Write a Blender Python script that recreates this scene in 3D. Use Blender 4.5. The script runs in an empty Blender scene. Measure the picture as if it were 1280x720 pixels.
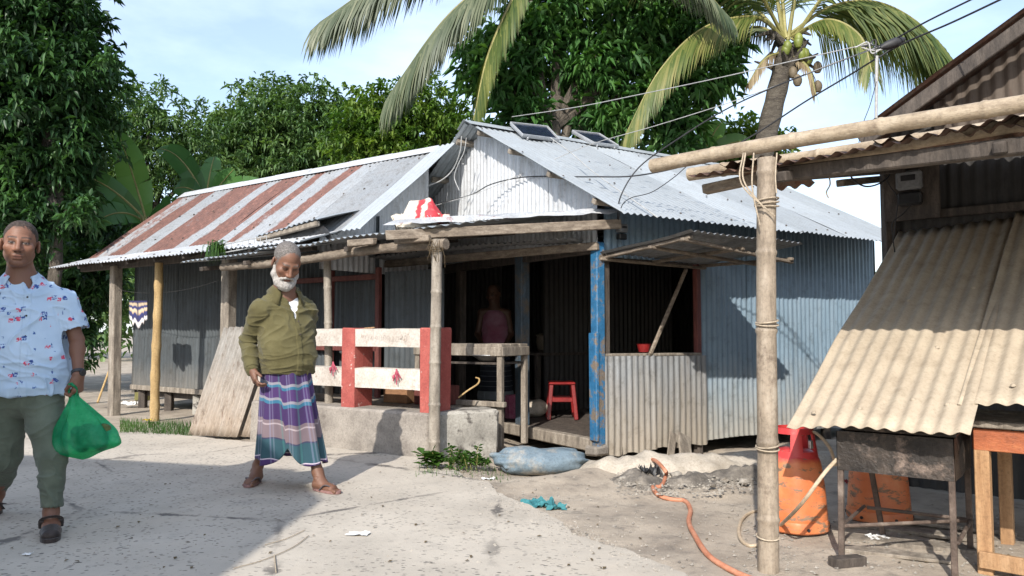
import bpy, bmesh, math, random
import numpy as np
from mathutils import Vector, Matrix, noise as mnoise

random.seed(7)
rng = np.random.default_rng(11)
scene = bpy.context.scene
COL = scene.collection
R = math.radians

# ---------------------------------------------------------------- camera
CAM_H = 1.10
PITCH = math.atan(55.0 / 960.0)
cam_data = bpy.data.cameras.new("camera")
cam_data.sensor_width = 36.0
cam_data.lens = 27.0
cam_data.clip_start = 0.05
cam_data.clip_end = 3000.0
cam = bpy.data.objects.new("camera", cam_data)
COL.objects.link(cam)
cam.location = (0, 0, CAM_H)
cam.rotation_euler = (math.pi / 2 + PITCH, 0, 0)
scene.camera = cam
scene.render.resolution_x = 1024
scene.render.resolution_y = 576

# ---------------------------------------------------------------- sky and sun
SUN_DIR = Vector((0.28, 0.96, 0)).normalized()          # heading of the light, seen from above
SUN_EL = R(35)
world = bpy.data.worlds.new("World")
scene.world = world
world.use_nodes = True
wn = world.node_tree.nodes
wl = world.node_tree.links
wn.clear()
w_out = wn.new("ShaderNodeOutputWorld")
w_bg = wn.new("ShaderNodeBackground")
w_sky = wn.new("ShaderNodeTexSky")
w_sky.sky_type = 'NISHITA'
w_sky.sun_disc = False
w_sky.sun_elevation = SUN_EL
# direction towards the sun, as the sky node counts it (clockwise from +Y)
w_sky.sun_rotation = math.atan2(-SUN_DIR.x, -SUN_DIR.y)
w_sky.air_density = 1.0
w_sky.dust_density = 1.1
w_sky.ozone_density = 1.4
w_bg.inputs[1].default_value = 0.145
# thin, even veil of cloud over the whole sky
w_tc = wn.new("ShaderNodeTexCoord")
w_map = wn.new("ShaderNodeMapping")
w_map.inputs['Scale'].default_value = (1.0, 1.0, 2.6)
w_n = wn.new("ShaderNodeTexNoise")
w_n.inputs['Scale'].default_value = 2.3
w_n.inputs['Detail'].default_value = 7
w_n.inputs['Roughness'].default_value = 0.56
w_ramp = wn.new("ShaderNodeValToRGB")
w_ramp.color_ramp.elements[0].position = 0.42
w_ramp.color_ramp.elements[0].color = (0.13, 0.13, 0.13, 1)
w_ramp.color_ramp.elements[1].position = 0.72
w_ramp.color_ramp.elements[1].color = (0.42, 0.42, 0.42, 1)
w_mix = wn.new("ShaderNodeMix")
w_mix.data_type = 'RGBA'
w_mix.inputs['B'].default_value = (8.4, 9.3, 10.8, 1)
wl.new(w_tc.outputs['Generated'], w_map.inputs['Vector'])
wl.new(w_map.outputs[0], w_n.inputs['Vector'])
wl.new(w_n.outputs['Fac'], w_ramp.inputs[0])
wl.new(w_ramp.outputs[0], w_mix.inputs['Factor'])
wl.new(w_sky.outputs[0], w_mix.inputs['A'])
wl.new(w_mix.outputs['Result'], w_bg.inputs[0])
wl.new(w_bg.outputs[0], w_out.inputs[0])

sun_data = bpy.data.lights.new("sun", 'SUN')
sun_data.energy = 3.7
sun_data.angle = R(0.55)
sun_data.color = (1.0, 0.945, 0.87)
sun = bpy.data.objects.new("sun", sun_data)
COL.objects.link(sun)
sun.location = (-3, -10, 12)
sun.rotation_euler = Vector((SUN_DIR.x * math.cos(SUN_EL), SUN_DIR.y * math.cos(SUN_EL), -math.sin(SUN_EL))).to_track_quat('-Z', 'Y').to_euler()

vs = scene.view_settings
vs.view_transform = 'Standard'
vs.look = 'None'
vs.gamma = 1.0
vs.use_curve_mapping = False
vs.exposure = 0.72
scene.cycles.use_denoising = True
scene.cycles.max_bounces = 6
scene.cycles.diffuse_bounces = 2
scene.cycles.transparent_max_bounces = 8

# ---------------------------------------------------------------- pixel -> place
def ray(px, py):
    x = (px - 640.0) / 960.0
    y = (360.0 - py) / 960.0
    c, s = math.cos(PITCH), math.sin(PITCH)
    return Vector((x, c - y * s, s + y * c))
CAMP = Vector((0, 0, CAM_H))
def atY(px, py, Y):
    d = ray(px, py)
    return CAMP + d * (Y / d.y)
def atZ(px, py, Z=0.0):
    d = ray(px, py)
    return CAMP + d * ((Z - CAM_H) / d.z)
def onplane(px, py, p0, n):
    d = ray(px, py)
    return CAMP + d * ((Vector(p0) - CAMP).dot(n) / d.dot(n))
def V3(a, z=None):
    return Vector((a[0], a[1], a[2] if z is None else z))

# ---------------------------------------------------------------- object helpers
def link(o, parent=None):
    COL.objects.link(o)
    if parent is not None:
        o.parent = parent
    return o
def tag(o, label=None, cat=None, group=None, kind=None):
    if label: o['label'] = label
    if cat: o['category'] = cat
    if group: o['group'] = group
    if kind: o['kind'] = kind
    return o
def thing(name, label, cat, loc=(0, 0, 0), group=None):
    o = bpy.data.objects.new(name, None)
    o.empty_display_size = 0.1
    link(o)
    o.location = loc
    return tag(o, label, cat, group)
def mesh_obj(name, verts, faces, mat=None, parent=None, smooth=False, uv=None, vcol=None):
    me = bpy.data.meshes.new(name)
    off = Vector((0, 0, 0))
    if isinstance(verts, np.ndarray):
        if parent is not None: verts = verts - np.array(parent_origin(parent))
        me.from_pydata([], [], []) if False else None
        nv = len(verts)
        me.vertices.add(nv)
        me.vertices.foreach_set("co", np.ascontiguousarray(verts, dtype=np.float32).ravel())
        if isinstance(faces, np.ndarray):
            k = faces.shape[1]; nf = len(faces)
            me.loops.add(nf * k)
            me.loops.foreach_set("vertex_index", np.ascontiguousarray(faces, dtype=np.int32).ravel())
            me.polygons.add(nf)
            me.polygons.foreach_set("loop_start", np.arange(0, nf * k, k, dtype=np.int32))
            me.polygons.foreach_set("loop_total", np.full(nf, k, dtype=np.int32))
        else:
            tot = np.array([len(f) for f in faces], dtype=np.int32)
            me.loops.add(int(tot.sum()))
            me.loops.foreach_set("vertex_index", np.concatenate([np.asarray(f, dtype=np.int32) for f in faces]))
            me.polygons.add(len(faces))
            me.polygons.foreach_set("loop_start", np.concatenate([[0], np.cumsum(tot)[:-1]]).astype(np.int32))
            me.polygons.foreach_set("loop_total", tot)
        me.update(calc_edges=True)
        me.validate()
    else:
        po = parent_origin(parent) if parent is not None else Vector((0, 0, 0))
        me.from_pydata([tuple(Vector(v) - po) for v in verts], [], faces)
        me.update()
    if smooth:
        me.polygons.foreach_set("use_smooth", np.ones(len(me.polygons), dtype=bool))
    if uv is not None:
        ul = me.uv_layers.new(name="UVMap")
        li = np.zeros(len(me.loops), dtype=np.int32)
        me.loops.foreach_get("vertex_index", li)
        ul.data.foreach_set("uv", np.asarray(uv, dtype=np.float32)[li].ravel())
    if vcol is not None:
        ca = me.color_attributes.new("paint", 'FLOAT_COLOR', 'POINT')
        vc = np.asarray(vcol, dtype=np.float32)
        if vc.shape[1] == 3: vc = np.concatenate([vc, np.ones((len(vc), 1), np.float32)], 1)
        ca.data.foreach_set("color", vc.ravel())
    o = bpy.data.objects.new(name, me)
    if mat is not None: me.materials.append(mat)
    return link(o, parent)
def parent_origin(p):
    v = Vector((0, 0, 0))
    while p is not None:
        v = v + p.location
        p = p.parent
    return v
def copy_tree(o, parent=None):
    c = o.copy()
    COL.objects.link(c)
    c.parent = parent
    for ch in list(o.children):
        copy_tree(ch, c)
    return c

def frame_from(d, up=Vector((0, 0, 1))):
    d = Vector(d).normalized()
    if abs(d.dot(up)) > 0.98: up = Vector((1, 0, 0))
    s = d.cross(up).normalized()
    t = s.cross(d).normalized()
    return s, t

class MB:
    """collects simple solids, then becomes one mesh object"""
    def __init__(self):
        self.v = []; self.f = []; self.uv = []
    def add(self, vs, fs):
        n = len(self.v)
        self.v += [Vector(p) for p in vs]
        self.f += [tuple(i + n for i in f) for f in fs]
        return self
    def box(self, c, size, ax=None, bevel=0.0, jit=0.0):
        """box by centre, size; ax = (x axis, y axis, z axis)"""
        c = Vector(c)
        if ax is None: ax = (Vector((1, 0, 0)), Vector((0, 1, 0)), Vector((0, 0, 1)))
        hx, hy, hz = size[0] / 2, size[1] / 2, size[2] / 2
        bm = bmesh.new()
        bmesh.ops.create_cube(bm, size=1.0)
        for v in bm.verts:
            v.co = Vector((v.co.x * 2 * hx, v.co.y * 2 * hy, v.co.z * 2 * hz))
            if jit: v.co += Vector((random.uniform(-jit, jit) for _ in range(3)))
        if bevel > 0:
            bmesh.ops.bevel(bm, geom=list(bm.edges), offset=bevel, segments=1, affect='EDGES', profile=0.5)
        bm.verts.index_update()
        vs = [c + ax[0] * v.co.x + ax[1] * v.co.y + ax[2] * v.co.z for v in bm.verts]
        fs = [tuple(v.index for v in f.verts) for f in bm.faces]
        bm.free()
        return self.add(vs, fs)
    def beam(self, a, b, w, h, up=Vector((0, 0, 1)), bevel=0.006, jit=0.0):
        a = Vector(a); b = Vector(b)
        d = (b - a); L = d.length; d.normalize()
        s, t = frame_from(d, up)
        return self.box((a + b) / 2, (w, L, h), (s, d, t), bevel=bevel, jit=jit)
    def tube(self, pts, rad, seg=8, caps=True, ell=1.0, up=None):
        pts = [Vector(p) for p in pts]
        n = len(pts)
        if not hasattr(rad, '__len__'): rad = [rad] * n
        base = len(self.v)
        prev_s = None
        for i, p in enumerate(pts):
            d = (pts[min(i + 1, n - 1)] - pts[max(i - 1, 0)])
            if d.length < 1e-9: d = Vector((0, 0, 1))
            d.normalize()
            if prev_s is None:
                s, t = frame_from(d, up or Vector((0, 0, 1)))
            else:
                s = (prev_s - d * prev_s.dot(d))
                if s.length < 1e-6: s, t = frame_from(d)
                s.normalize()
                t = s.cross(d).normalized()
            prev_s = s
            for k in range(seg):
                a = 2 * math.pi * k / seg
                self.v.append(p + (s * math.cos(a) + t * math.sin(a) * ell) * rad[i])
        for i in range(n - 1):
            for k in range(seg):
                a = base + i * seg + k
                b = base + i * seg + (k + 1) % seg
                self.f.append((a, b, b + seg, a + seg))
        if caps:
            self.f.append(tuple(base + k for k in reversed(range(seg))))
            self.f.append(tuple(base + (n - 1) * seg + k for k in range(seg)))
        return self
    def lathe(self, c, prof, seg=24, axis=Vector((0, 0, 1)), ang=None, caps=True):
        """prof: list of (radius, height)"""
        c = Vector(c)
        s, t = frame_from(axis, Vector((1, 0, 0)))
        base = len(self.v)
        for r, z in prof:
            for k in range(seg):
                a = 2 * math.pi * k / seg
                self.v.append(c + axis * z + (s * math.cos(a) + t * math.sin(a)) * r)
        for i in range(len(prof) - 1):
            for k in range(seg):
                a = base + i * seg + k
                b = base + i * seg + (k + 1) % seg
                self.f.append((a, a + seg, b + seg, b))
        if caps:
            self.f.append(tuple(base + k for k in range(seg)))
            self.f.append(tuple(base + (len(prof) - 1) * seg + k for k in reversed(range(seg))))
        return self
    def prism(self, poly, ext):
        """poly: list of 3d points (planar), ext: extrusion vector"""
        n = len(poly); ext = Vector(ext)
        vs = [Vector(p) for p in poly] + [Vector(p) + ext for p in poly]
        fs = [tuple(range(n)), tuple(range(2 * n - 1, n - 1, -1))]
        for i in range(n):
            j = (i + 1) % n
            fs.append((i, i + n, j + n, j))
        return self.add(vs, fs)
    def build(self, name, mat, parent=None, smooth=False, fix=True):
        o = mesh_obj(name, self.v, self.f, mat, parent, smooth)
        if fix:
            bm = bmesh.new(); bm.from_mesh(o.data)
            bmesh.ops.recalc_face_normals(bm, faces=bm.faces)
            bm.to_mesh(o.data); bm.free()
        if smooth == 'auto' or smooth is True:
            try: o.data.set_sharp_from_angle(angle=R(40))
            except Exception: pass
        return o

def catmull(pts, n=8):
    pts = [Vector(p) for p in pts]
    P = [pts[0] * 2 - pts[1]] + pts + [pts[-1] * 2 - pts[-2]]
    out = []
    for i in range(1, len(P) - 2):
        p0, p1, p2, p3 = P[i - 1], P[i], P[i + 1], P[i + 2]
        for k in range(n):
            t = k / n
            out.append(0.5 * ((2 * p1) + (p2 - p0) * t + (2 * p0 - 5 * p1 + 4 * p2 - p3) * t * t + (-p0 + 3 * p1 - 3 * p2 + p3) * t ** 3))
    out.append(pts[-1])
    return out
def sag(a, b, s, n=16):
    a = Vector(a); b = Vector(b)
    return [a.lerp(b, i / n) - Vector((0, 0, s * 4 * (i / n) * (1 - i / n))) for i in range(n + 1)]

def fbm(p, oct=4):
    return mnoise.fractal(Vector(p), 1.0, 2.0, oct)
def vnoise(P, seed=0):
    """vectorised smooth value noise for arrays (N,3) -> (N,) in -1..1"""
    P = np.asarray(P, dtype=np.float64)
    i = np.floor(P).astype(np.int64); f = P - i
    f = f * f * (3 - 2 * f)
    def h(ix, iy, iz):
        n = (ix * 374761393 + iy * 668265263 + iz * 2147483647 + seed * 974711) & 0x7fffffff
        n = ((n ^ (n >> 13)) * 1274126177) & 0x7fffffff
        n = (n ^ (n >> 16)) & 0xffff
        return n / 32767.5 - 1.0
    r = 0
    for dx in (0, 1):
        for dy in (0, 1):
            for dz in (0, 1):
                w = (f[:, 0] if dx else 1 - f[:, 0]) * (f[:, 1] if dy else 1 - f[:, 1]) * (f[:, 2] if dz else 1 - f[:, 2])
                r = r + w * h(i[:, 0] + dx, i[:, 1] + dy, i[:, 2] + dz)
    return r
def vfbm(P, oct=4, seed=0):
    a = 1.0; s = 0; P = np.asarray(P, dtype=np.float64); tot = 0
    for o in range(oct):
        s = s + a * vnoise(P, seed + o * 17); tot += a
        P = P * 2.03 + 5.1; a *= 0.5
    return s / tot
# ---------------------------------------------------------------- materials
class NT:
    def __init__(self, name):
        self.m = bpy.data.materials.new(name)
        self.m.use_nodes = True
        self.t = self.m.node_tree
        self.t.nodes.clear()
        self.out = self.n("ShaderNodeOutputMaterial")
        self.b = self.n("ShaderNodeBsdfPrincipled")
        self.l(self.b.outputs[0], self.out.inputs[0])
        self.b.inputs['Roughness'].default_value = 0.7
    def n(self, t): return self.t.nodes.new(t)
    def l(self, a, b): self.t.links.new(a, b)
    def pos(self, scale=(1, 1, 1), kind='pos'):
        if kind == 'pos':
            g = self.n("ShaderNodeNewGeometry"); o = g.outputs['Position']
        elif kind == 'uv':
            g = self.n("ShaderNodeTexCoord"); o = g.outputs['UV']
        else:
            g = self.n("ShaderNodeTexCoord"); o = g.outputs['Object']
        mp = self.n("ShaderNodeMapping")
        mp.inputs['Scale'].default_value = scale
        self.l(o, mp.inputs[0])
        return mp.outputs[0]
    def noise(self, vec, scale=5, detail=5, rough=0.6, dist=0.0):
        x = self.n("ShaderNodeTexNoise")
        x.inputs['Scale'].default_value = scale
        x.inputs['Detail'].default_value = detail
        x.inputs['Roughness'].default_value = rough
        x.inputs['Distortion'].default_value = dist
        self.l(vec, x.inputs['Vector'])
        return x.outputs['Fac']
    def voro(self, vec, scale=5, feature='F1', out='Distance', rnd=1.0):
        x = self.n("ShaderNodeTexVoronoi")
        x.feature = feature
        x.inputs['Scale'].default_value = scale
        x.inputs['Randomness'].default_value = rnd
        self.l(vec, x.inputs['Vector'])
        return x.outputs[out]
    def ramp(self, fac, stops, interp='LINEAR'):
        x = self.n("ShaderNodeValToRGB")
        cr = x.color_ramp
        cr.interpolation = interp
        while len(cr.elements) < len(stops): cr.elements.new(0.5)
        for e, (p, c) in zip(cr.elements, stops):
            e.position = p
            if not hasattr(c, '__len__'): c = (c, c, c)
            e.color = (c[0], c[1], c[2], 1)
        self.l(fac, x.inputs[0])
        return x.outputs[0]
    def mix(self, a, b, fac, mode='MIX'):
        x = self.n("ShaderNodeMix"); x.data_type = 'RGBA'; x.blend_type = mode
        for s, v in (('A', a), ('B', b)):
            i = x.inputs[s] if False else [q for q in x.inputs if q.name == s and q.type == 'RGBA'][0]
            if hasattr(v, 'is_output'): self.l(v, i)
            else: i.default_value = (v[0], v[1], v[2], 1)
        f = x.inputs[0]
        if hasattr(fac, 'is_output'): self.l(fac, f)
        else: f.default_value = fac
        return [q for q in x.outputs if q.type == 'RGBA'][0]
    def math(self, op, a, b=0.0, c=None, clamp=False):
        x = self.n("ShaderNodeMath"); x.operation = op; x.use_clamp = clamp
        for i, v in enumerate((a, b, c)):
            if v is None: continue
            if hasattr(v, 'is_output'): self.l(v, x.inputs[i])
            else: x.inputs[i].default_value = v
        return x.outputs[0]
    def sep(self, vec):
        x = self.n("ShaderNodeSeparateXYZ"); self.l(vec, x.inputs[0]); return x.outputs
    def attr(self, name="paint"):
        x = self.n("ShaderNodeAttribute"); x.attribute_name = name; return x.outputs['Color']
    def vary(self, c, amt):
        oi = self.n("ShaderNodeObjectInfo")
        f = self.math('MULTIPLY_ADD', oi.outputs['Random'], 2 * amt, 1 - amt)
        x = self.n("ShaderNodeVectorMath"); x.operation = 'SCALE'
        if not hasattr(c, 'is_output'):
            r = self.n("ShaderNodeRGB"); r.outputs[0].default_value = (c[0], c[1], c[2], 1); c = r.outputs[0]
        self.l(c, x.inputs[0]); self.l(f, x.inputs['Scale'])
        return x.outputs[0]
    def color(self, c):
        i = self.b.inputs['Base Color']
        if hasattr(c, 'is_output'): self.l(c, i)
        else: i.default_value = (c[0], c[1], c[2], 1)
    def rough(self, r):
        i = self.b.inputs['Roughness']
        if hasattr(r, 'is_output'): self.l(r, i)
        else: i.default_value = r
    def metal(self, r):
        i = self.b.inputs['Metallic']
        if hasattr(r, 'is_output'): self.l(r, i)
        else: i.default_value = r
    def bump(self, h, strength=0.3, dist=0.01):
        x = self.n("ShaderNodeBump")
        x.inputs['Strength'].default_value = strength
        x.inputs['Distance'].default_value = dist
        self.l(h, x.inputs['Height'])
        self.l(x.outputs[0], self.b.inputs['Normal'])
    def set(self, **kw):
        for k, v in kw.items():
            self.b.inputs[k.replace('_', ' ')].default_value = v
        return self

M = {}
def simple(name, stops, scale=6, rough=0.75, bump=0.25, bscale=None, metal=0.0, stretch=(1, 1, 1), detail=6, kind='pos', bdist=0.01, spots=None, nrough=0.62, grime=0.55):
    t = NT(name)
    p = t.pos(stretch, kind)
    c = t.ramp(t.noise(p, scale, detail, nrough), stops)
    if spots:
        sc, lo, hi, col = spots
        c = t.mix(c, col, t.ramp(t.noise(t.pos((1, 1, 1), kind), sc, 6, 0.7), [(lo, 0), (hi, 1)]))
    fine = t.noise(t.pos((1, 1, 1), kind), 55, 6, 0.75)
    c = t.mix(c, (0.35, 0.33, 0.31), t.math('MULTIPLY', t.ramp(fine, [(0.46, 0), (0.70, 1)]), grime), 'MULTIPLY')
    c = t.vary(c, 0.10)
    t.color(c); t.rough(rough); t.metal(metal)
    if bump: t.bump(t.noise(p, bscale or scale * 6, 5, 0.65), bump * 1.3, bdist)
    M[name] = t.m
    return t.m

def tin(name, base, dirt, rust=(0.16, 0.06, 0.03), rust_amt=0.0, dirt_amt=0.5, metal=0.35, rough=0.48, streak=(9, 9, 0.7), low_dirt=None, attr=False, spangle=0.12, grime=1.0):
    """weathered corrugated sheet: streaks run along world z unless told otherwise"""
    t = NT(name)
    ps = t.pos(streak)
    p = t.pos()
    st = t.noise(ps, 1.6, 6, 0.65)
    c = t.mix(base, dirt, t.ramp(st, [(0.35, 0.0), (0.75, dirt_amt)]))
    big = t.noise(p, 1.1, 5, 0.6)
    c = t.mix(c, tuple(x * 0.72 for x in base), t.ramp(big, [(0.40, 0.0), (0.68, 0.6)]))
    sp = t.voro(p, 55, out='Color')
    c = t.mix(c, tuple(min(1, x * 1.25) for x in base), t.math('MULTIPLY', t.ramp(sp, [(0.2, 0), (0.9, 1)]), spangle))
    if low_dirt:
        z0, z1, col, amt = low_dirt
        z = t.sep(p)[2]
        zz = t.math('ADD', z, t.math('MULTIPLY', t.math('SUBTRACT', t.noise(t.pos((7, 7, 1.2)), 1.3, 6, 0.7), 0.5), 0.9 * (z1 - z0)))
        f = t.n("ShaderNodeMapRange")
        f.inputs[1].default_value = z0; f.inputs[2].default_value = z1
        f.inputs[3].default_value = amt; f.inputs[4].default_value = 0.0
        t.l(zz, f.inputs[0])
        c = t.mix(c, col, f.outputs[0])
    mfac = None
    if rust_amt > 0 or attr:
        rn = t.noise(t.pos(streak), 3.4, 8, 0.72)
        if attr:
            a = t.sep(t.attr())[0]
            rf = t.math('ADD', a, t.math('MULTIPLY', t.math('SUBTRACT', rn, 0.5), 1.3))
            rf = t.ramp(rf, [(0.38, 0), (0.70, 0.92)])
        else:
            rf = t.ramp(rn, [(0.72 - rust_amt * 0.5, 0), (0.80 - rust_amt * 0.45, 1)])
        rc = t.ramp(t.noise(t.pos((streak[0] * 1.5, streak[1] * 1.5, streak[2] * 1.5)), 2.4, 7, 0.7), [(0.3, tuple(x * 0.6 for x in rust)), (0.55, rust), (0.8, tuple(min(1, x * 2.0 + 0.03) for x in rust))])
        c = t.mix(c, rc, rf)
        mfac = t.math('MULTIPLY', t.math('SUBTRACT', 1.0, rf), metal)
    # fine grime, scratches and water marks
    fs_ = t.noise(t.pos((streak[0] * 6, streak[1] * 6, streak[2] * 2)), 2.2, 6, 0.75)
    c = t.mix(c, (0.34, 0.31, 0.28), t.math('MULTIPLY', t.ramp(fs_, [(0.50, 0), (0.72, 1)]), 0.55 * grime), 'MULTIPLY')
    bl_ = t.noise(p, 6.5, 8, 0.78)
    c = t.mix(c, (0.42, 0.38, 0.33), t.math('MULTIPLY', t.ramp(bl_, [(0.52, 0), (0.66, 1)]), 0.5 * grime), 'MULTIPLY')
    c = t.vary(c, 0.13)
    t.color(c)
    t.rough(t.ramp(st, [(0.3, rough), (0.8, min(0.95, rough + 0.3))]))
    t.metal(mfac if mfac is not None else metal)
    t.bump(t.noise(p, 30, 4, 0.6), 0.12, 0.01)
    M[name] = t.m
    return t.m

# ground
def make_ground_mats():
    t = NT("road_concrete")
    p = t.pos()
    c = t.ramp(t.noise(p, 0.9, 7, 0.62), [(0.3, (0.33, 0.293, 0.242)), (0.5, (0.435, 0.388, 0.322)), (0.72, (0.53, 0.475, 0.395))])
    c = t.mix(c, (0.20, 0.185, 0.165), t.ramp(t.noise(p, 3.1, 8, 0.75), [(0.56, 0), (0.78, 0.55)]))
    # exposed aggregate: short dark pits where the skin has worn off
    wear = t.ramp(t.noise(p, 0.55, 4, 0.6), [(0.36, 0.15), (0.52, 1.0)])
    v = t.voro(t.pos((0.75, 1.3, 1)), 34)
    pits = t.math('MULTIPLY', t.ramp(v, [(0.24, 1), (0.36, 0)]), t.ramp(t.noise(p, 24, 3, 0.5), [(0.47, 0), (0.56, 1)]))
    pits = t.math('MULTIPLY', pits, wear)
    c = t.mix(c, (0.075, 0.07, 0.064), t.math('MULTIPLY', pits, 0.85))
    fine = t.noise(p, 150, 4, 0.7)
    c = t.mix(c, (0.56, 0.52, 0.45), t.math('MULTIPLY', t.ramp(fine, [(0.55, 0), (0.75, 1)]), 0.35))
    c = t.mix(c, (0.47, 0.41, 0.33), t.ramp(t.noise(p, 0.8, 7, 0.7), [(0.52, 0), (0.66, 0.6)]))
    c = t.mix(c, (0.22, 0.20, 0.18), t.ramp(t.noise(t.pos((1.0, 0.35, 1)), 1.9, 6, 0.7), [(0.62, 0), (0.80, 0.4)]))
    crk = t.voro(p, 0.55, 'DISTANCE_TO_EDGE')
    crkn = t.math('ADD', crk, t.math('MULTIPLY', t.math('SUBTRACT', t.noise(p, 5, 5, 0.7), 0.5), 0.10))
    cr = t.ramp(crkn, [(0.0, 1), (0.012, 0)])
    cr = t.math('MULTIPLY', cr, t.ramp(t.noise(p, 0.8, 2), [(0.46, 0), (0.55, 0.9)]))
    c = t.mix(c, (0.10, 0.09, 0.08), cr)
    t.color(c); t.rough(0.88)
    h = t.math('SUBTRACT', t.math('ADD', t.math('MULTIPLY', fine, 0.35), t.math('MULTIPLY', t.noise(p, 12, 5), 0.8)), t.math('ADD', pits, cr))
    t.bump(h, 0.45, 0.012)
    M['road'] = t.m
    t = NT("dirt_ground")
    c = t.ramp(t.noise(t.pos(), 1.6, 8, 0.66), [(0.28, (0.22, 0.182, 0.143)), (0.5, (0.37, 0.312, 0.245)), (0.72, (0.49, 0.42, 0.332))])
    p = t.pos()
    c = t.mix(c, (0.11, 0.097, 0.083), t.ramp(t.noise(p, 5.5, 9, 0.78), [(0.52, 0), (0.68, 0.75)]))
    c = t.mix(c, (0.45, 0.40, 0.33), t.ramp(t.noise(p, 40, 6, 0.75), [(0.6, 0), (0.72, 0.6)]))
    t.color(c); t.rough(0.93)
    t.bump(t.math('ADD', t.noise(p, 14, 8, 0.7), t.math('MULTIPLY', t.noise(p, 70, 5, 0.7), 0.5)), 0.65, 0.02)
    M['dirt'] = t.m
    t = NT("wet_mud")
    c = t.ramp(t.noise(p if False else t.pos(), 9, 8, 0.7), [(0.3, (0.075, 0.066, 0.058)), (0.5, (0.17, 0.15, 0.125)), (0.7, (0.34, 0.30, 0.25))])
    t.color(c); t.rough(0.85)
    t.bump(t.noise(t.pos(), 30, 7, 0.7), 0.8, 0.03)
    M['mud'] = t.m
make_ground_mats()

tin('tin_white', (0.57, 0.59, 0.61), (0.27, 0.27, 0.27), dirt_amt=0.6, metal=0.22, rough=0.5)
tin('tin_roof', (0.42, 0.455, 0.475), (0.22, 0.22, 0.215), dirt_amt=0.45, metal=0.4, rough=0.42, streak=(5, 5, 2), grime=0.4)
tin('tin_roof_rust', (0.34, 0.36, 0.375), (0.20, 0.18, 0.165), rust=(0.155, 0.060, 0.038), dirt_amt=0.45, metal=0.35, rough=0.48, streak=(4, 4, 1.5), attr=True)
tin('tin_blue', (0.205, 0.295, 0.37), (0.34, 0.37, 0.39), rust=(0.10, 0.07, 0.05), rust_amt=0.03, dirt_amt=0.34, metal=0.15, rough=0.5, low_dirt=(0.05, 0.85, (0.36, 0.325, 0.265), 0.75))
tin('tin_panel', (0.27, 0.285, 0.295), (0.14, 0.125, 0.105), rust=(0.075, 0.050, 0.036), rust_amt=0.2, dirt_amt=0.75, metal=0.25, rough=0.6, low_dirt=(0.0, 0.75, (0.33, 0.28, 0.215), 0.8))
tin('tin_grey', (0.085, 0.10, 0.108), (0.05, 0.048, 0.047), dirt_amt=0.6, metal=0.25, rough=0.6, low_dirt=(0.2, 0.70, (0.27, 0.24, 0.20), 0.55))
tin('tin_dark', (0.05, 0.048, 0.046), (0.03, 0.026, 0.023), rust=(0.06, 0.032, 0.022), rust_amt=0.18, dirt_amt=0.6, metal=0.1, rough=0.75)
tin('tin_lean', (0.445, 0.375, 0.28), (0.27, 0.21, 0.15), rust=(0.26, 0.13, 0.06), rust_amt=0.06, dirt_amt=0.6, metal=0.08, rough=0.68, streak=(5, 5, 3), grime=0.7)
tin('tin_board', (0.29, 0.275, 0.25), (0.16, 0.13, 0.10), rust=(0.13, 0.082, 0.055), rust_amt=0.30, dirt_amt=0.7, metal=0.15, rough=0.6, low_dirt=(0.0, 0.9, (0.36, 0.27, 0.19), 0.6))
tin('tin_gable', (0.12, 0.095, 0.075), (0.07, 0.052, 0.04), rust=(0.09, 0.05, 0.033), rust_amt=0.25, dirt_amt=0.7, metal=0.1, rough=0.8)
tin('tin_rusty', (0.15, 0.11, 0.085), (0.10, 0.065, 0.046), rust=(0.115, 0.055, 0.034), rust_amt=0.6, dirt_amt=0.7, metal=0.1, rough=0.8, streak=(6, 6, 3))

simple('wood_old', [(0.25, (0.10, 0.085, 0.068)), (0.5, (0.23, 0.195, 0.155)), (0.75, (0.38, 0.34, 0.28))], 3, 0.85, 0.5, 14, stretch=(6, 6, 1.2))
simple('wood_beam', [(0.25, (0.085, 0.066, 0.05)), (0.5, (0.20, 0.16, 0.12)), (0.75, (0.34, 0.29, 0.23))], 4, 0.85, 0.5, 18, stretch=(2.2, 2.2, 7))
simple('wood_dark', [(0.25, (0.025, 0.02, 0.017)), (0.5, (0.065, 0.052, 0.042)), (0.75, (0.13, 0.105, 0.085))], 3, 0.8, 0.5, 14, stretch=(6, 6, 1.2))
simple('wood_new', [(0.25, (0.24, 0.125, 0.055)), (0.5, (0.37, 0.215, 0.105)), (0.75, (0.47, 0.30, 0.165))], 2.6, 0.65, 0.3, 20, stretch=(9, 9, 0.9), detail=8)
simple('wood_red', [(0.25, (0.22, 0.058, 0.02)), (0.5, (0.36, 0.10, 0.035)), (0.75, (0.45, 0.16, 0.06))], 3, 0.55, 0.3, 20, stretch=(2, 2, 9))
simple('wood_red_dark', [(0.25, (0.07, 0.018, 0.014)), (0.5, (0.13, 0.035, 0.028)), (0.75, (0.19, 0.06, 0.045))], 3, 0.7, 0.3, 20, stretch=(7, 7, 2))
simple('bamboo', [(0.25, (0.15, 0.115, 0.08)), (0.5, (0.31, 0.25, 0.185)), (0.78, (0.44, 0.375, 0.295))], 2.4, 0.62, 0.35, 20, stretch=(8, 8, 1.6), spots=(9, 0.56, 0.72, (0.14, 0.10, 0.07)))
simple('bamboo_h', [(0.25, (0.19, 0.14, 0.09)), (0.5, (0.37, 0.295, 0.205)), (0.78, (0.50, 0.42, 0.32))], 2.4, 0.6, 0.35, 20, stretch=(2.5, 2.5, 8), spots=(7, 0.56, 0.72, (0.20, 0.145, 0.095)))
simple('bamboo_grey', [(0.25, (0.12, 0.10, 0.08)), (0.5, (0.265, 0.23, 0.185)), (0.78, (0.40, 0.36, 0.30))], 2.4, 0.7, 0.4, 20, stretch=(8, 8, 1.6), spots=(10, 0.58, 0.75, (0.10, 0.085, 0.07)))
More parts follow.
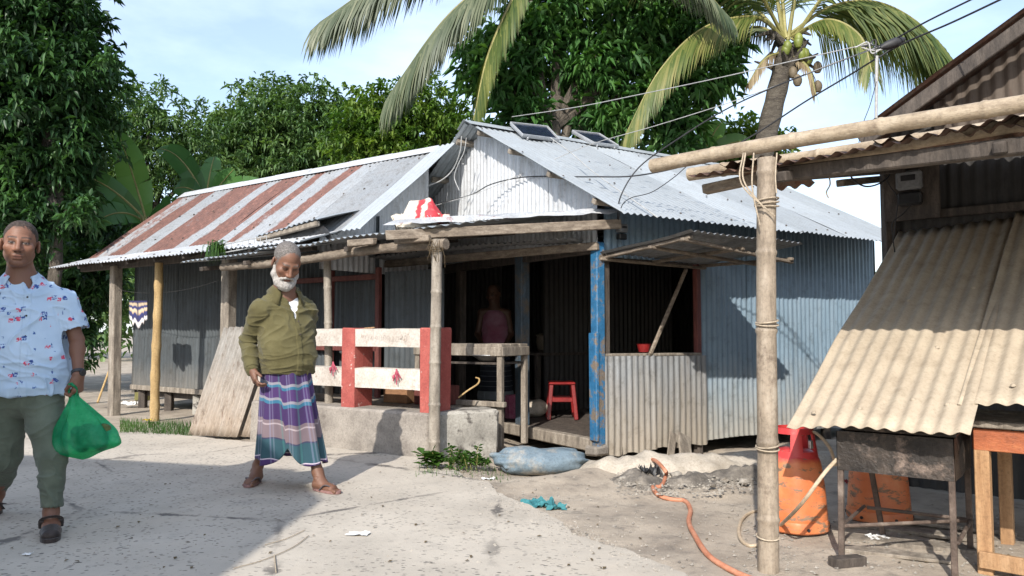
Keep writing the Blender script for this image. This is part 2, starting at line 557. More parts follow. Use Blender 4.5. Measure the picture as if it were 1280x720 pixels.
simple('bamboo_yellow', [(0.25, (0.27, 0.17, 0.065)), (0.5, (0.43, 0.29, 0.125)), (0.78, (0.52, 0.38, 0.19))], 2.4, 0.6, 0.4, 20, stretch=(8, 8, 1.6))
simple('blue_paint', [(0.3, (0.014, 0.085, 0.18)), (0.55, (0.022, 0.14, 0.29)), (0.8, (0.05, 0.20, 0.35))], 7, 0.55, 0.45, 40, spots=(7, 0.49, 0.57, (0.16, 0.13, 0.10)))
simple('blue_wood', [(0.3, (0.035, 0.045, 0.055)), (0.55, (0.05, 0.075, 0.10)), (0.8, (0.09, 0.13, 0.17))], 4, 0.8, 0.4, 20, stretch=(6, 6, 1.5), spots=(5, 0.5, 0.65, (0.10, 0.08, 0.06)))
simple('red_concrete', [(0.3, (0.28, 0.055, 0.045)), (0.55, (0.37, 0.085, 0.068)), (0.8, (0.44, 0.14, 0.11))], 5, 0.75, 0.35, 40, spots=(13, 0.62, 0.70, (0.62, 0.50, 0.44)))
simple('white_concrete', [(0.3, (0.40, 0.34, 0.285)), (0.55, (0.55, 0.50, 0.44)), (0.8, (0.64, 0.60, 0.545))], 6, 0.8, 0.35, 40, spots=(11, 0.60, 0.70, (0.34, 0.26, 0.20)))
simple('raw_concrete', [(0.3, (0.16, 0.14, 0.12)), (0.55, (0.275, 0.245, 0.21)), (0.8, (0.36, 0.325, 0.28))], 4, 0.9, 0.5, 30, spots=(7, 0.58, 0.72, (0.13, 0.11, 0.095)))
simple('old_block', [(0.3, (0.16, 0.15, 0.13)), (0.55, (0.34, 0.32, 0.28)), (0.8, (0.46, 0.44, 0.39))], 4, 0.9, 0.5, 30, spots=(6, 0.52, 0.62, (0.06, 0.05, 0.045)))
simple('soot', [(0.3, (0.012, 0.010, 0.009)), (0.55, (0.035, 0.028, 0.023)), (0.8, (0.10, 0.075, 0.058))], 7, 0.55, 0.6, 40, metal=0.25, spots=(9, 0.54, 0.70, (0.20, 0.15, 0.12)))
simple('soot_leg', [(0.3, (0.05, 0.035, 0.027)), (0.55, (0.13, 0.095, 0.075)), (0.8, (0.28, 0.23, 0.19))], 9, 0.75, 0.5, 40, metal=0.2)
simple('black_plastic', [(0.3, (0.012, 0.012, 0.013)), (0.7, (0.03, 0.03, 0.032))], 20, 0.45, 0.1)
simple('grey_plastic', [(0.3, (0.16, 0.165, 0.17)), (0.7, (0.25, 0.255, 0.26))], 12, 0.5, 0.1)
simple('white_plastic', [(0.3, (0.62, 0.62, 0.60)), (0.7, (0.76, 0.76, 0.74))], 12, 0.5, 0.1)
simple('red_plastic', [(0.3, (0.16, 0.009, 0.009)), (0.7, (0.26, 0.018, 0.017))], 12, 0.4, 0.1)
simple('steel', [(0.3, (0.42, 0.42, 0.42)), (0.7, (0.6, 0.6, 0.6))], 12, 0.3, 0.1, metal=0.9)
simple('aluminium', [(0.3, (0.36, 0.37, 0.38)), (0.7, (0.46, 0.47, 0.48))], 12, 0.4, 0.05, metal=0.3)
simple('wire_black', [(0.3, (0.018, 0.018, 0.02)), (0.7, (0.035, 0.035, 0.037))], 12, 0.6, 0)
simple('wire_grey', [(0.3, (0.30, 0.30, 0.29)), (0.7, (0.42, 0.42, 0.41))], 12, 0.6, 0)
simple('rope', [(0.3, (0.30, 0.24, 0.17)), (0.7, (0.48, 0.40, 0.30))], 40, 0.9, 0.4, 120)
simple('hose_orange', [(0.3, (0.46, 0.165, 0.085)), (0.55, (0.58, 0.245, 0.14)), (0.8, (0.60, 0.34, 0.23))], 9, 0.6, 0.2, 50)
simple('hose_cream', [(0.3, (0.42, 0.31, 0.20)), (0.7, (0.60, 0.49, 0.35))], 9, 0.6, 0.2, 50)
simple('sack_blue', [(0.3, (0.10, 0.145, 0.18)), (0.55, (0.16, 0.215, 0.255)), (0.8, (0.30, 0.31, 0.30))], 4, 0.75, 0.35, 160, spots=(3.2, 0.50, 0.66, (0.37, 0.33, 0.27)))
simple('sack_white', [(0.3, (0.33, 0.285, 0.225)), (0.55, (0.45, 0.40, 0.33)), (0.8, (0.53, 0.48, 0.41))], 4, 0.85, 0.3, 150, spots=(5, 0.56, 0.72, (0.30, 0.255, 0.20)))
simple('cloth_teal', [(0.3, (0.015, 0.115, 0.135)), (0.7, (0.06, 0.25, 0.27))], 9, 0.85, 0.3, 150)
simple('paper', [(0.3, (0.66, 0.66, 0.64)), (0.7, (0.80, 0.80, 0.78))], 20, 0.8, 0.1)
simple('stone', [(0.3, (0.19, 0.17, 0.145)), (0.55, (0.33, 0.30, 0.255)), (0.8, (0.44, 0.41, 0.355))], 7, 0.9, 0.5, 30)
simple('cardboard', [(0.3, (0.22, 0.11, 0.055)), (0.7, (0.33, 0.18, 0.09))], 9, 0.85, 0.2)
simple('rubber_sole', [(0.3, (0.17, 0.085, 0.075)), (0.7, (0.27, 0.15, 0.135))], 20, 0.75, 0.2)
simple('strap_grey', [(0.3, (0.075, 0.065, 0.07)), (0.7, (0.14, 0.12, 0.125))], 20, 0.6, 0.1)
simple('bark', [(0.3, (0.05, 0.042, 0.032)), (0.55, (0.12, 0.10, 0.078)), (0.8, (0.22, 0.19, 0.15))], 3, 0.9, 0.7, 14, stretch=(5, 5, 1.5), bdist=0.04)
simple('palm_bark', [(0.3, (0.045, 0.037, 0.03)), (0.55, (0.105, 0.09, 0.07)), (0.8, (0.18, 0.16, 0.13))], 3, 0.9, 0.7, 10, stretch=(2, 2, 7), bdist=0.04)
simple('coconut', [(0.3, (0.10, 0.14, 0.02)), (0.7, (0.22, 0.24, 0.05))], 9, 0.5, 0.1)
simple('coconut_old', [(0.3, (0.09, 0.07, 0.04)), (0.7, (0.18, 0.14, 0.09))], 9, 0.7, 0.2)

def leafmat(name, stops, trans=0.45, rough=0.45, scale=1.2, spec=0.4):
    t = NT(name)
    p = t.pos()
    a = t.n("ShaderNodeAttribute"); a.attribute_name = "tint"
    mixn = t.math('ADD', t.math('MULTIPLY', t.noise(p, scale, 4, 0.6), 0.55), t.math('MULTIPLY', a.outputs['Fac'], 0.45))
    c = t.ramp(mixn, stops)
    t.color(c); t.rough(rough)
    t.b.inputs['Specular IOR Level'].default_value = spec
    tr = t.n("ShaderNodeBsdfTranslucent")
    tc = t.mix(c, (0.9, 1.0, 0.35), 1.0, 'MULTIPLY')
    t.l(tc, tr.inputs[0])
    ms = t.n("ShaderNodeMixShader"); ms.inputs[0].default_value = trans
    t.l(t.b.outputs[0], ms.inputs[1]); t.l(tr.outputs[0], ms.inputs[2])
    t.l(ms.outputs[0], t.out.inputs[0])
    M[name] = t.m
leafmat('leaf_dark', [(0.25, (0.018, 0.045, 0.018)), (0.5, (0.035, 0.091, 0.028)), (0.8, (0.074, 0.166, 0.042))], 0.28)
leafmat('leaf_mango', [(0.25, (0.031, 0.086, 0.026)), (0.5, (0.061, 0.157, 0.038)), (0.8, (0.134, 0.259, 0.061))], 0.32)
leafmat('leaf_mid', [(0.25, (0.046, 0.100, 0.038)), (0.5, (0.100, 0.183, 0.058)), (0.8, (0.187, 0.281, 0.094))], 0.35)
leafmat('leaf_light', [(0.25, (0.042, 0.106, 0.019)), (0.5, (0.106, 0.197, 0.031)), (0.8, (0.211, 0.289, 0.056))], 0.42)
leafmat('leaf_palm', [(0.25, (0.037, 0.073, 0.018)), (0.5, (0.094, 0.131, 0.031)), (0.8, (0.213, 0.225, 0.069))], 0.38)
leafmat('leaf_palm_yellow', [(0.25, (0.07, 0.115, 0.024)), (0.5, (0.15, 0.18, 0.045)), (0.8, (0.29, 0.265, 0.09))], 0.40)
leafmat('leaf_palm_grey', [(0.25, (0.044, 0.069, 0.031)), (0.5, (0.094, 0.119, 0.062)), (0.8, (0.200, 0.213, 0.125))], 0.30)
leafmat('leaf_banana', [(0.25, (0.035, 0.096, 0.029)), (0.5, (0.067, 0.168, 0.042)), (0.8, (0.144, 0.264, 0.072))], 0.35, 0.4)
leafmat('leaf_weed', [(0.25, (0.048, 0.112, 0.019)), (0.5, (0.112, 0.208, 0.035)), (0.8, (0.240, 0.304, 0.072))], 0.35)
leafmat('leaf_dry', [(0.25, (0.112, 0.081, 0.044)), (0.5, (0.213, 0.163, 0.094)), (0.8, (0.350, 0.288, 0.188))], 0.2, 0.8)
# ---------------------------------------------------------------- corrugated sheet
PITCH_C = 0.0762
def corr(name, o, a, d, w, lo, hi, mat, parent=None, n=None, nl=4, amp=0.0095, pitch=PITCH_C, spw=6, dent=0.006, rag=0.0, lift=0.0, vcol=None, thick=0.0, seed=0, kinds=None, phase=0.0):
    """sheet from o: across a (width w), along d from lo(s) to hi(s); lo/hi numbers or functions of s"""
    o = np.array(o, float); a = np.array(Vector(a).normalized()); d = np.array(Vector(d).normalized())
    nn = np.cross(a, d); nn /= np.linalg.norm(nn)
    if n is not None and np.dot(nn, np.array(n)) < 0: nn = -nn
    ns = max(2, int(round(w / pitch * spw)))
    s = np.linspace(0, w, ns + 1)
    flo = np.array([lo(x) if callable(lo) else lo for x in s], float)
    fhi = np.array([hi(x) if callable(hi) else hi for x in s], float)
    if rag:
        fhi = fhi + rag * vfbm(np.stack([s * 9, s * 0 + seed * 3.7, s * 0], 1), 3, seed)
    t = np.linspace(0, 1, nl + 1)
    S, T = np.meshgrid(s, t)
    L = flo[None, :] * (1 - T) + fhi[None, :] * T
    off = amp * np.cos(2 * np.pi * (S + phase) / pitch) + lift
    if dent:
        q = np.stack([S.ravel() * 1.3 + seed * 7.3, L.ravel() * 1.1, np.full(S.size, seed * 1.9)], 1)
        off = off + (1.5 * dent * vfbm(q, 3, 5)).reshape(S.shape)
    P = o + S[..., None] * a + L[..., None] * d + off[..., None] * nn
    v = P.reshape(-1, 3)
    c = ns + 1
    i = np.arange(nl)[:, None] * c + np.arange(ns)[None, :]
    f = np.stack([i, i + 1, i + 1 + c, i + c], -1).reshape(-1, 4)
    if np.dot(np.cross(a, d), nn) < 0: f = f[:, ::-1]
    vc = None
    if vcol is not None:
        r = vcol(v)
        vc = np.stack([r, r, r], 1)
    if thick:
        nv = len(v)
        v2 = v - nn * thick
        f2 = f[:, ::-1] + nv
        edge = []
        def strip(idx):
            for p_, q_ in zip(idx[:-1], idx[1:]): edge.append((p_, q_, q_ + nv, p_ + nv))
        strip(list(range(c))[::-1]); strip(list(range(nl * c, nl * c + c)))
        strip([k * c for k in range(nl + 1)]); strip([k * c + ns for k in range(nl + 1)][::-1])
        v = np.concatenate([v, v2]); f = np.concatenate([f, f2, np.array(edge)])
        if vc is not None: vc = np.concatenate([vc, vc])
    ob = mesh_obj(name, v, f, mat, parent, smooth=True, vcol=vc)
    if kinds: ob['kind'] = kinds
    return ob

def corr_run(name, o, a, d, W, lo, hi, mat, parent, sheet=0.80, n=None, **kw):
    """a row of lapped sheets, each its own object"""
    s0 = 0.0; i = 0; out = []
    while s0 < W - 0.02:
        w = min(sheet + 0.05, W - s0)
        oo = Vector(o) + Vector(a).normalized() * s0
        m = mat(i) if callable(mat) else mat
        jl = random.uniform(-0.012, 0.012)
        f_lo = (lambda x, s0=s0: lo(x + s0)) if callable(lo) else lo
        f_hi = (lambda x, s0=s0, jl=jl: hi(x + s0) + jl) if callable(hi) else hi + jl
        out.append(corr(name, oo, a, d, w, f_lo, f_hi, m, parent, n=n, lift=0.004 * (i % 2) + random.uniform(0, 0.002), seed=i + int(abs(oo.x * 31)), phase=s0, **kw))
        s0 += sheet; i += 1
    return out

Z = Vector((0, 0, 1))
def H(x, y): return Vector((x, y, 0)).normalized()
UX = H(0.839, 0.545)          # long wall of the gable house, going right and away
GX = H(-0.545, 0.839)         # its gable wall, going left and away

# ---------------------------------------------------------------- ground
def gz(x, y):
    """height of the bare ground"""
    p = Vector((x, y, 0))
    z = 0.0
    # beside the road the yard dips a little towards the gable house
    dx = (x - 0.2) * 0.839 + (y - 5.6) * 0.545
    dy = -(x - 0.8) * -0.545 + (y - 7.1) * 0.839
    # distance in front of the blue wall
    dist = -((x - 0.80) * GX.x + (y - 7.1) * GX.y)
    if x > -0.6:
        k = min(1, max(0, (x + 0.3) / 0.8))
        z -= 0.13 * k * min(1, max(0, (0.75 - dist) / 0.5))
        z += 0.035 * k * math.exp(-((dist - 0.75) / 0.28) ** 2)
    z += 0.020 * fbm((x * 1.1, y * 1.1, 3.3)) + 0.010 * fbm((x * 4.5, y * 4.5, 1.3))
    return z - 0.012
def make_ground():
    xs = np.concatenate([np.linspace(-600, -12, 10)[:-1], np.linspace(-12, -1, 45)[:-1], np.linspace(-1, 5, 140)[:-1], np.linspace(5, 14, 30)[:-1], np.linspace(14, 600, 10)])
    ys = np.concatenate([np.linspace(-400, -6, 8)[:-1], np.linspace(-6, 2.5, 20)[:-1], np.linspace(2.5, 9, 160)[:-1], np.linspace(9, 20, 40)[:-1], np.linspace(20, 1200, 12)])
    v = np.array([(x, y, gz(x, y) if abs(x) < 13 and -5 < y < 19 else -0.02) for y in ys for x in xs])
    nx = len(xs)
    i = np.arange(len(ys) - 1)[:, None] * nx + np.arange(nx - 1)[None, :]
    f = np.stack([i, i + 1, i + 1 + nx, i + nx], -1).reshape(-1, 4)
    return tag(mesh_obj('ground', v, f, M['dirt'], smooth=True), kind='structure')
make_ground()

def make_road():
    # concrete slab of the lane: the outline follows the worn edges seen in the picture
    edge = [atZ(130, 541), atZ(180, 543), atZ(235, 547), atZ(300, 553), atZ(408, 561), atZ(470, 568), atZ(538, 577),
            atZ(560, 588), atZ(600, 604), atZ(650, 630), atZ(702, 660), atZ(760, 684), atZ(850, 722), Vector((1.05, 2.9, 0)), Vector((1.6, 1.8, 0)), Vector((2.4, -0.5, 0)), Vector((3.5, -4, 0)), Vector((3.5, -9, 0))]
    left = [Vector((-14, -9, 0)), Vector((-14, 13.9, 0)), Vector((-7.2, 11.3, 0))]
    fine = catmull(edge, 14)
    pts = []
    for p in fine:
        j = 0.05 * fbm((p.x * 3.1, p.y * 3.1, 0.7)) + 0.02 * fbm((p.x * 15, p.y * 15, 0.2))
        pts.append(Vector((p.x + j, p.y + j * 0.6, 0)))
    ring = pts + left
    bm = bmesh.new()
    vs = [bm.verts.new((p.x, p.y, 0.018)) for p in ring]
    f = bm.faces.new(vs)
    ext = bmesh.ops.extrude_face_region(bm, geom=[f])
    low = [g for g in ext['geom'] if isinstance(g, bmesh.types.BMVert)]
    for v in low: v.co.z = -0.10
    bmesh.ops.recalc_face_normals(bm, faces=bm.faces)
    bmesh.ops.triangulate(bm, faces=[q for q in bm.faces if len(q.verts) > 4])
    me = bpy.data.meshes.new('road'); bm.to_mesh(me); bm.free()
    me.materials.append(M['road'])
    o = bpy.data.objects.new('road', me); link(o)
    return tag(o, kind='structure')
make_road()

# ---------------------------------------------------------------- gable house
HC = Vector((0.80, 7.10, 0))            # near corner
EAVE_O, RAKE_O = 0.60, 0.24
HALF, LEN = 2.08, 4.42
SL = 1.405 / 2.684                       # slope of the roof
EZ = 2.11                                # height of the eave edge
RZ = EZ + SL * (HALF + EAVE_O)
def roof_z(s):                           # s along GX from the near wall
    return EZ + SL * (EAVE_O + (s if s <= HALF else 2 * HALF - s))
def make_gable_house():
    t = thing('tin_house', 'gabled corrugated tin house with a white gable and blue painted side wall', 'house', HC)
    # roof, near slope: sheets run from ridge to eave
    dn = (-GX * (HALF + EAVE_O) + Z * (EZ - RZ)); L1 = dn.length; dn.normalize()
    up_n = dn.cross(UX); up_n = up_n if up_n.z > 0 else -up_n
    top = HC + GX * HALF + Z * RZ - UX * RAKE_O
    W = LEN + RAKE_O + 0.05
    corr_run('roof_sheet', top, UX, dn, W, 0.03, L1, M['tin_roof'], t, n=up_n, nl=10, dent=0.010, rag=0.006)
    dn2 = (GX * (HALF + EAVE_O) + Z * (EZ - RZ)).normalized()
    n2 = dn2.cross(UX); n2 = n2 if n2.z > 0 else -n2
    corr_run('roof_sheet', top, UX, dn2, W, 0.03, L1, M['tin_roof'], t, n=n2, nl=6, dent=0.008)
    # ridge cap
    mb = MB()
    for k in range(8):
        a = top + UX * (W / 8 * k - 0.03); b = top + UX * (W / 8 * (k + 1) + 0.01)
        lift = 0.026 + 0.003 * (k % 2)
        for dd, nn in ((dn, up_n), (dn2, n2)):
            q = [a + Z * lift, b + Z * lift, b + dd * 0.17 + nn * 0.022, a + dd * 0.17 + nn * 0.022]
            mb.add(q, [(0, 1, 2, 3)])
    mb.build('ridge_cap', M['tin_roof'], t)
    # bolts in rows across the near slope
    mb = MB()
    for frac in (0.12, 0.4, 0.68, 0.95):
        s = 0.06
        while s < W - 0.05:
            c = top + UX * (s + random.uniform(-.03, .03)) + dn * (L1 * frac + random.uniform(-.03, .03)) + up_n * 0.012
            if random.random() < 0.6:
                mb.lathe(c, [(0.012, 0), (0.009, 0.006), (0.003, 0.01)], 6, up_n)
            s += random.choice((0.23, 0.305, 0.38))
    tag(mb.build('roof_fixing', M['wood_dark'], t), kind='stuff')
    # purlins under the overhang (their ends show beneath the far rake)
    for frac in (0.10, 0.34, 0.60, 0.86):
        for dd, nn in ((dn, up_n), (dn2, n2)):
            c = top + dd * (L1 * frac) - nn * 0.045
            mb = MB().beam(c + UX * 0.02, c + UX * (W - 0.05), 0.06, 0.05, nn)
            mb.build('purlin', M['wood_old'], t)
    # gable wall above the porch: upright sheets cut along the rake
    corr_run('gable_sheet', HC + GX * 0.0, GX, Z, 2 * HALF, 1.86, lambda s: roof_z(s) - 0.035, M['tin_white'], t, n=-UX, nl=3, dent=0.008)
    # blue long wall with a window opening
    bw = 1.33
    n_w = -GX
    corr_run('wall_sheet', HC + UX * bw, UX, Z, LEN - bw, lambda s: 0.0 + 0.01 * math.sin(s * 3), roof_z(0) - 0.03, M['tin_blue'], t, n=n_w, nl=6, dent=0.012, sheet=0.72)
    corr('wall_sheet', HC + UX * 0.07 + GX * 0.012, UX, Z, bw - 0.03, 1.80, roof_z(0) - 0.03, M['tin_blue'], t, n=n_w, nl=3)
    corr('wall_sheet', HC + UX * -0.02 - GX * 0.03, UX, Z, 0.72, lambda s: -0.035 + 0.012 * math.sin(s * 21), 0.875, M['tin_panel'], t, n=n_w, nl=8, dent=0.014, seed=3)
    corr('wall_sheet', HC + UX * 0.66 - GX * 0.035, UX, Z, 0.72, lambda s: -0.02 + 0.012 * math.sin(s * 17), 0.865, M['tin_panel'], t, n=n_w, nl=8, dent=0.014, seed=8)
    # far gable and far long wall, to close the room
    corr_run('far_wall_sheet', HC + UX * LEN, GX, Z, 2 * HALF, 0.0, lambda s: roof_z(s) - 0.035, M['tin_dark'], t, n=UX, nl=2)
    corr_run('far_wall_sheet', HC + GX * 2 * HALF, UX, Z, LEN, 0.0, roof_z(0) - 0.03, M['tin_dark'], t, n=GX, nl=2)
    # raised floor and sill
    mb = MB().box(HC + UX * LEN / 2 + GX * HALF + Z * 0.08, (LEN - 0.1, 2 * HALF - 0.1, 0.08), (UX, GX, Z))
    mb.build('floor', M['wood_dark'], t)
    MB().beam(HC + GX * 0.02 - UX * 0.03 + Z * 0.065, HC + GX * 2.2 - UX * 0.03 + Z * 0.075, 0.10, 0.115, bevel=0.01).build('sill', M['wood_old'], t)
    for s in (0.25, 1.3, 2.4, 3.4):
        c = HC + UX * s + GX * 0.03
        MB().beam(c + Z * -0.3, c + Z * 0.04, 0.09, 0.09).build('stilt', M['wood_dark'], t)
    # blue corner post
    mb = MB().box(HC - UX * 0.01 + Z * 0.98, (0.10, 0.10, 1.90), (UX, GX, Z), bevel=0.008, jit=0.004)
    mb.build('corner_post', M['blue_paint'], t)
    MB().box(HC - UX * 0.075 - GX * 0.02 + Z * 0.60, (0.035, 0.11, 0.98), (UX, GX, Z), bevel=0.006, jit=0.004).build('post_board', M['blue_paint'], t)
    MB().box(HC - UX * 0.02 + GX * 0.02 + Z * 0.02, (0.16, 0.16, 0.10), (UX, GX, Z), bevel=0.02, jit=0.01).build('post_footing', M['raw_concrete'], t)
    # dark wooden post and frames of the open shop front
    c = HC + GX * 1.27
    MB().box(c + Z * 1.02, (0.11, 0.13, 1.80), (UX, GX, Z), bevel=0.008, jit=0.004).build('shop_post', M['blue_wood'], t)
    for s in (2.6, 4.1):
        c = HC + GX * s
        MB().box(c + Z * 1.0, (0.09, 0.11, 1.85), (UX, GX, Z), bevel=0.008, jit=0.004).build('shop_post', M['wood_dark'], t)
    MB().beam(HC + GX * 0.06 + Z * 1.885, HC + GX * 4.1 + Z * 1.885, 0.08, 0.10).build('lintel', M['wood_dark'], t)
    # window frame in the blue wall
    for s, m in ((bw - 0.02, 'wood_red_dark'), (0.10, 'wood_dark')):
        MB().beam(HC + UX * s + Z * 0.80 + GX * 0.02, HC + UX * s + Z * 1.83 + GX * 0.02, 0.06, 0.06, GX).build('window_post', M[m], t)
    MB().beam(HC + UX * 0.06 + Z * 0.885 + GX * 0.03, HC + UX * bw + Z * 0.875 + GX * 0.03, 0.10, 0.03).build('window_ledge', M['wood_old'], t)
    MB().beam(HC + UX * 0.06 + Z * 1.82 + GX * 0.05, HC + UX * bw + Z * 1.82 + GX * 0.05, 0.05, 0.07).build('window_head', M['wood_dark'], t)
    # interior partition and cross tin that catches a little light
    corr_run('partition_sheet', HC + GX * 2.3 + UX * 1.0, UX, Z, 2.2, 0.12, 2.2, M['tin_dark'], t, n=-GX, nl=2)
    # propped window flap
    fl = bpy.data.objects.new('window_flap', None); link(fl, t)
    h0 = HC + UX * -0.02 + Z * 1.80 - GX * 0.02
    h1 = HC + UX * 1.36 + Z * 1.78 - GX * 0.02
    out0 = onplane(868, 294, Vector((0.84 + 0.61, 6.06, 0)) + HC * 0, -UX) if False else HC + UX * -0.02 - GX * 1.12 + Z * 1.885
    out1 = HC + UX * 1.40 - GX * 1.10 + Z * 1.765
    ax = (h1 - h0).normalized(); dv = (out0 - h0).normalized()
    corr('flap_sheet', h0 + Z * 0.025, ax, dv, (h1 - h0).length + 0.03, 0.0, 1.17, M['tin_panel'], fl, n=Z, nl=5, dent=0.03, rag=0.012, seed=5)
    fd = bpy.data.objects.new
    for s in (0.05, 0.5, 0.97):
        a = h0.lerp(h1, s); b = out0.lerp(out1, s)
        MB().beam(a - Z * 0.01, b - Z * 0.01, 0.045, 0.03).build('flap_rail', M['wood_beam'], fl)
    for s in (0.03, 0.62, 0.965):
        a = h0.lerp(out0, s); b = h1.lerp(out1, s)
        MB().beam(a - Z * 0.032, b - Z * 0.032, 0.04, 0.028).build('flap_rail', M['wood_beam'], fl)
    # stick that holds the flap up
    pb = HC + UX * 0.62 - GX * 0.02 + Z * 0.885
    pt = onplane(858, 332, h0.lerp(h1, 0.5).lerp(out0.lerp(out1, 0.5), 0.5), (h1 - h0).cross(out0 - h0).normalized())
    MB().beam(pb, pt - Z * 0.03, 0.035, 0.03, -GX).build('prop_stick', M['wood_beam'], fl)
    return t
house = make_gable_house()

# ---------------------------------------------------------------- house with the rusty roof
E_A, E_B = atZ(60, 334, 2.0), atZ(258, 313, 2.0)
EX = (E_A - E_B).normalized()            # along the eave, going left and away
NX = Vector((-EX.y, EX.x, 0)); NX = NX if NX.y > 0 else -NX
Q0 = -1.61; Q1 = (E_A - E_B).length
def make_rusty_house():
    o = Vector((E_B.x, E_B.y, 0))
    t = thing('rusty_roof_house', 'low tin house with rust striped roof and deep veranda', 'house', (o.x, o.y, 0))
    run_b, z_b, run_r, z_r = 0.55, 2.17, 2.02, 3.32
    W = Q1 - Q0
    p_e = o + EX * Q0 + Z * 2.0
    p_b = o + EX * Q0 + NX * run_b + Z * z_b
    p_r = o + EX * Q0 + NX * run_r + Z * z_r
    # rust stripes: read where they meet the lower edge of the steep slope
    sl = (p_b - p_r).normalized(); nsl = sl.cross(EX); nsl = nsl if nsl.z > 0 else -nsl
    bands = []
    for x0, x1, y in ((60, 120, 324), (147, 168, 313), (186, 227, 309), (243, 273, 304), (285, 301, 300), (327, 348, 295)):
        qa = (onplane(x0, y, p_b, nsl) - o).dot(EX); qb = (onplane(x1, y - 2, p_b, nsl) - o).dot(EX)
        bands.append((min(qa, qb), max(qa, qb)))
    def rust(v):
        q = (v - np.array(o)) @ np.array(EX)
        up = ((v - np.array(p_b)) @ np.array(-sl))
        w = 0.06 * vfbm(np.stack([q * 1.6, up * 1.7, q * 0], 1), 4, 4)
        r = np.zeros(len(v))
        for a, b in bands:
            r = np.maximum(r, np.clip((q + w - a) / 0.05, 0, 1) * np.clip((b - q - w) / 0.05, 0, 1))
        r = np.where(q > 3.1, np.maximum(r, 0.45 + 0.3 * vfbm(np.stack([q * 5, up, q * 0], 1), 3, 9)), r)
        fade = 0.98 + 0.35 * vfbm(np.stack([q * 2.3, up * 1.3, q * 0 + 7], 1), 3, 11)
        return np.clip(r * fade + 0.10 * vfbm(np.stack([q * 6, up * 2, q * 0 + 3], 1), 2, 15), 0, 1)
    Ls = (p_b - p_r).length
    def rs(i): return M['tin_roof_rust']
    corr_run('roof_sheet', p_r, EX, sl, W, 0.02, Ls + 0.10, rs, t, n=nsl, nl=14, spw=8, vcol=rust, dent=0.012, rag=0.012)
    ve = (p_e - p_b).normalized(); nve = ve.cross(EX); nve = nve if nve.z > 0 else -nve
    corr_run('veranda_sheet', p_b - Z * 0.012, EX, ve, W, -0.03, (p_e - p_b).length, M['tin_white'], t, n=nve, nl=4, dent=0.010, rag=0.012)
    bk = (NX * 1.6 - Z * 0.9).normalized(); nb = bk.cross(EX); nb = nb if nb.z > 0 else -nb
    corr_run('roof_sheet', p_r, EX, bk, W, 0.02, 1.9, M['tin_roof'], t, n=nb, nl=3)
    mb = MB()
    for k in range(7):
        a = p_r + EX * (W / 7 * k - 0.02); b = p_r + EX * (W / 7 * (k + 1) + 0.01)
        lf = Z * (0.03 + 0.004 * (k % 2))
        for dd, nn in ((sl, nsl), (bk, nb)):
            mb.add([a + lf, b + lf, b + dd * 0.15 + nn * 0.02, a + dd * 0.15 + nn * 0.02], [(0, 1, 2, 3)])
    mb.build('ridge_cap', M['tin_white'], t)
    mb = MB()
    for frac in (0.15, 0.5, 0.85):
        s = 0.1
        while s < W - 0.05:
            c = p_r + EX * s + sl * (Ls * frac + random.uniform(-.05, .05)) + nsl * 0.012
            mb.lathe(c, [(0.016, 0), (0.012, 0.008), (0.004, 0.013)], 6, nsl); s += random.choice((.3, .38, .46))
    s = 0.08
    while s < W - 0.05:
        c = p_b + EX * s + ve * random.uniform(0.42, 0.5) + nve * 0.0
        mb.lathe(c, [(0.016, 0), (0.012, 0.008), (0.004, 0.013)], 6, nve); s += random.choice((.15, .23, .3))
    tag(mb.build('roof_fixing', M['wood_dark'], t), kind='stuff')
    # right hand gable end, upright sheets under the rake
    def rz(s):
        return (2.0 + (z_b - 2.0) * s / run_b) if s < run_b else (z_b + (z_r - z_b) * (s - run_b) / (run_r - run_b))
    corr_run('gable_sheet', o + EX * (Q0 + 0.16) + NX * 0.35, NX, Z, run_r - 0.35, 1.75, lambda s: rz(s + 0.35) - 0.03, M['tin_white'], t, n=-EX, nl=2)
    corr_run('gable_sheet', o + EX * (Q1 - 0.16) + NX * 1.15, NX, Z, run_r - 1.15 + 1.4, 0.2, lambda s: min(rz(min(s + 1.15, run_r)), 2.6) - 0.03, M['tin_grey'], t, n=EX, nl=2)
    # verge sheet folded over the right rake
    corr('verge_sheet', p_r + EX * -0.01 + nsl * 0.02, -EX, sl, 0.30, 0.0, Ls + 0.05, M['tin_roof'], t, n=nsl, nl=8, dent=0.02, seed=4)
    # set back front wall, on short stilts: two courses of sheets
    wo = o + NX * 1.15
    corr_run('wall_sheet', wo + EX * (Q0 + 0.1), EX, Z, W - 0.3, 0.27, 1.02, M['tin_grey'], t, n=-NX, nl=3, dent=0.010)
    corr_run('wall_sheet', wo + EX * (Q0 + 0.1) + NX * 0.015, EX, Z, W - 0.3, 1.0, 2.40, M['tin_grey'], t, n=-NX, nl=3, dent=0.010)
    for z, m in ((0.29, 'wood_old'), (0.20, 'wood_dark')):
        MB().beam(wo + EX * Q0 + Z * z - NX * (0.03 if z > 0.25 else -0.1), wo + EX * (Q1 - 0.2) + Z * z - NX * (0.03 if z > 0.25 else -0.1), 0.05, 0.07).build('floor_beam', M[m], t)
    for q in (-1.2, -0.3, 0.55, 1.2, 2.0, 2.7, 3.4):
        c = wo + EX * q + NX * 0.05
        MB().beam(c - Z * 0.2, c + Z * 0.24, 0.10, 0.10).build('stilt', M['old_block' if random.random() < .5 else 'wood_dark'], t)
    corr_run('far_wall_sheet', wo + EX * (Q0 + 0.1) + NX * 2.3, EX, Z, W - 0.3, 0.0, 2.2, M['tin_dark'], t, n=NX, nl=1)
    # veranda floor of packed earth
    # eave beam and posts
    eb = o + NX * 0.42 + Z * 2.0
    MB().beam(eb + EX * (Q0 + 0.3), eb + EX * (Q1 - 0.1), 0.07, 0.09).build('eave_beam', M['wood_dark'], t)
